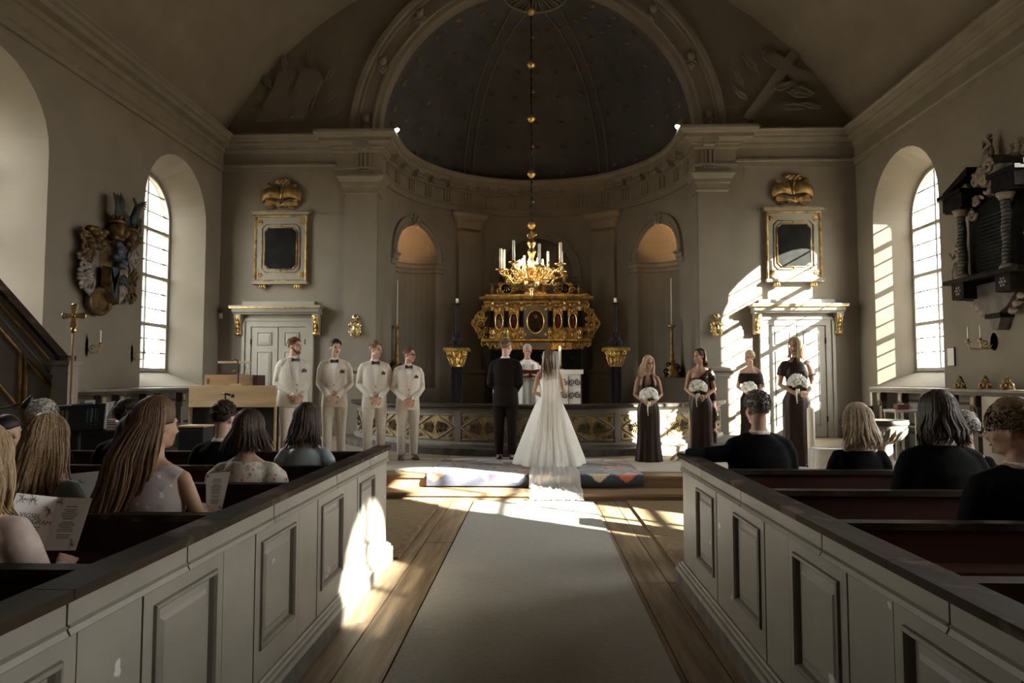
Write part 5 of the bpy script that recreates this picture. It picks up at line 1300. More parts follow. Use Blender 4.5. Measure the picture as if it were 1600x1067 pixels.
# ================================================================ LECTERN AND MUSIC CORNER
LE = thing('lectern', 'pale birch lectern with a black recess and a reading desk on top', 'lectern', (0, 0, PZ)); y0 = 9.55
xa, xb = atY(295, 620, y0).x, atY(431, 620, y0).x; zt = atY(360, 604, y0).z-PZ; zm = atY(360, 636, y0).z-PZ; zl = atY(360, 690, y0).z-PZ
MB().b2(xa, xb, y0, y0+.04, zm, zt).obj('front_panel', 'birch', LE)
MB().b2(xa, xb, y0+.12, y0+.14, 0, zm).obj('recess_back', 'black_matte', LE)
MB().b2(xa, xb, y0, y0+.04, 0, zl).obj('lower_panel', 'birch', LE)
xk = atY(427, 620, y0+.6).x; b = MB(); b.add([(xb-.002, y0+.04, 0), (xk, y0+.6, 0), (xk, y0+.6, zt), (xb-.002, y0+.04, zt), (xb-.03, y0+.04, 0), (xk-.03, y0+.6, 0), (xk-.03, y0+.6, zt), (xb-.03, y0+.04, zt)], [(0, 1, 2, 3), (7, 6, 5, 4), (0, 4, 5, 1), (1, 5, 6, 2), (2, 6, 7, 3), (3, 7, 4, 0)]); b.obj('side_panel', 'birch_dark', LE)
MB().b2(xb-.02, xb+.004, y0, y0+.04, zl, zm).obj('edge_strip', 'birch', LE)
b = MB(); b.add([(xa, y0, 0), (xa, y0, zt), (xa-.15, y0+.55, zt), (xa-.26, y0+.6, 0), (xa, y0+.03, 0), (xa, y0+.03, zt), (xa-.13, y0+.58, zt), (xa-.24, y0+.63, 0)], [(0, 1, 2, 3), (7, 6, 5, 4), (0, 4, 5, 1), (1, 5, 6, 2), (2, 6, 7, 3), (3, 7, 4, 0)]); b.obj('splayed_side', 'birch', LE)
b = MB().prism([(xa-.0, y0), (xb, y0), (xk, y0+.6), (xa-.15, y0+.58)], zt-.0, zt+.015); b.obj('top_board', 'birch', LE)
d0, d1 = atY(319, 600, y0+.2).x, atY(395, 600, y0+.2).x
MB().b2(d0, d1, y0+.2, y0+.225, zt+.015, zt+.17).obj('desk_back', 'birch_dark', LE); MB().b2(d1-.0, d1+.06, y0+.2, y0+.5, zt+.015, zt+.165).obj('desk_side', 'pew_red', LE)
MB().b2(d0+.12, d1-.12, y0+.35, y0+.42, zt+.34, zt+.37).obj('raised_shelf', 'birch', LE)
MB().b2(d0+.14, d1-.14, y0+.38, y0+.388, zt+.015, zt+.34).obj('clear_support', 'glass', LE)
for x in (d0+.02, d1-.04): MB().b2(x, x+.03, y0+.19, y0+.2, zt+.05, zt+.12).obj('metal_clip', 'silver_paint', LE)
lx = atY(371, 590, y0+.15).x
gl = thing('gooseneck_lamp', 'thin black gooseneck lamp standing on the birch lectern', 'lamp', (lx, y0+.13, PZ+zt+.015))
MB().box((0, .0, .0125), (.14, .10, .025)).obj('lamp_base', 'birch', gl)
MB().tube([(.02, 0, .02), (.02, 0, .3), (.0, 0, .36), (-.04, 0, .375), (-.08, -.01, .35)], .009, 8).obj('neck', 'black_plastic', gl)
mc = thing('microphone', 'black microphone on a slim stand before the birch lectern', 'microphone', (atY(352, 630, 9.2).x, 9.2, PZ)); zz = atY(352, 617, 9.2).z-PZ
MB().lathe([(.13, 0), (.13, .02), (.015, .03), (.011, zz-.05)], 12).obj('stand', 'black_plastic', mc)
MB().tube([(0, 0, zz-.06), (.0, 0, zz), (-.05, -.0, zz+.03)], .012, 6).obj('clip', 'black_plastic', mc)
b = MB(); b.tube([(-.05, 0, zz+.03), (.08, 0, zz-.005)], [.012, .017], 10); b.ell((.10, 0, zz-.012), (.03, .026, .026)); b.obj('mic_body', 'black_plastic', mc)
sb = thing('loudspeaker', 'black speaker box with a birch top beside the lectern foot', 'loudspeaker', (atY(315, 680, 8.9).x, 8.75, .09)); 
sz = atY(315, 664, 8.75).z-.09
MB().b2(-.16, .16, -.14, .14, 0, sz-.02).obj('cabinet', 'black_matte', sb); MB().b2(-.17, .17, -.15, .15, sz-.02, sz).obj('top', 'birch', sb); MB().b2(-.14, .14, -.155, -.14, .05, sz-.06).obj('grille', 'black_iron', sb)
mat('red_cover', (.30,.015,.03), .6); mat('binder_teal', (.16,.27,.31), .6); mat('binder_blue', (.15,.23,.30), .6); mat('binder_mint', (.40,.60,.54), .6); mat('binder_green', (.10,.22,.15), .6); mat('book_red', (.16,.025,.03), .6); mat('page_cream', (.6,.55,.45), .8)
# music desk with binders, seen from behind
MY = 6.7
md = thing('music_stand', 'black music stand with slots, seen from behind', 'music stand', (atY(125, 650, MY).x, MY, 0)); cz = atY(125, 652, MY).z
F = T(0, 0, cz) @ RZ(R(6)) @ RX(R(-14)) @ RY(R(-4))
hwd, hh = .235, .125
slots = [-.17, -.125, .06, .11, .16]
b = MB(); edges = [-hwd]+[q for s_ in slots for q in (s_-.017, s_+.017)]+[hwd]
for i in range(0, len(edges), 2): b.b2(edges[i], edges[i+1], -.006, .006, -hh, hh, F)
b.b2(-hwd, hwd, -.0065, .0065, -hh, -.09, F); b.b2(-hwd, hwd, -.0065, .0065, .085, hh, F); b.b2(-hwd, hwd, -.0065, .0065, -.075, -.06, F)
b.b2(-hwd, hwd, 0, .07, -hh-.012, -hh, F); b.obj('desk', 'black_matte', md)
MB().lathe([(.014, .12), (.012, cz-.1)], 10).obj('pole', 'black_matte', md)
for k in range(3): a = k*2.094+.4; MB().tube([(0, 0, .3), (.3*math.cos(a), .3*math.sin(a), .01)], .011, 6).obj('leg', 'black_matte', md)
for i, (xx, m_, hgt, w_) in enumerate(((-.165, 'binder_mint', .14, .12), (-.06, 'binder_green', .145, .11), (.045, 'binder_blue', .15, .10), (.125, 'binder_teal', .118, .07), (.185, 'paper', .14, .09))):
    o = thing('song_folder', ['mint folder on the music stand', 'green folder on the music stand', 'blue folder on the music stand', 'teal folder on the music stand', 'white sheet bundle on the music stand'][i]+' beside the pulpit stair', 'folder', md.location)
    MB().b2(xx-w_/2, xx+w_/2, .009+.009*i, .016+.009*i, -hh+.002, hgt, F).obj('cover', m_, o); MB().b2(xx-w_/2+.004, xx+w_/2-.004, .0163+.009*i, .0175+.009*i, -hh+.004, hgt-.004, F).obj('pages', 'paper', o)
o = thing('sheet_music', 'loose white sheet sticking up behind the music stand folders', 'sheet music', md.location)
b = MB(); b.b2(-.0, .10, .062, .064, -hh+.01, .185, F); b.add([(.2, .058, -.05), (.30, .058, .16), (.21, .058, .15), (.2, .06, -.05), (.30, .06, .16), (.21, .06, .15)], [(0, 1, 2), (5, 4, 3), (0, 3, 4, 1), (1, 4, 5, 2), (2, 5, 3, 0)], False, F); b.obj('sheet', 'paper', o)
pn = thing('upright_piano', 'dark upright piano beyond the pews beside the music stand', 'piano', (0, 0, 0)); px0, px1 = atY(100, 680, 7.0).x, atY(205, 680, 7.0).x; pzt = atY(170, 672, 7.0).z
MB().b2(px0, px1, 6.95, 7.35, 0, pzt-.03).obj('case', 'black_plastic', pn); MB().b2(px0-.02, px1+.02, 6.92, 7.37, pzt-.03, pzt).obj('lid', 'black_plastic', pn); MB().b2(px0+.05, px1-.05, 6.935, 6.95, .3, pzt-.2).obj('panel', 'black_matte', pn)
zs = pzt
for i, (w_, h_, m_, l_) in enumerate(((.26, .028, 'page_cream', 'lowest book of the stack on the dark piano'), (.27, .03, 'book_red', 'dark red book in the stack on the dark piano'), (.24, .022, 'page_cream', 'slim book under the top of the stack on the piano'), (.25, .028, 'book_red', 'top red book of the stack on the dark piano'))):
    xc = atY(172, 665, 7.1).x; o = thing('hymn_book', l_, 'book', (xc, 7.1, zs), .06*(-1)**i)
    MB().b2(-w_/2, w_/2, -.09, .09, .004, h_-.004).obj('pages', 'page_cream', o); MB().b2(-w_/2-.004, w_/2+.004, -.094, .094, 0, .004).b2(-w_/2-.004, w_/2+.004, -.094, .094, h_-.004, h_).b2(-w_/2-.004, w_/2+.004, .09, .094, 0, h_).obj('cover', 'book_red' if i % 2 else 'black_matte', o); zs += h_
ly = 6.4; lp = atY(46, 630, ly)
dl = thing('music_lamp', 'black swan-neck lamp reaching over the white-haired guest', 'lamp', (atY(-40, 640, ly).x, ly, 0))
MB().lathe([(.12, 0), (.12, .02), (.012, .04), (.010, lp.z-.12)], 12).obj('stand', 'black_plastic', dl)
dx = lp.x-dl.location.x; MB().tube([(0, 0, lp.z-.13), (.1, 0, lp.z-.07), (dx*.6, 0, lp.z-.04), (dx-.02, 0, lp.z+.02)], .008, 6).obj('neck', 'black_plastic', dl)
b = MB().lathe([(.018, .05), (.024, .03), (.04, -.01), (.055, -.07), (.05, -.07), (.035, -.01)], 14, M=T(dx, 0, lp.z+.02) @ RY(R(25))); b.obj('shade', 'black_plastic', dl)
# ================================================================ FONT, PASCHAL CANDLE, SIDE TABLE
fp = atZ(1381, 720, PZ); FYY = 9.8; fx = atY(1381, 660, FYY).x
fo = thing('baptismal_font', 'stone baptismal font with a wide fluted bowl', 'font', (fx, FYY, PZ)); ft = atY(1381, 656, FYY).z-PZ
MB().lathe([(.25, 0), (.25, .06), (.16, .10), (.11, .16), (.10, ft-.34), (.14, ft-.30)], 18).obj('pedestal', 'stone_pale', fo)
MB().lathe([(.13, ft-.32), (.20, ft-.26), (.265, ft-.17), (.29, ft-.10), (.295, ft-.07)], 24).obj('bowl', 'stone_pale', fo)
MB().lathe([(.29, ft-.075), (.31, ft-.06), (.315, ft-.03), (.30, ft-.015), (.31, ft), (.27, ft), (.25, ft-.04), (0, ft-.06)], 28).obj('rim', 'marble_grey', fo)
mat('font_blue', (.10,.105,.115), .6); mat('font_green', (.09,.10,.075), .6); mat('font_rose', (.20,.14,.11), .6); fm = ['font_blue', 'stone_pale', 'font_green', 'font_rose']
for k in range(20):
    a = 2*PI*k/20; b = MB(); b.tube([(r_*math.cos(a+.05*j), r_*math.sin(a+.05*j), z_) for j, (r_, z_) in enumerate(((.155, ft-.30), (.215, ft-.24), (.262, ft-.17), (.285, ft-.11)))], [.012, .024, .028, .012], 6); b.obj('gadroon', fm[k % 4], fo)
pcY = 8.1; pcx = atY(1267, 660, pcY).x; pt = atY(1267, 637, pcY).z
pc = thing('paschal_candle', 'thick tall cream candle standing before the sunlit doorway', 'candle', (pcx, pcY, 0)); pb_ = .52
MB().lathe([(.16, 0), (.16, .03), (.03, .06), (.025, pb_-.05), (.07, pb_-.02), (.07, pb_)], 14).obj('stand', 'black_iron', pc)
b = MB(); b.lathe([(.042, pb_), (.042, pt-.02), (.034, pt), (.0, pt-.012)], 16); b.obj('candle', 'candle', pc)
MB().tube([(0, 0, pt-.01), (.002, 0, pt+.012)], .003, 5).obj('wick', 'black_matte', pc)
tx = atY(1296, 700, 7.7).x; tz = atY(1290, 700, 7.7).z
dt = thing('draped_table', 'small low table under a pale grey cloth near the thick candle', 'table', (tx, 7.7, 0))
b = MB(); n = 40; P = []
for j, (q, z_) in enumerate(((1, tz), (1.02, tz-.02), (1.1, tz*.5), (1.22, .02))):
    for k in range(n):
        a = 2*PI*k/n; sq = 1/max(abs(math.cos(a)), abs(math.sin(a))); wv = 1+.05*j*math.sin(9*a)
        P.append((.17*q*min(sq, 1.3)*math.cos(a)*wv, .15*q*min(sq, 1.3)*math.sin(a)*wv, z_))
fs = [(j*n+k, j*n+(k+1) % n, (j+1)*n+(k+1) % n, (j+1)*n+k) for j in range(3) for k in range(n)]+[tuple(range(n))]
b.add(P, fs, True); mat('cloth_grey', (.46,.47,.47), .85, var=.06, scale=30, sheen=.2); b.obj('tablecloth', 'cloth_grey', dt); MB().b2(-.11, .11, -.10, .10, 0, tz-.01).obj('table_frame', 'stall_wood', dt)
sx = atY(1417, 660, 11.4).x; s_t = atY(1417, 640, 11.4).z-PZ
tb = thing('side_table', 'white side table in front of the choir stall behind the font', 'table', (min(sx, 6.2), 11.4, PZ))
MB().b2(-.28, .28, -.2, .2, s_t-.04, s_t).obj('table_top', 'stall_pale', tb)
for x in (-.25, .25):
    for y in (-.17, .17): MB().b2(x-.02, x+.02, y-.02, y+.02, 0, s_t-.04).obj('leg', 'stall_pale', tb)
o = thing('red_hymnal', 'red book lying on the white side table', 'book', (min(sx, 6.2)-.08, 11.4, PZ+s_t)); MB().b2(-.09, .09, -.07, .07, 0, .09).obj('cover', 'book_red', o); MB().b2(-.085, .094, -.065, .065, .008, .082).obj('pages', 'paper', o)
o = thing('paper_sheet', 'white folded sheet beside the red book on the side table', 'paper', (min(sx, 6.2)+.14, 11.4, PZ+s_t)); MB().add([(-.07, -.05, 0), (.07, -.05, 0), (.07, .0, .10), (-.07, 0, .10), (.07, .05, 0), (-.07, .05, 0)], [(0, 1, 2, 3), (3, 2, 4, 5)]).obj('sheet', 'paper', o)
kd = thing('prayer_desk', 'small dark wooden desk with a sloping top before the grey-haired man', 'desk', (2.17, 6.1, 0)); kz = atY(1262, 703, 6.1).z
b = MB(); b.add([(-.09, 0, kz), (.05, 0, kz), (.10, 0, kz-.16), (.10, 0, 0), (-.09, 0, 0), (-.09, .3, kz), (.05, .3, kz), (.10, .3, kz-.16), (.10, .3, 0), (-.09, .3, 0)], [(0, 1, 2, 3, 4), (9, 8, 7, 6, 5), (0, 5, 6, 1), (1, 6, 7, 2), (2, 7, 8, 3), (3, 8, 9, 4), (4, 9, 5, 0)]); b.obj('desk_body', 'stall_wood', kd); MB().b2(-.1, .06, -.01, .31, kz, kz+.015).obj('desk_top', 'pew_cap', kd)
kb = thing('red_folder', 'narrow red folder standing against the small dark desk', 'folder', (2.17-.115, 6.08, 0)); MB().b2(-.02, .02, 0, .2, .0, kz+.0).obj('cover', 'red_cover', kb); MB().b2(-.015, .015, .004, .196, .004, kz-.004).obj('pages', 'page_cream', kb)
ws = thing('wall_sensor', 'tiny white sensor box in the corner near the lectern', 'sensor', (-WX+.06, FY-.0, 2.95)); MB().b2(-.03, .03, -.05, 0, -.06, .06).obj('housing', 'paper', ws); MB().ell((0, -.05, -.02), (.018, .01, .018)).obj('lens', 'ink_soft', ws)
# ================================================================ UNSEEN HOUSE, ADDED TO KEEP SUN OFF THE RIGHT PEWS
mat('brick_out', (.30,.16,.10), .9, var=.2, scale=3); mat('roof_out', (.20,.09,.06), .8, var=.2, scale=3)
hs = thing('shade_house', 'unseen brick house added across the yard to block sun from the rear windows', 'house', (15.5, -8.3, -.6))
MB().b2(-2.5, 2.5, -4.7, 4.7, 0, 8.4).obj('walls', 'brick_out', hs)
MB().prism([(-2.6, 8.35), (2.6, 8.35), (0, 9.0)], -4.8, 4.8, RX(PI/2)).obj('roof', 'roof_out', hs)
# ================================================================ PEOPLE
JOBS = []
def later(mb, name, m_, parent, voxel=.012, smooth=3, kind=None):
    """a mesh of overlapping shapes that is fused into one continuous surface at the end"""
    o = mb.obj(name, m_, parent); JOBS.append((o, voxel, smooth)); return o
def fuse_all():
    for o, vx, sm in JOBS:
        r_ = o.modifiers.new('fuse', 'REMESH'); r_.mode = 'VOXEL'; r_.voxel_size = vx
        if sm: s_ = o.modifiers.new('soft', 'SMOOTH'); s_.factor = .5; s_.iterations = sm
    dg = bpy.context.evaluated_depsgraph_get(); out = []
    for o, vx, sm in JOBS: out.append(bpy.data.meshes.new_from_object(o.evaluated_get(dg)))
    for (o, vx, sm), me in zip(JOBS, out):
        old = o.data; o.modifiers.clear(); me.name = old.name
        if not me.materials: 
            for q in old.materials: me.materials.append(q)
        o.data = me; me.polygons.foreach_set('use_smooth', [True]*len(me.polygons)); bpy.data.meshes.remove(old)
def skin(n, c): mat('skin_'+n, c, .5, var=.06, scale=14, spec=.35)
skin('fair', (.58,.37,.27)); skin('tan', (.45,.265,.17)); skin('ruddy', (.54,.31,.22)); skin('pale', (.62,.43,.33))
HV = {}
def hairmat(n, c, c2):
    for sfx, f in (('', 1), ('_deep', .62), ('_light', 1.35)):
        mat('hair_'+n+sfx, [x*f for x in c], .45, var=.2, scale=30, stretch=(6,6,.5), col2=[x*f for x in c2], bump=.25, bscale=120, spec=.3)
    HV['hair_'+n] = ['hair_'+n, 'hair_'+n+'_deep', 'hair_'+n+'_light']
hairmat('ginger', (.16,.075,.03), (.07,.03,.012)); hairmat('dark', (.022,.014,.010), (.008,.005,.004)); hairmat('brown', (.15,.085,.045), (.06,.03,.015)); hairmat('lightbrown', (.17,.10,.05), (.07,.04,.02))
hairmat('blond', (.40,.28,.165), (.17,.105,.055)); hairmat('paleblond', (.56,.44,.30), (.28,.20,.12)); hairmat('grey', (.26,.24,.22), (.11,.10,.09)); hairmat('white', (.50,.48,.44), (.25,.235,.21)); hairmat('darkbrown', (.05,.028,.018), (.018,.010,.007)); hairmat('sandy', (.22,.15,.085), (.10,.06,.03))
mat('linen_cream', (.70,.65,.57), .85, var=.07, scale=30, stretch=(1,1,3), bump=.25, bscale=120, sheen=.1)
mat('suit_brown', (.012,.008,.0065), .85, var=.15, scale=30, spec=.12); mat('suit_black', (.0055,.0055,.006), .85, var=.15, scale=30, spec=.1); mat('suit_navy', (.006,.007,.012), .85, var=.15, scale=30, spec=.1)
mat('shirt_white', (.86,.85,.82), .8, var=.02); mat('shoe_brown', (.10,.04,.02), .35); mat('shoe_black', (.01,.009,.009), .3); mat('tie_dark', (.03,.012,.012), .5)
mat('satin_brown', (.030,.015,.011), .42, var=.12, scale=5, spec=.25); mat('velvet_brown', (.018,.011,.009), .7, var=.12, scale=5, spec=.15)
mat('gown', (.88,.86,.815), .55, var=.03, scale=4, sheen=.15); mat('lips', (.38,.13,.10), .5); mat('eye_dark', (.02,.015,.012), .2); mat('glasses', (.02,.02,.02), .3)
mat('blue_grey', (.27,.31,.31), .6, var=.08, scale=8, sheen=.2); mat('satin_blue', (.31,.37,.40), .32, var=.08, scale=8, sheen=.2); mat('pink_wool', (.52,.42,.38), .85, var=.06, scale=20, sheen=.2)
def floral(name, base, spots, scale=16):
    m = bpy.data.materials.new(name); m.use_nodes = True; nt = m.node_tree; b = nt.nodes['Principled BSDF']; b.inputs['Roughness'].default_value = .7
    tc = nt.nodes.new('ShaderNodeTexCoord'); prev = None
    for i, (c, sc_, th) in enumerate(spots):
        v = nt.nodes.new('ShaderNodeTexVoronoi'); v.inputs['Scale'].default_value = scale*sc_; v.inputs['Randomness'].default_value = 1
        mp = nt.nodes.new('ShaderNodeMapping'); mp.inputs['Location'].default_value = (i*3.1, i*1.7, i*.9); nt.links.new(tc.outputs['Object'], mp.inputs[0])
        nz = nt.nodes.new('ShaderNodeTexNoise'); nz.inputs['Scale'].default_value = 30; ad = nt.nodes.new('ShaderNodeVectorMath'); ad.operation = 'MULTIPLY_ADD'
        nt.links.new(mp.outputs[0], nz.inputs['Vector']); nt.links.new(nz.outputs['Color'], ad.inputs[0]); ad.inputs[1].default_value = (.035,)*3; nt.links.new(mp.outputs[0], ad.inputs[2]); nt.links.new(ad.outputs[0], v.inputs['Vector'])
        lt = nt.nodes.new('ShaderNodeMath'); lt.operation = 'LESS_THAN'; lt.inputs[1].default_value = th; nt.links.new(v.outputs['Distance'], lt.inputs[0])
        mx = nt.nodes.new('ShaderNodeMix'); mx.data_type = 'RGBA'; nt.links.new(lt.outputs[0], mx.inputs[0]); mx.inputs[7].default_value = tuple(c)+(1,)
        if prev is None: mx.inputs[6].default_value = tuple(base)+(1,)
        else: nt.links.new(prev, mx.inputs[6])
        prev = mx.outputs[2]
    nt.links.new(prev, b.inputs['Base Color']); M_[name] = m
floral('blouse_floral', (.62,.58,.50), [((.42,.40,.26), .9, .30), ((.55,.14,.15), 1.0, .25), ((.10,.11,.14), 1.5, .17), ((.60,.28,.25), 1.3, .16)], 27)
floral('dress_cream_floral', (.50,.46,.40), [((.36,.35,.28), 1.2, .28), ((.58,.55,.48), 1.6, .22)])
floral('dress_sheer_silver', (.42,.36,.35), [((.30,.32,.33), .8, .27), ((.62,.64,.64), 1.1, .20)])
TOR = {'m': [(.84,.155,.11,.01),(.95,.165,.12,.01),(1.08,.147,.108,0),(1.22,.162,.118,0),(1.35,.180,.122,0),(1.43,.168,.10,.006),(1.49,.10,.075,.012),(1.54,.06,.06,.012)],
       'f': [(.82,.160,.115,.015),(.93,.168,.120,.02),(1.06,.122,.090,0),(1.20,.135,.100,-.004),(1.32,.150,.102,0),(1.41,.140,.084,.005),(1.48,.072,.062,.010),(1.53,.048,.050,.010)]}
def loft(mb, rings, n=20, M=None, fold=None):
    vs, fs = [], []
    for i, (z, rx, ry, cy) in enumerate(rings):
        for k in range(n):
            a = 2*PI*k/n; q = 1 if fold is None else 1+fold(a, i/(len(rings)-1))
            vs.append((rx*q*math.cos(a), cy+ry*q*math.sin(a), z))
    for i in range(len(rings)-1):
        for k in range(n): k2 = (k+1) % n; fs.append((i*n+k, i*n+k2, (i+1)*n+k2, (i+1)*n+k))
    fs += [tuple(range(n-1, -1, -1)), tuple((len(rings)-1)*n+k for k in range(n))]
    return mb.add(vs, fs, True, M)
def ringat(rings, z):
    for a, b in zip(rings, rings[1:]):
        if a[0] <= z <= b[0]:
            t = (z-a[0])/(b[0]-a[0]); return [a[j]+(b[j]-a[j])*t for j in range(4)]
    return rings[0] if z < rings[0][0] else rings[-1]
def front(rings, x, z, off=0):
    _, rx, ry, cy = ringat(rings, z); t = min(.98, abs(x)/rx); return cy-ry*math.sqrt(1-t*t)-off
def hand(mb, w_, d, n_, side, curl=.5):
    w_, d, n_ = Vector(w_), Vector(d).normalized(), Vector(n_).normalized(); n_ = (n_-d*n_.dot(d)).normalized(); a = d.cross(n_)*side
    F = frame(w_+d*.05, d, a); mb.ell((0, 0, 0), (.055, .042, .018), F, 10, 8); mb.tube([w_-d*.03, w_+d*.02], [.028, .03], 8)
    for k in range(4):
        L = (.034, .038, .036, .028)[k]; p = w_+d*.09+a*(-.036+.024*k)*-1; dr = d.copy(); P = [p-d*.02, p]; r_ = [.0088, .0084]
        for j in range(3):
            dr = (dr*math.cos(curl*.9)+n_*math.sin(curl*.9)).normalized() if j else (dr*math.cos(curl*.5)+n_*math.sin(curl*.5)).normalized(); p = p+dr*L*(1-.15*j); P.append(p); r_.append(.0082-.0006*j)
        mb.tube(P, r_, 6)
    t0 = w_+d*.025+a*.03; t1 = t0+(d*.55+a*.75+n_*.3).normalized()*.04; mb.tube([t0, t1, t1+(d*.8+a*.2+n_*.5).normalized()*.035], [.013, .011, .009], 6)
def head_M(dz, yaw, pitch, tilt=0): return T(0, .005, 1.60+dz) @ RZ(yaw) @ RX(pitch) @ RY(tilt) @ T(0, -.012, .085)
def head(mb, H_, sex, neck_to):
    k = .95 if sex == 'f' else 1
    mb.ell((0, .012, .03), (.074*k, .095, .092), H_, 16, 12); mb.ell((0, -.03, -.03), (.060*k, .066, .085), H_, 14, 10)
    mb.ell((0, -.062, -.092), (.030*k, .028, .024), H_, 10, 8); mb.tube([(0, -.088, .012), (0, -.100, -.012), (0, -.112, -.034), (0, -.098, -.045)], [.010, .011, .014, .009], 7, M=H_)
    mb.ell((0, -.082, .024), (.045*k, .016, .012), H_, 10, 6); mb.ell((0, -.088, -.066), (.022, .012, .011), H_, 8, 6)
    for s in (-1, 1):
        mb.ell((s*.040*k, -.062, -.03), (.022, .022, .026), H_, 8, 6); mb.ell((s*.074*k, .012, -.012), (.010, .020, .032), H_ , 8, 6); mb.tube([(s*.045*k, .0, -.06), (s*.02, -.06, -.095)], [.022, .018], 7, M=H_)
    a = H_ @ Vector((0, .012, -.055)); mb.tube([a, (a+Vector(neck_to))/2, Vector(neck_to)], [.055*k, .052*k, .062*k], 12)
def face(rt, H_, sex, brow='hair_dark', par=None):
    k = .95 if sex == 'f' else 1
    for s in (-1, 1):
        MB().ell((s*.030*k, -.084, .004), (.012, .008, .007), H_, 8, 6).obj('eye', 'eye_dark', rt)
        MB().tube([(s*.016*k, -.096, .024), (s*.030*k, -.094, .029), (s*.046*k, -.082, .022)], [.004, .005, .003], 5, M=H_).obj('eyebrow', brow, rt)
    MB().ell((0, -.096, -.066), (.021, .006, .006), H_, 8, 6).obj('mouth', 'lips', rt)
def hair_cap(rt, H_, m_, thick=.014, back=118, side=88, frnt=52, seed=0, rough=.006, top=0, name='hair', k=1.0, part=None):
    g = MB(); nu, nv = 36, 12; vs = []; fs = []
    def lim(a):                                     # a = 0 towards the face
        c = math.cos(a)
        if c > .55: return frnt+(side-frnt)*(1-(c-.55)/.45)**1.6
        if c > -.1: return side+(.55-c)/.65*8
        return side+8+(back-side-8)*min(1, (-.1-c)/.5)
    for layer in (0, 1):
        for j in range(nv+1):
            for i in range(nu):
                a = 2*PI*i/nu; e = R(lim(a))*j/nv; d = Vector((math.sin(e)*math.sin(a), -math.sin(e)*math.cos(a), math.cos(e)))
                t = 0 if layer else thick*(1-.75*(j/nv)**3)+top*max(0, d.z)**2
                nzv = noise.noise(d*9+Vector((seed, 0, 0)))*rough+noise.noise(d*24+Vector((seed, 5, 0)))*rough*.6
                c = Vector((0, .012, .03)); r_ = (.074*k, .095, .092)
                q = c+Vector((d.x*(r_[0]+t+(nzv if not layer else -.006)), d.y*(r_[1]+t+(nzv if not layer else -.006)), d.z*(r_[2]+t+(nzv if not layer else -.006))))
                vs.append(q)
    o2 = (nv+1)*nu
    for j in range(nv):
        for i in range(nu):
            i2 = (i+1) % nu; fs.append((j*nu+i, (j+1)*nu+i, (j+1)*nu+i2, j*nu+i2)); fs.append((o2+j*nu+i, o2+j*nu+i2, o2+(j+1)*nu+i2, o2+(j+1)*nu+i))
    for i in range(nu): i2 = (i+1) % nu; fs.append((nv*nu+i, o2+nv*nu+i, o2+nv*nu+i2, nv*nu+i2))
    g.add(vs, fs, True, H_); return g.obj(name, m_, rt)
def tufts(rt, H_, m_, n=160, L=.03, seed=1, lim=75, name='hair_texture', r=.006):
    g = random.Random(seed); b = MB()
    for _ in range(n):
        a = g.random()*2*PI; e = R(lim+25*(1-math.cos(a))/2)*math.sqrt(g.random()); d = Vector((math.sin(e)*math.sin(a), -math.sin(e)*math.cos(a), math.cos(e)))
        b.cur = g.choice((0, 0, 1, 2)); p = Vector((0, .012, .03))+Vector((d.x*.082, d.y*.103, d.z*.10)); t = Vector((g.gauss(0, .6), g.gauss(.3, .6), -.2)); t = (t-d*t.dot(d)).normalized()
        b.tube([p, p+d*L*.35+t*L*.5, p+d*L*.3+t*L], [r, r, r*.3], 4, M=H_)
    return b.obj(name, HV.get(m_, m_), rt)
def locks(rt, H_, m_, n, length, seed, wave=.01, a0=55, a1=305, spread=.0, rad=.009, back=.13, name='hair_lock', curl_end=0, pull=0, e0=(8, 60), inward=0, freq=11, dens=2.0, pullx=0):
    """long hair: many tapering locks over the scalp that hang down behind the shoulders; a lock angle of 180 is the back of the head"""
    g = random.Random(seed); b = MB(); n = int(n*dens); rad = rad*.72
    for i in range(n):
        a = R(a0+(a1-a0)*((i*.618034) % 1)); eS = R(g.uniform(*e0)); P = []; c0 = Vector((0, .012, .03)); k = 1+.09*g.random(); b.cur = g.choice((0, 0, 0, 1, 2))
        ro = Vector((.086*k, .108*k, .104*k))
        def sc(e): d = Vector((math.sin(e)*math.sin(a), -math.sin(e)*math.cos(a), math.cos(e))); return c0+Vector((d.x*ro.x, d.y*ro.y, d.z*ro.z))
        for j in range(5): P.append(sc(eS+(R(98)-eS)*j/4))
        p = P[-1].copy(); L = length*g.uniform(.78, 1.05); ns = max(5, int(L/.035)); ph = a*2.2+g.gauss(0, .55); wv = wave*g.uniform(.5, 1.3); jx, jy = g.gauss(0, .012), g.gauss(0, .010)
        bk = -math.cos(a); base = p.copy(); fq = freq*g.uniform(.85, 1.15)
        for j in range(1, ns+1):
            t = j/ns; drop = L*t
            y = base.y+max(0, bk)*(back-.12)*min(1, drop/.18)+pull*t+jy*t; x = base.x*(1+spread*t-inward*t)+jx*t+pullx*t
            x += wv*(math.sin(ph+drop*fq)-math.sin(ph)); y += wv*.7*(math.cos(ph*1.3+drop*fq)-math.cos(ph*1.3))
            if curl_end: x += curl_end*math.sin(ph+t*7)*t*t; y += curl_end*math.cos(ph+t*7)*t*t
            P.append(Vector((x, y, base.z-drop)))
        m = len(P); r_ = [rad*(.55+.45*min(1, q/4)) if q < m*.75 else rad*max(.15, (m-1-q)/(m*.25)) for q in range(m)]
        b.tube(P, r_, 5, flat=.55, M=H_)
    return b.obj(name, HV.get(m_, m_), rt)
def legs_stand(mb, r0, r1, r2, z0=.06, st=.10):
    for s in (-1, 1): mb.tube([(s*.085, .01, .93), (s*.095, 0, .75), (s*st, -.01, .5), (s*st, .01, z0)], [r0, r0*.97, r1, r2], 12)
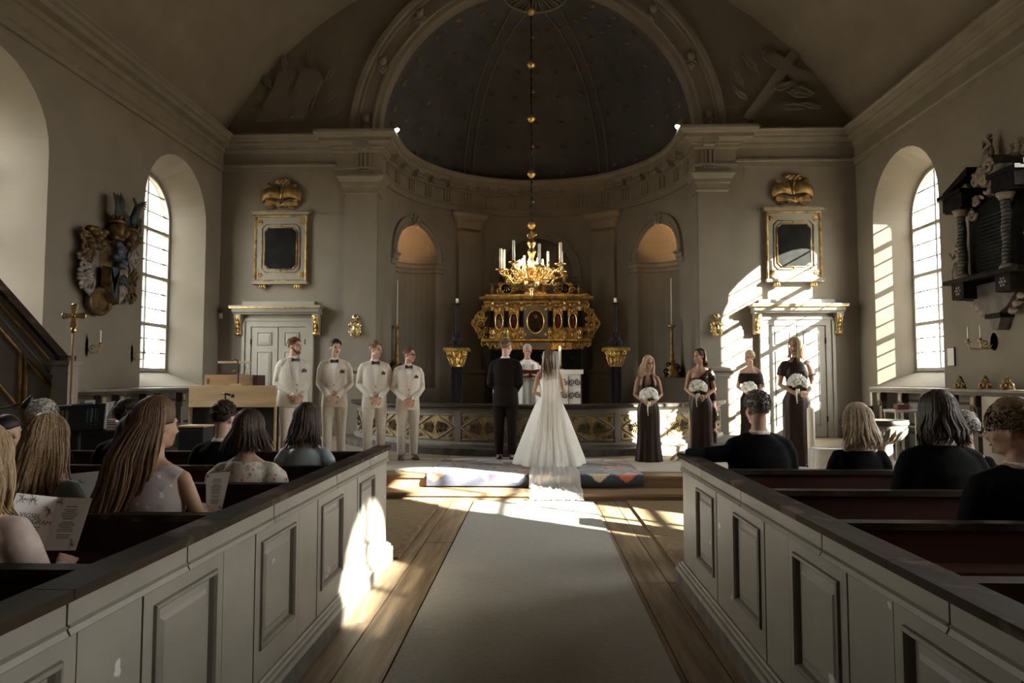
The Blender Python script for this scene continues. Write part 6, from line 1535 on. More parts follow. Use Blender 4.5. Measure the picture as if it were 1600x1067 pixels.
def legs_sit(mb, r0, r1, r2, dz=-.40):
    for s in (-1, 1): mb.tube([(s*.09, .02, .92+dz), (s*.10, -.2, .95+dz), (s*.11, -.44, .93+dz), (s*.11, -.45, .5), (s*.11, -.43, .09)], [r0, r0, r1, r1*.85, r2], 12)
def shoe(rt, x, y, m_, yaw=0):
    M = T(x, y, 0) @ RZ(yaw); b = MB()
    b.loftless = None
    vs = []; n = 12; rows = ((0, 1.0), (.025, 1.0), (.05, .9), (.075, .6))
    for z, q in rows:
        for k in range(n):
            a = 2*PI*k/n; yy = -.05+.135*math.sin(a)*q; w_ = .046*q*(1-.25*max(0, yy)/.1); zz = z*(1 if yy > -.07 else .75); vs.append((w_*math.cos(a), yy+(.03 if z > .06 else 0), zz))
    fs = [(j*n+k, j*n+(k+1) % n, (j+1)*n+(k+1) % n, (j+1)*n+k) for j in range(3) for k in range(n)]+[tuple(range(n-1, -1, -1)), tuple(3*n+k for k in range(n))]
    b.add(vs, fs, True, M); b.obj('shoe', m_, rt)
ARMS = {'clasp': (((-.232, .045, 1.14), (-.075, -.19, .955)), ((.232, .045, 1.14), (.065, -.205, .945))),
        'book': (((-.235, .0, 1.16), (-.12, -.25, 1.22)), ((.235, .0, 1.16), (.12, -.25, 1.22))),
        'hold': (((-.225, .02, 1.14), (-.085, -.20, 1.03)), ((.225, .02, 1.14), (.075, -.21, 1.02))),
        'side': (((-.25, .03, 1.15), (-.22, -.06, .90)), ((.25, .03, 1.15), (.22, -.06, .90))),
        'fold': (((-.24, .02, 1.13), (-.08, -.24, 1.04)), ((.24, .02, 1.13), (.08, -.24, 1.04))),
        'lap': (((-.235, -.03, 1.16), (-.10, -.26, 1.02)), ((.235, -.03, 1.16), (.10, -.26, 1.02))),
        'read': (((-.235, -.06, 1.15), (-.13, -.31, 1.20)), ((.235, -.06, 1.15), (.13, -.31, 1.20))),
        'rail': (((-.24, -.03, 1.15), (-.12, -.24, 1.02)), ((.36, .0, 1.36), (.47, -.17, 1.345)))}
def arm_pts(arms, s, sh, dz):
    (e, w_) = ARMS[arms][0 if s < 0 else 1]; return [Vector((s*sh, .005, 1.43+dz)), Vector((s*(sh+.028), .008, 1.37+dz)), Vector(e)+Vector((0, 0, dz)), Vector(w_)+Vector((0, 0, dz))]
def body(rt, sex, sk, arms, H_, dz=0, sit=False, voxel=.0066, hands=True, shx=None):
    b = MB(); T_ = TOR[sex]; rg_ = [(z+dz, rx*.97, ry*.97, cy) for z, rx, ry, cy in T_]; loft(b, rg_)
    sh = shx or (.172 if sex == 'm' else .152); q = 1 if sex == 'm' else .82
    head(b, H_, sex, (0, .012, 1.50+dz))
    for s in (-1, 1):
        p = arm_pts(arms, s, sh, dz); b.tube([p[0], p[1], (p[1]+p[2])/2, p[2], (p[2]*.65+p[3]*.35), p[3]], [.044*q, .046*q, .044*q, .040*q, .041*q, .027*q], 10); b.ell(p[0]-Vector((0, 0, .006)), (.05*q, .05*q, .046*q), None, 10, 8); b.tube([(s*.03, .014, 1.50+dz), (s*.09, .010, 1.462+dz), p[0]-Vector((0, 0, .004))], [.045*q, .042*q, .042*q], 8)
        d = p[3]-p[2]
        if hands:
            if arms == 'clasp': hand(b, p[3], (-s*.8, -.35, -.55), (0, 1, -.2), s, .45)
            elif arms in ('hold', 'fold'): hand(b, p[3], (-s*.6, -.75, -.1), (-s*.6, .8, .0), s, .8)
            else: hand(b, p[3], d, (-s*.5, 0, -1), s, .5)
        if sex == 'f': b.ell((s*.062, -.075, 1.275+dz), (.058, .052, .056), None, 10, 8)
    if sit: legs_sit(b, .075*q+.01, .055, .036, dz)
    else: legs_stand(b, .08, .052, .036)
    for s in (-1, 1): b.ell((s*(.11 if sit else .1), (-.48 if sit else -.03), .035), (.036, .09, .03), None, 8, 6)
    return later(b, 'body', sk, rt, voxel, 2)
def grow(sex, o, dz=0, f=1.0): return [(z+dz, rx*f+o, ry*f+o, cy) for z, rx, ry, cy in TOR[sex]]
def jacket(rt, m_, arms, dz=0, hem=.80, fat=0, sit=False, shirt=True, bow=True, square=False, voxel=.012):
    J = [(hem+dz, .198+fat, .150+fat, .012), (.95+dz, .186+fat, .140+fat*1.4, .008), (1.08+dz, .172+fat, .130+fat*1.4, 0), (1.22+dz, .186+fat, .138+fat, 0), (1.35+dz, .205+fat*.5, .140+fat*.5, .004), (1.43+dz, .195, .118, .010), (1.475+dz, .13, .095, .014), (1.51+dz, .082, .078, .016)]
    b = MB(); loft(b, J, 24)
    for s in (-1, 1):
        p = arm_pts(arms, s, .168, dz); b.ell(p[0]+Vector((s*.004, 0, -.008)), (.066, .072, .062), None, 10, 8); b.tube([(s*.045, .014, 1.475+dz), (s*.10, .010, 1.452+dz), p[0]+Vector((0, 0, -.006))], [.058, .062, .064], 10); b.tube([p[0], p[1], (p[1]+p[2])/2, p[2], p[2]*.5+p[3]*.5, p[2]*.06+p[3]*.94], [.062, .067, .062, .057, .050, .044], 12)
    jk = later(b, 'jacket', m_, rt, voxel, 3)
    if shirt:
        g = MB(); rows = 8                           # white shirt front in the V
        V = [(1.135+dz+.365*i/rows) for i in range(rows+1)]
        for i in range(rows):
            for j in range(4):
                def pt(ii, jj): z = V[ii]; w_ = .008+.046*(ii/rows)**1.1; x = -w_+2*w_*jj/4; return (x, front(J, x, z, .010), z)
                g.add([pt(i, j), pt(i, j+1), pt(i+1, j+1), pt(i+1, j)], [(0, 1, 2, 3)], True)
        g.obj('shirt_front', 'shirt_white', jk)
        for s in (-1, 1):
            g = MB(); P = []
            for i in range(7):
                z = 1.12+dz+.385*i/6; w0 = .007+.047*(i/6)**1.1; w1 = w0+(.045 if i < 5 else .03)*min(1, .3+i/3.5)
                P.append(((s*w0, front(J, s*w0, z, .013), z), (s*w1, front(J, s*w1, z, .013), z+(.0 if i < 5 else .012))))
            for (a, b_), (c, d) in zip(P, P[1:]): g.add([a, b_, d, c], [(0, 1, 2, 3)], True)
            g.obj('lapel', m_, jk)
        for i in range(2): z = 1.115+dz-.085*i; MB().ell((.0, front(J, 0, z, .004), z), (.009, .005, .009), None, 8, 6).obj('button', 'shoe_brown', jk)
        if square: MB().prism([(-.03, 0), (.03, 0), (.034, .045), (.012, .03), (0, .06), (-.02, .035)], 0, .012, frame((.115, front(J, .115, 1.30+dz, .012), 1.30+dz), (1, .3, 0), (0, 0, 1))).obj('pocket_square', 'tie_dark', jk)
        if bow:
            g = MB(); y = front(J, 0, 1.47+dz, .012)-.008; z = 1.482+dz
            for s in (-1, 1): g.add([(0, y-.012, z-.012), (0, y-.012, z+.012), (s*.06, y-.004, z+.027), (s*.06, y-.004, z-.027), (0, y+.008, z-.012), (0, y+.008, z+.012), (s*.06, y+.012, z+.027), (s*.06, y+.012, z-.027)], [(0, 1, 2, 3), (7, 6, 5, 4), (0, 4, 5, 1), (1, 5, 6, 2), (2, 6, 7, 3), (3, 7, 4, 0)])
            g.ell((0, y-.012, z), (.014, .012, .015), None, 8, 6); g.obj('bow_tie', 'tie_dark', rt)
    c = MB(); c.lathe([(.068, 1.475+dz), (.066, 1.535+dz), (.062, 1.535+dz), (.062, 1.48+dz)], 18, (0, .012, 0)); c.obj('shirt_collar', 'shirt_white', rt)
    for s in (-1, 1):
        p = arm_pts(arms, s, .168, dz); MB().tube([p[2]*.12+p[3]*.88, p[2]*-.01+p[3]*1.01], [.038, .036], 10).obj('shirt_cuff', 'shirt_white', rt)
    return jk
def trousers(rt, m_, sit=False, dz=0, fat=0):
    b = MB()
    if sit: legs_sit(b, .105+fat, .085, .062, dz); loft(b, [(.82+dz, .17+fat, .13+fat, .0), (.95+dz, .18+fat, .135+fat, .01), (1.05+dz, .165+fat, .125+fat, 0)])
    else: legs_stand(b, .103+fat, .078, .066, .07); loft(b, [(.84, .165+fat, .125+fat, .01), (.95, .178+fat, .13+fat, .01), (1.05, .165+fat, .12+fat, 0)])
    return later(b, 'trousers', m_, rt, .014, 3)
def person(label, loc, rz, h, group=None):
    rt = thing('person', label, 'person', loc, R(rz), group); rt.scale = (h/1.8,)*3; return rt
# ---------------------------------------------------------------- groomsmen
def groomsman(label, u, top_v, Y, rz, hy, hp, hair, sk, cut, fat=0, extra=None, shoes='shoe_brown'):
    p = atY(u, top_v, Y); rt = person(label, (p.x, Y, PZ+.012), rz, (p.z-PZ-.012)*1.0)
    H_ = head_M(0, R(hy), R(hp)); body(rt, 'm', sk, 'clasp', H_); jacket(rt, 'linen_cream', 'clasp', 0, .79, fat, square=True); trousers(rt, 'linen_cream', fat=fat*.6)
    for s in (-1, 1): shoe(rt, s*.105, -.02, shoes, s*.25)
    face(rt, H_, 'm', hair); hair_cap(rt, H_, hair, *cut); tufts(rt, H_, hair, 120, .03, len(label), 60)
    if extra: extra(rt, H_)
    return rt
def beard(rt, H_): 
    b = MB(); b.ell((0, -.066, -.088), (.044, .036, .032), H_); 
    for s in (-1, 1): b.tube([(s*.066, -.0, -.03), (s*.056, -.04, -.065), (s*.03, -.072, -.09)], [.010, .014, .014], 6, M=H_)
    b.obj('beard', 'hair_ginger', rt)
def moustache(rt, H_): MB().tube([(-.028, -.088, -.056), (0, -.100, -.050), (.028, -.088, -.056)], [.005, .008, .005], 6, M=H_).obj('moustache', 'hair_dark', rt)
def specs(rt, H_):
    b = MB()
    for s in (-1, 1):
        b.tube([(s*.032+.021*math.cos(2*PI*k/14), -.102, .004+.017*math.sin(2*PI*k/14)) for k in range(15)], .0024, 5, False, M=H_); b.tube([(s*.053, -.10, .008), (s*.076, -.02, .006), (s*.078, .03, 0)], .0022, 5, M=H_)
    b.tube([(-.012, -.103, .006), (.012, -.103, .006)], .0022, 5, M=H_); b.obj('spectacles', 'glasses', rt)
groomsman('broad groomsman with short ginger hair and beard next to the lectern', 459, 529, 10.5, 38, 40, 3, 'hair_ginger', 'skin_ruddy', (.010, 126, 90, 50, 1, .004, .008), .035, beard)
groomsman('dark-haired groomsman with a moustache, second from the lectern', 524, 532, 10.75, 12, 22, 4, 'hair_dark', 'skin_fair', (.014, 124, 90, 46, 2, .005, .012), 0, moustache)
groomsman('groomsman with swept sandy hair, between moustache and spectacles', 586, 535, 10.7, 20, 45, 4, 'hair_sandy', 'skin_fair', (.012, 124, 90, 46, 3, .006, .022), 0)
groomsman('groomsman with spectacles and short hair, next to the groom', 638, 543, 10.8, 18, 52, 6, 'hair_lightbrown', 'skin_ruddy', (.010, 124, 88, 48, 4, .004, .012), 0, specs)
# ---------------------------------------------------------------- groom and priest
p = atY(790, 530, 10.75); gr = person('groom in a dark brown suit seen from behind beside the bride', (p.x, 10.75, .27), 168, p.z-.27)
H_ = head_M(0, R(-22), R(4)); body(gr, 'm', 'skin_fair', 'clasp', H_); jacket(gr, 'suit_brown', 'clasp', 0, .79, .008); trousers(gr, 'suit_brown'); face(gr, H_, 'm', 'hair_lightbrown')
hair_cap(gr, H_, 'hair_sandy', .012, 126, 90, 48, 7, .005, .014); tufts(gr, H_, 'hair_sandy', 140, .03, 9, 62)
for s in (-1, 1): shoe(gr, s*.105, -.02, 'shoe_black', s*.2)
MB().b2(-.002, .002, .143, .15, .80, .98).obj('back_vent', 'suit_black', gr)
p = atY(824, 538, 12.35); pr = person('white-haired priest in white vestments reading from a red book', (p.x, 12.35, .40), 8, p.z-.40)
H_ = head_M(0, R(-6), R(14)); body(pr, 'm', 'skin_ruddy', 'book', H_)
def robe(rt, m_, rings, arms, name, sleeve=(.07, .075, .08, .085), n=64, nf=14, amp=.045, dz=0, sl=True):
    b = MB(); loft(b, rings, n, None, lambda a, t: amp*(1-t)*math.sin(nf*a)); o = b.obj(name, m_, rt)
    if sl:
        for s in (-1, 1): q = arm_pts(arms, s, .16, dz); MB().tube([q[0]-Vector((s*.05, 0, 0)), q[1], q[2], q[2]*.4+q[3]*.6, q[2]*.12+q[3]*.88], [.06, sleeve[0], sleeve[1], sleeve[2], sleeve[3]], 14).obj('sleeve', m_, o)
    return o
robe(pr, 'white_cloth', [(.03, .30, .25, .02), (.5, .26, .21, .01), (.95, .215, .165, .01), (1.2, .20, .150, 0), (1.36, .21, .145, 0), (1.44, .19, .115, .006), (1.49, .105, .088, .012), (1.51, .075, .075, .014)], 'book', 'alb')
for s in (-1, 1): MB().tube([(s*.06, .075, 1.50), (s*.085, -.02, 1.50), (s*.085, -.14, 1.38), (s*.085, -.172, 1.2), (s*.09, -.20, .9), (s*.09, -.25, .45)], [.035]*6, 6, flat=.25).obj('stole', 'runner_pale', pr)
MB().lathe([(.064, 1.49), (.062, 1.535), (.058, 1.535), (.058, 1.49)], 16, (0, .012, 0)).obj('black_collar', 'suit_black', pr); MB().box((0, -.05, 1.515), (.03, .006, .025)).obj('collar_tab', 'shirt_white', pr)
face(pr, H_, 'm', 'hair_white'); hair_cap(pr, H_, 'hair_white', .008, 114, 88, 34, 8, .004, .0); specs(pr, H_)
for s in (-1, 1): shoe(pr, s*.1, -.04, 'shoe_black', s*.2)
bk = thing('service_book', 'open dark red service book in the hands of the priest', 'book', pr.matrix_basis @ Vector((0, -.33, 1.245)), R(8)); Fb = RX(R(-35))
for s in (-1, 1): MB().box((s*.085, 0, 0), (.17, .22, .008), Fb @ RY(s*-.12)).obj('cover', 'book_red', bk); MB().box((s*.082, 0, .010), (.155, .205, .012), Fb @ RY(s*-.12)).obj('pages', 'page_cream', bk)
# ---------------------------------------------------------------- bride
p = atY(858, 547, 10.25); br = person('bride in a strapless white gown with a long sheer veil, seen from behind', (p.x, 10.25, .27), 178, p.z-.27)
H_ = head_M(0, R(-8), R(6)); body(br, 'f', 'skin_tan', 'fold', H_)
G = [(0, .535, .50, .10), (.02, .54, .505, .10), (.10, .525, .47, .09), (.25, .475, .41, .065), (.45, .405, .335, .045), (.62, .345, .28, .03), (.78, .285, .23, .022), (.9, .235, .19, .018), (.98, .19, .148, .012), (1.04, .138, .108, .004), (1.08, .130, .100, 0)]
b = MB(); loft(b, G, 96, None, lambda a, t: (.085*math.sin(8*a+.4)+.035*math.sin(19*a+1))*max(0, 1-t*1.1)); gw = b.obj('gown_skirt', 'gown', br)
b = MB(); loft(b, [(1.05, .134, .102, 0), (1.12, .132, .102, 0), (1.2, .143, .110, -.004), (1.27, .156, .116, -.004), (1.335, .160, .114, 0)], 32); 
for s in (-1, 1): b.ell((s*.062, -.080, 1.275), (.064, .058, .060), None, 10, 8)
later(b, 'gown_bodice', 'gown', br, .012, 2)
b = MB()
for k in range(14): b.ell((0, .105, 1.06+k*.02), (.005, .005, .005), None, 6, 4)
b.obj('back_buttons', 'gown', br)
face(br, H_, 'f'); hair_cap(br, H_, 'hair_brown', .014, 120, 96, 50, 12, .004); locks(br, H_, 'hair_brown', 70, .34, 4, .012, 70, 290, .25, .013, .16, curl_end=.02)
for s in (-1, 1): shoe(br, s*.09, -.02, 'shirt_white')
# sheer veil: falls from the comb down the back, over the rug and the steps
m = bpy.data.materials.new('tulle'); m.use_nodes = True; nt = m.node_tree; bs = nt.nodes['Principled BSDF']; bs.inputs['Base Color'].default_value = (.90, .885, .85, 1); bs.inputs['Roughness'].default_value = .7
tr = nt.nodes.new('ShaderNodeBsdfTransparent'); mx = nt.nodes.new('ShaderNodeMixShader'); mx.inputs[0].default_value = .52
nt.links.new(tr.outputs[0], mx.inputs[1]); nt.links.new(bs.outputs[0], mx.inputs[2]); nt.links.new(mx.outputs[0], nt.nodes['Material Output'].inputs[0]); M_['tulle'] = m
sc_ = br.scale.x; bx, by = br.location.x, br.location.y
def veil_path():                                   # world (y, z, half width)
    tz = br.location.z+1.775*sc_
    return [(by+.03, tz+.012, .10), (by-.07, tz-.01, .115), (by-.125, tz-.12, .125), (by-.16, tz-.32, .13), (by-.18, tz-.55, .14), (by-.21, tz-.78, .16), (by-.30, tz-1.05, .20), (by-.44, tz-1.28, .23), (by-.58, tz-1.46, .28), (by-.72, .30, .31), (by-.86, .288, .32), (9.03, .286, .33), (8.98, .25, .33), (8.95, .14, .335), (8.88, .115, .335), (8.68, .112, .335), (8.60, .09, .335), (8.575, .03, .335), (8.50, .022, .33)]
VP = veil_path(); b = MB(); n = 44; vs = []; fs = []; sub = []
for (a, c) in zip(VP, VP[1:]):
    for t in (0, .33, .66): sub.append(tuple(a[j]+(c[j]-a[j])*t for j in range(3)))
sub.append(VP[-1]); m_ = len(sub)
for i, (y, z, w_) in enumerate(sub):
    t = i/(m_-1)
    for k in range(n+1):
        q = -1+2*k/n; rip = .022*(1-abs(q)*.3)*math.sin(q*17+t*2)*min(1, t*4)+.010*math.sin(q*37)
        hng = 1 if z > .35 else 0
        xx = bx+.02+w_*q+.03*t; yy = y+(rip if hng else rip*.3)+(.05*q*q if t < .3 else 0); zz = z+(0 if hng else abs(rip)*.9)
        vs.append((xx, yy, zz))
for i in range(m_-1):
    for k in range(n): fs.append((i*(n+1)+k, i*(n+1)+k+1, (i+1)*(n+1)+k+1, (i+1)*(n+1)+k))
b.add(vs, fs, True); BI = br.matrix_basis.inverted(); b.v = [tuple(BI @ Vector(q)) for q in b.v]; ve = b.obj('veil', 'tulle', br)
b = MB(); rgl = random.Random(4); lastrow = sub[-6:]
for k in range(30):                                # lace scallops on the hem
    q = -1+2*(k+.5)/30; wl = .33; yy = 8.52+.04*abs(math.sin(k*1.6)); b.ell((bx+.05+wl*q, yy, .034), (.020, .022, .004), BI, 8, 5); b.ell((bx+.05+wl*q, yy+.05+.03*math.sin(k*2.3), .045), (.012, .014, .004), BI, 7, 4)
for s in (-1, 1):
    for k in range(10): b.ell((bx+.05+s*.30*(1-.08*k), 8.56+.02*k, .055+.01*k), (.014, .016, .004), BI, 7, 4)
b.obj('lace_hem', 'gown', ve)
# ---------------------------------------------------------------- bridesmaids and bouquets
def bouquet(rt, label, P=(0, -.27, 1.12), r=.105):
    c = rt.matrix_basis @ Vector(P); o = thing('bouquet', label, 'bouquet', c, rt.rotation_euler.z); g = random.Random(len(label)); s_ = rt.scale.x
    k = 0
    for i in range(22):
        t = (i+.5)/22; e = math.asin(1-1.25*t); a = i*2.399; d = Vector((math.cos(e)*math.cos(a), math.cos(e)*math.sin(a), math.sin(e))); q = d*r*g.uniform(.9, 1.05)
        b = MB(); R_ = g.uniform(.036, .046); b.ell(q, (R_, R_, R_*.9), None, 10, 7)
        for j in range(5):
            aa = j*1.2566+g.random(); t1 = d.orthogonal().normalized(); t2 = d.cross(t1); w_ = q+d*R_*.45+(t1*math.cos(aa)+t2*math.sin(aa))*R_*.5; b.ell(w_, (R_*.55, R_*.55, R_*.5), None, 7, 5)
        b.obj('peony', 'petal_white', o)
    b = MB()
    for i in range(7): a = i*.9; b.tube([(.02*math.cos(a), .02*math.sin(a), -.03), (.012*math.cos(a)+.01, .012*math.sin(a), -.12), (.03*math.cos(a+.5)+.02, .03*math.sin(a+.5), -.25)], .006, 5)
    b.obj('stems', 'leaf_green', o); MB().lathe([(.024, -.15), (.027, -.08)], 10).obj('ribbon_wrap', 'petal_white', o)
    MB().tube([(-.02, -.03, -.1), (-.03, -.045, -.2), (-.02, -.04, -.29)], [.009, .010, .006], 5, flat=.3).obj('ribbon_tail', 'petal_white', o)
    return o
def maid(label, u, top_v, Y, rz, hy, hp, hair, style, m_, blabel, sk='skin_tan', bp=(0, -.285, 1.12), tilt=0):
    p = atY(u, top_v, Y); rt = person(label, (p.x, Y, PZ+.012), rz, p.z-PZ-.012)
    H_ = head_M(0, R(hy), R(hp), tilt); body(rt, 'f', sk, 'hold', H_); face(rt, H_, 'f', 'hair_lightbrown')
    S = [(0, .225, .19, .02), (.03, .225, .19, .02), (.25, .20, .165, .02), (.5, .185, .15, .02), (.75, .19, .145, .02), (.92, .188, .140, .02), (1.0, .152, .112, .01), (1.06, .131, .099, 0), (1.09, .134, .101, 0)]
    b = MB(); loft(b, S, 72, None, lambda a, t: (.07*math.sin(7*a+u)+.04*math.sin(13*a))*max(0, 1-t*1.25)**1.3); sk_ = b.obj('dress_skirt', m_, rt)
    b = MB(); top = {'halter': 1.30, 'one': 1.33, 'off': 1.31, 'cap': 1.46}[style]
    B = [r_ for r_ in grow('f', .010) if 1.05 < r_[0] < top]+[[top]+list(ringat(grow('f', .010), top)[1:])]
    loft(b, [(1.04, .136, .102, .004)]+B, 28)
    for s in (-1, 1): b.ell((s*.062, -.080, 1.270), (.066, .060, .062), None, 10, 8)
    if style == 'halter':
        for s in (-1, 1): b.tube([(s*.085, -.125, 1.27), (s*.075, -.11, 1.36), (s*.055, -.05, 1.47), (s*.03, .05, 1.505), (0, .075, 1.505)], [.038, .034, .028, .022, .018], 8, flat=.45)
    elif style == 'one':
        b.tube([(-.02, -.118, 1.30), (.08, -.105, 1.37), (.15, -.03, 1.45), (.145, .05, 1.42), (.10, .09, 1.32)], [.05, .06, .055, .05, .05], 10, flat=.5); q = arm_pts('hold', 1, .152, 0); b.tube([q[0], q[1], q[1]*.6+q[2]*.4], [.058, .064, .064], 10)
    elif style == 'off':
        loft(b, [(1.20, .215, .125, 0), (1.28, .222, .135, 0), (1.36, .212, .125, .004), (1.395, .195, .105, .006)], 28)
    else:
        for s in (-1, 1): q = arm_pts('hold', s, .152, 0); b.tube([q[0]-Vector((s*.04, 0, 0)), q[0], q[1], q[1]*.55+q[2]*.45], [.06, .062, .070, .072], 12)
        b.lathe([(.085, 1.43), (.060, 1.50), (.058, 1.53)], 16, (0, .010, 0))
    later(b, 'dress_bodice', m_, rt, .011, 2)
    if style == 'one': MB().tube([(.15, .07, 1.42), (.20, .12, 1.1), (.21, .13, .7), (.20, .12, .25)], [.05, .045, .055, .06], 8, flat=.35).obj('dress_sash', m_, rt)
    bouquet(rt, blabel, bp); return rt, H_
rt, H_ = maid('bridesmaid in a halter-neck brown gown with long wavy blond hair', 1012, 557, 10.6, -6, 22, 10, 'hair_paleblond', 'halter', 'satin_brown', 'white peony bouquet held by the bridesmaid in the halter gown')
hair_cap(rt, H_, 'hair_paleblond', .016, 122, 98, 44, 21, .004, .006); locks(rt, H_, 'hair_paleblond', 90, .30, 5, .016, 50, 310, .30, .013, .15, curl_end=.02)
rt, H_ = maid('bridesmaid in a one-shoulder brown gown with sleek dark hair', 1093, 546, 11.0, -14, -42, 4, 'hair_darkbrown', 'one', 'satin_brown', 'white peony bouquet held by the bridesmaid in the one-shoulder gown', bp=(-.03, -.285, 1.16))
hair_cap(rt, H_, 'hair_darkbrown', .010, 120, 96, 42, 22, .003, .004); locks(rt, H_, 'hair_darkbrown', 50, .22, 6, .006, 110, 250, .0, .012, .14, inward=.3)
rt, H_ = maid('bridesmaid in an off-shoulder brown dress with tied-back pale hair', 1172, 549, 12.5, -10, -48, 4, 'hair_paleblond', 'off', 'velvet_brown', 'white peony bouquet held by the bridesmaid in the off-shoulder dress', 'skin_fair', bp=(-.06, -.285, 1.10))
hair_cap(rt, H_, 'hair_paleblond', .016, 120, 94, 44, 23, .004, .010); locks(rt, H_, 'hair_paleblond', 36, .22, 7, .008, 140, 220, .0, .012, .14, inward=.3)
rt, H_ = maid('tall bridesmaid in a high-necked brown satin gown before the white door', 1243, 529, 10.2, -8, -40, 3, 'hair_blond', 'cap', 'satin_brown', 'white peony bouquet held by the tall bridesmaid before the white door', bp=(-.05, -.285, 1.16))
hair_cap(rt, H_, 'hair_blond', .014, 120, 94, 44, 24, .004, .006); locks(rt, H_, 'hair_blond', 34, .26, 8, .008, 140, 220, .0, .012, .14, inward=.3)
locks(rt, H_, 'hair_blond', 5, .28, 9, .014, 48, 66, .1, .008, .12, name='side_lock', curl_end=.015); locks(rt, H_, 'hair_blond', 5, .28, 10, .014, 294, 312, .1, .008, .12, name='side_lock', curl_end=.015)
# ---------------------------------------------------------------- seated guests, facing the altar
def guest(label, u, top_v, yb, sex, sk, arms='lap', hy=0, hp=6, rz=180, dy=.20, tilt=0, Y=None):
    """u, top_v: where the crown shows; yb: pew back behind the guest"""
    y = Y or yb+dy; p = atY(u, top_v, y); h = (p.z-.0)/1.41*1.8; h = max(1.62, min(1.92, h))
    rt = person(label, (p.x, y, 0), rz, h); dz = -.40; H_ = head_M(dz, R(hy), R(hp), tilt)
    body(rt, sex, sk, arms, H_, dz, True, .011, True); return rt, H_, dz
def top_garment(rt, m_, sex, arms, dz, o=.014, sleeve=1.0, neck=1.47, puff=0, name='blouse'):
    b = MB(); g = [q for q in grow(sex, o, 0) if q[0] < neck]+[[neck]+list(ringat(grow(sex, o), neck)[1:])]
    loft(b, [(z+dz, rx, ry, cy) for z, rx, ry, cy in g], 26); sh = .172 if sex == 'm' else .152; q_ = 1 if sex == 'm' else .85
    for s in (-1, 1):
        if sex == 'f': b.ell((s*.062, -.080, 1.270+dz), (.066, .060, .062), None, 10, 8)
        if sleeve > 0:
            p = arm_pts(arms, s, sh, dz); e = p[1]+(p[2]-p[1])*min(1, sleeve*2)
            P = [p[0]-Vector((s*.03, 0, 0)), p[0], p[1], (p[1]+e)/2, e]; r_ = [.06*q_, .064*q_, (.066+puff)*q_, (.062+puff)*q_, (.056+puff*.5)*q_]
            if sleeve > .5: P.append(p[2]+(p[3]-p[2])*min(.95, (sleeve-.5)*2)); r_.append(.044*q_)
            b.tube(P, r_, 12)
        else: b.tube([(s*.03, .012, 1.475+dz), (s*.09, .010, 1.448+dz), (s*.138, .005, 1.418+dz)], [.044, .048, .05], 10)
    o_ = later(b, name, m_, rt, .012, 3)
    sk_ = MB(); legs_sit(sk_, .10, .085, .07, dz); loft(sk_, [(.80+dz, .18, .135, 0), (.95+dz, .185, .14, .01), (1.04+dz, .15, .115, 0)])
    later(sk_, 'skirt' if sex == 'f' else 'trousers', m_ if sex == 'f' else 'suit_black', rt, .016, 3); return o_
def suit_guest(rt, m_, arms, dz, fat=0):
    jacket(rt, m_, arms, dz, .86, fat, True, True, False); trousers(rt, m_, True, dz, fat*.6)
    for s in (-1, 1): shoe(rt, s*.11, -.47, 'shoe_black')
def wshoes(rt):
    for s in (-1, 1): shoe(rt, s*.11, -.47, 'shoe_black')
# women's side
rt, H_, dz = guest('dark-haired guest in a pale blue satin blouse at the pew end', 478, 633, LY[0], 'f', 'skin_fair', hy=-14)
top_garment(rt, 'satin_blue', 'f', 'lap', dz, .018, 1, 1.47, .012); wshoes(rt); hair_cap(rt, H_, 'hair_darkbrown', .02, 122, 100, 46, 31, .006, .01); locks(rt, H_, 'hair_darkbrown', 90, .24, 11, .016, 60, 300, .15, .014, .16, curl_end=.025)
b = MB(); b.tube([(-.07, .07, .05), (-.02, .10, .055), (.05, .09, .05), (.085, .03, .04)], [.012, .018, .018, .012], 6, M=H_); b.obj('twisted_braid', 'hair_brown', rt)
rt, H_, dz = guest('guest with a dark bob in a cream blouse embroidered with pink flowers', 388, 643, LY[1], 'f', 'skin_fair', hy=-8)
top_garment(rt, 'blouse_floral', 'f', 'lap', dz, .034, 1, 1.48, .045); wshoes(rt); hair_cap(rt, H_, 'hair_darkbrown', .024, 124, 104, 48, 32, .004, .004); locks(rt, H_, 'hair_darkbrown', 200, .16, 12, .006, 50, 310, .75, .016, .17, e0=(4, 40))
rt, H_, dz = guest('guest with very long brown hair and a silver clip in a sheer sleeveless dress', 243, 624, LY[2], 'f', 'skin_tan', 'read', hy=-26, hp=4)
top_garment(rt, 'dress_sheer_silver', 'f', 'read', dz, .014, 0, 1.46); wshoes(rt); hair_cap(rt, H_, 'hair_brown', .018, 124, 100, 44, 33, .003, .008)
locks(rt, H_, 'hair_brown', 190, .62, 13, .016, 62, 262, .35, .012, .19, curl_end=.03, pull=.02, pullx=.13)
b = MB(); b.tube([(.070, .105, .05), (.078, .122, .01), (.070, .125, -.035)], [.006, .012, .006], 7, M=H_); b.tube([(.048, .122, .05), (.054, .135, .01), (.048, .135, -.03)], [.006, .011, .006], 7, M=H_); b.tube([(.06, .115, .0), (.05, .13, .0)], .008, 6, M=H_); b.obj('hair_clip', 'silver_paint', rt)
rt, H_, dz = guest('guest in a cream lace dress mostly hidden by the long brown hair', 207, 652, LY[1], 'f', 'skin_fair', hy=0)
top_garment(rt, 'dress_cream_floral', 'f', 'lap', dz, .02, 1, 1.48, .02); wshoes(rt); hair_cap(rt, H_, 'hair_dark', .018, 124, 100, 44, 34, .004); locks(rt, H_, 'hair_dark', 60, .16, 14, .005, 60, 300, .1, .015, .15)
rt, H_, dz = guest('guest with long honey blond hair in a blue-grey dress', 72, 650, LY[2], 'f', 'skin_fair', 'read', hy=-6)
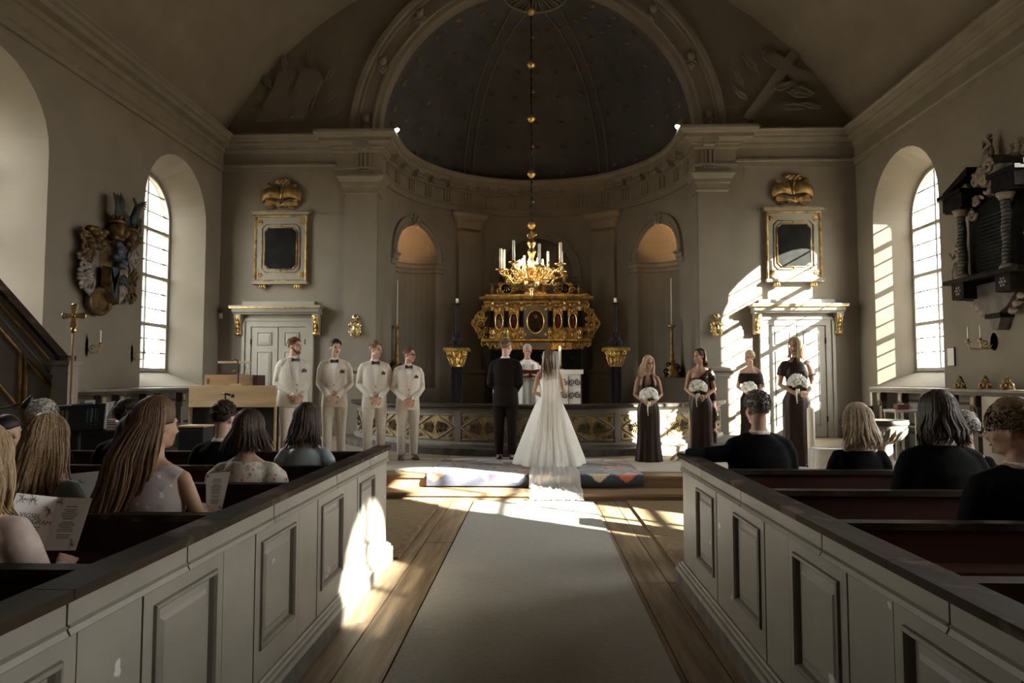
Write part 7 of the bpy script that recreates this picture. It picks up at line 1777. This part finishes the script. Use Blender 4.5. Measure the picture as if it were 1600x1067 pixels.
top_garment(rt, 'blue_grey', 'f', 'read', dz, .018, 1, 1.47); wshoes(rt); hair_cap(rt, H_, 'hair_blond', .02, 124, 102, 44, 35, .004, .006)
locks(rt, H_, 'hair_blond', 170, .36, 15, .016, 52, 308, .35, .015, .18, curl_end=.03)
rt, H_, dz = guest('guest in a pale pink jacket with curly blond hair holding an open programme', -30, 668, LY[3], 'f', 'skin_fair', 'read', hy=0)
top_garment(rt, 'pink_wool', 'f', 'read', dz, .026, 1, 1.48, .012, 'jacket'); wshoes(rt); hair_cap(rt, H_, 'hair_blond', .022, 124, 102, 44, 36, .005, .006)
locks(rt, H_, 'hair_blond', 150, .34, 16, .022, 52, 308, .4, .014, .17, curl_end=.045)
rt, H_, dz = guest('guest with cropped dark hair and ear piece in a navy suit', 200, 626, LY[0], 'm', 'skin_ruddy', hy=-20, hp=4)
suit_guest(rt, 'suit_navy', 'lap', dz); hair_cap(rt, H_, 'hair_dark', .014, 128, 90, 48, 37, .006, .016); tufts(rt, H_, 'hair_dark', 160, .03, 5, 62)
MB().tube([(-.08, .035, .01), (-.082, .03, -.02), (-.08, .015, -.03)], .006, 5, M=H_).obj('hearing_aid', 'black_plastic', rt)
rt, H_, dz = guest('guest in a black suit with thick dark hair in front of the lectern', 349, 629, LY[0], 'm', 'skin_fair', hy=-10)
suit_guest(rt, 'suit_black', 'lap', dz); hair_cap(rt, H_, 'hair_darkbrown', .016, 128, 94, 48, 38, .007, .014); tufts(rt, H_, 'hair_darkbrown', 180, .034, 6, 66)
rt, H_, dz = guest('guest with tousled grey-blond short hair beside the music stand', 66, 627, LY[0], 'm', 'skin_fair', hy=0)
suit_guest(rt, 'suit_black', 'lap', dz); hair_cap(rt, H_, 'hair_white', .016, 118, 92, 48, 39, .008, .012); tufts(rt, H_, 'hair_white', 420, .045, 7, 84, r=.004)
rt, H_, dz = guest('balding dark-haired guest sitting below the black swan-neck lamp', 10, 648, LY[1], 'm', 'skin_fair', hy=0)
suit_guest(rt, 'suit_black', 'lap', dz); hair_cap(rt, H_, 'hair_dark', .008, 96, 76, 40, 40, .003)
# men's side
rt, H_, dz = guest('grey-haired guest in a black suit with his arm along the pew', 1184, 611, RY_[0], 'm', 'skin_ruddy', 'rail', hy=10, hp=2)
suit_guest(rt, 'suit_black', 'rail', dz, .03); hair_cap(rt, H_, 'hair_grey', .008, 130, 92, 46, 41, .003, .0); tufts(rt, H_, 'hair_grey', 420, .022, 12, 84, r=.004)
rt, H_, dz = guest('guest with shoulder-length pale blond hair and dark glasses', 1340, 633, RY_[0], 'f', 'skin_pale', hy=34, hp=4)
top_garment(rt, 'suit_black', 'f', 'lap', dz, .018, 1, 1.47); wshoes(rt); hair_cap(rt, H_, 'hair_paleblond', .022, 124, 102, 44, 42, .004, .006); locks(rt, H_, 'hair_paleblond', 130, .22, 17, .008, 55, 305, .35, .015, .15, curl_end=.02); specs(rt, H_)
rt, H_, dz = guest('guest with long dark wavy hair in a broad black suit', 1466, 613, RY_[1], 'm', 'skin_fair', hy=-6)
suit_guest(rt, 'suit_black', 'lap', dz, .03); hair_cap(rt, H_, 'hair_dark', .02, 124, 104, 46, 43, .006, .004); locks(rt, H_, 'hair_darkbrown', 110, .20, 18, .016, 52, 308, .25, .015, .15, curl_end=.025)
rt, H_, dz = guest('guest with curly white hair beyond the long dark hair', 1507, 646, RY_[0], 'f', 'skin_pale', hy=0)
top_garment(rt, 'suit_black', 'f', 'lap', dz, .018, 1, 1.47); wshoes(rt); hair_cap(rt, H_, 'hair_white', .022, 122, 100, 48, 44, .010, .006); tufts(rt, H_, 'hair_white', 220, .04, 8, 90, r=.009)
rt, H_, dz = guest('blond guest with glasses in a black suit with white collar', 1588, 628, RY_[2], 'm', 'skin_ruddy', hy=42, hp=8)
suit_guest(rt, 'suit_black', 'lap', dz, .01); hair_cap(rt, H_, 'hair_sandy', .022, 130, 98, 46, 45, .004, .012); tufts(rt, H_, 'hair_sandy', 700, .035, 9, 86, r=.004); face(rt, H_, 'm', 'hair_sandy'); specs(rt, H_)
fuse_all()
# ---------------------------------------------------------------- printed programmes
def text_mesh(txt, size, M, par, m_='ink'):
    cu = bpy.data.curves.new('lettering', 'FONT'); cu.body = txt; cu.size = size; cu.extrude = .0003
    o = bpy.data.objects.new('lettering', cu); COL.objects.link(o)
    me = bpy.data.meshes.new_from_object(o.evaluated_get(bpy.context.evaluated_depsgraph_get())); bpy.data.objects.remove(o); me.name = 'lettering'
    me.materials.append(M_[m_]); return link('lettering', me, par, M=M)
def page(rt, A, B, C, D, kind, seed):
    """A top left, B top right, C bottom right, D bottom left in the thing's space"""
    A, B, C, D = map(Vector, (A, B, C, D)); n_ = (B-A).cross(A-D).normalized()*.0009
    pg = MB(); N = 10
    for i in range(N):
        for j in range(N):
            q = [D+(C-D)*x+(A-D)*y+((B-A)-(C-D))*x*y for x, y in ((i/N, j/N), ((i+1)/N, j/N), ((i+1)/N, (j+1)/N), (i/N, (j+1)/N))]
            pg.add([p+n_ for p in q]+[p-n_ for p in q], [(0, 1, 2, 3), (7, 6, 5, 4)])
    pg.obj('page', 'paper', rt)
    at = lambda x, y: D+(C-D)*x+(A-D)*y+((B-A)-(C-D))*x*y+n_*2.2; g = random.Random(seed); W = (C-D).length
    F = frame(at(0, 0), C-D, A-D)
    b = MB()
    if kind == 'lines':
        y = .82
        while y > .16:
            w_ = g.uniform(.14, .27); p0, p1 = at(.5-w_, y), at(.5+w_, y); t = (A-D)*.013; b.add([p0, p1, p1+t, p0+t], [(0, 1, 2, 3)]); y -= .035 if g.random() > .15 else .06
        b.obj('text_line', 'ink', rt)['kind'] = 'stuff'
    if kind == 'title':
        for i in range(3): p0, p1 = at(.5, .40-.05*i), at(.78-.04*i, .40-.05*i); t = (A-D)*.013; b.add([p0, p1, p1+t, p0+t], [(0, 1, 2, 3)])
        b.obj('text_line', 'ink', rt)['kind'] = 'stuff'
    b = MB(); spots = {'lines': ((.1, .93), (.84, .10)), 'title': ((.16, .9), (.88, .74), (.42, .92)), 'flowers': ((.5, .7), (.6, .4), (.3, .5))}[kind]
    for cx, cy in spots:
        for k in range(9):
            a = g.random()*6.28; L = g.uniform(.3, 1)*W*.16; p0 = at(cx, cy); d = (C-D).normalized()*math.cos(a)+(A-D).normalized()*math.sin(a); s_ = d.cross(n_.normalized())*.0012
            p1 = p0+d*L; b.add([p0-s_, p1-s_*.3, p1+s_*.3, p0+s_], [(0, 1, 2, 3)])
            for q in range(3): c = p0+d*L*(.4+.25*q); e = (d+s_.normalized()*(1 if q % 2 else -1)).normalized(); b.add([c, c+e*L*.18+s_*2, c+e*L*.3, c+e*L*.18-s_*2], [(0, 1, 2, 3)])
    b.obj('flower_print', 'ink', rt)['kind'] = 'stuff'
    return at
def prog(label, corners, Ys, kinds):
    """corners: photo pixels of the sheet edges; Ys: their real distances"""
    P = [(atY(*c, y), atY(*d, y-.05)) for (c, d), y in zip(corners, Ys)]; o = sum((a+b for a, b in P), Vector())/(2*len(P)); rt = thing('wedding_programme', label, 'programme', o)
    for i in range(len(P)-1):
        at = page(rt, P[i][0]-o, P[i+1][0]-o, P[i+1][1]-o, P[i][1]-o, kinds[i], i+3)
        if kinds[i] == 'title':
            for txt, y in (('VIGSEL', .56), ('PROGRAM', .46)):
                q = at(.22, y); text_mesh(txt, .026, frame(q, at(.8, y)-q, at(.22, y+.1)-q), rt)
prog('open printed wedding programme held by the guest in pale pink', [((26, 770), (-2, 850)), ((91, 777), (67, 860)), ((144, 778), (118, 860))], [2.74, 2.86, 2.78], ['title', 'lines'])
prog('flower-printed programme in front of the honey blond guest', [((104, 741), (95, 790)), ((154, 736), (141, 790))], [3.72, 3.72], ['flowers'])
prog('printed programme held beside the long brown hair', [((322, 740), (322, 798)), ((360, 737), (346, 798))], [3.70, 3.70], ['lines'])
for o in list(bpy.data.objects):
    if o.get('_k'): del o['_k']
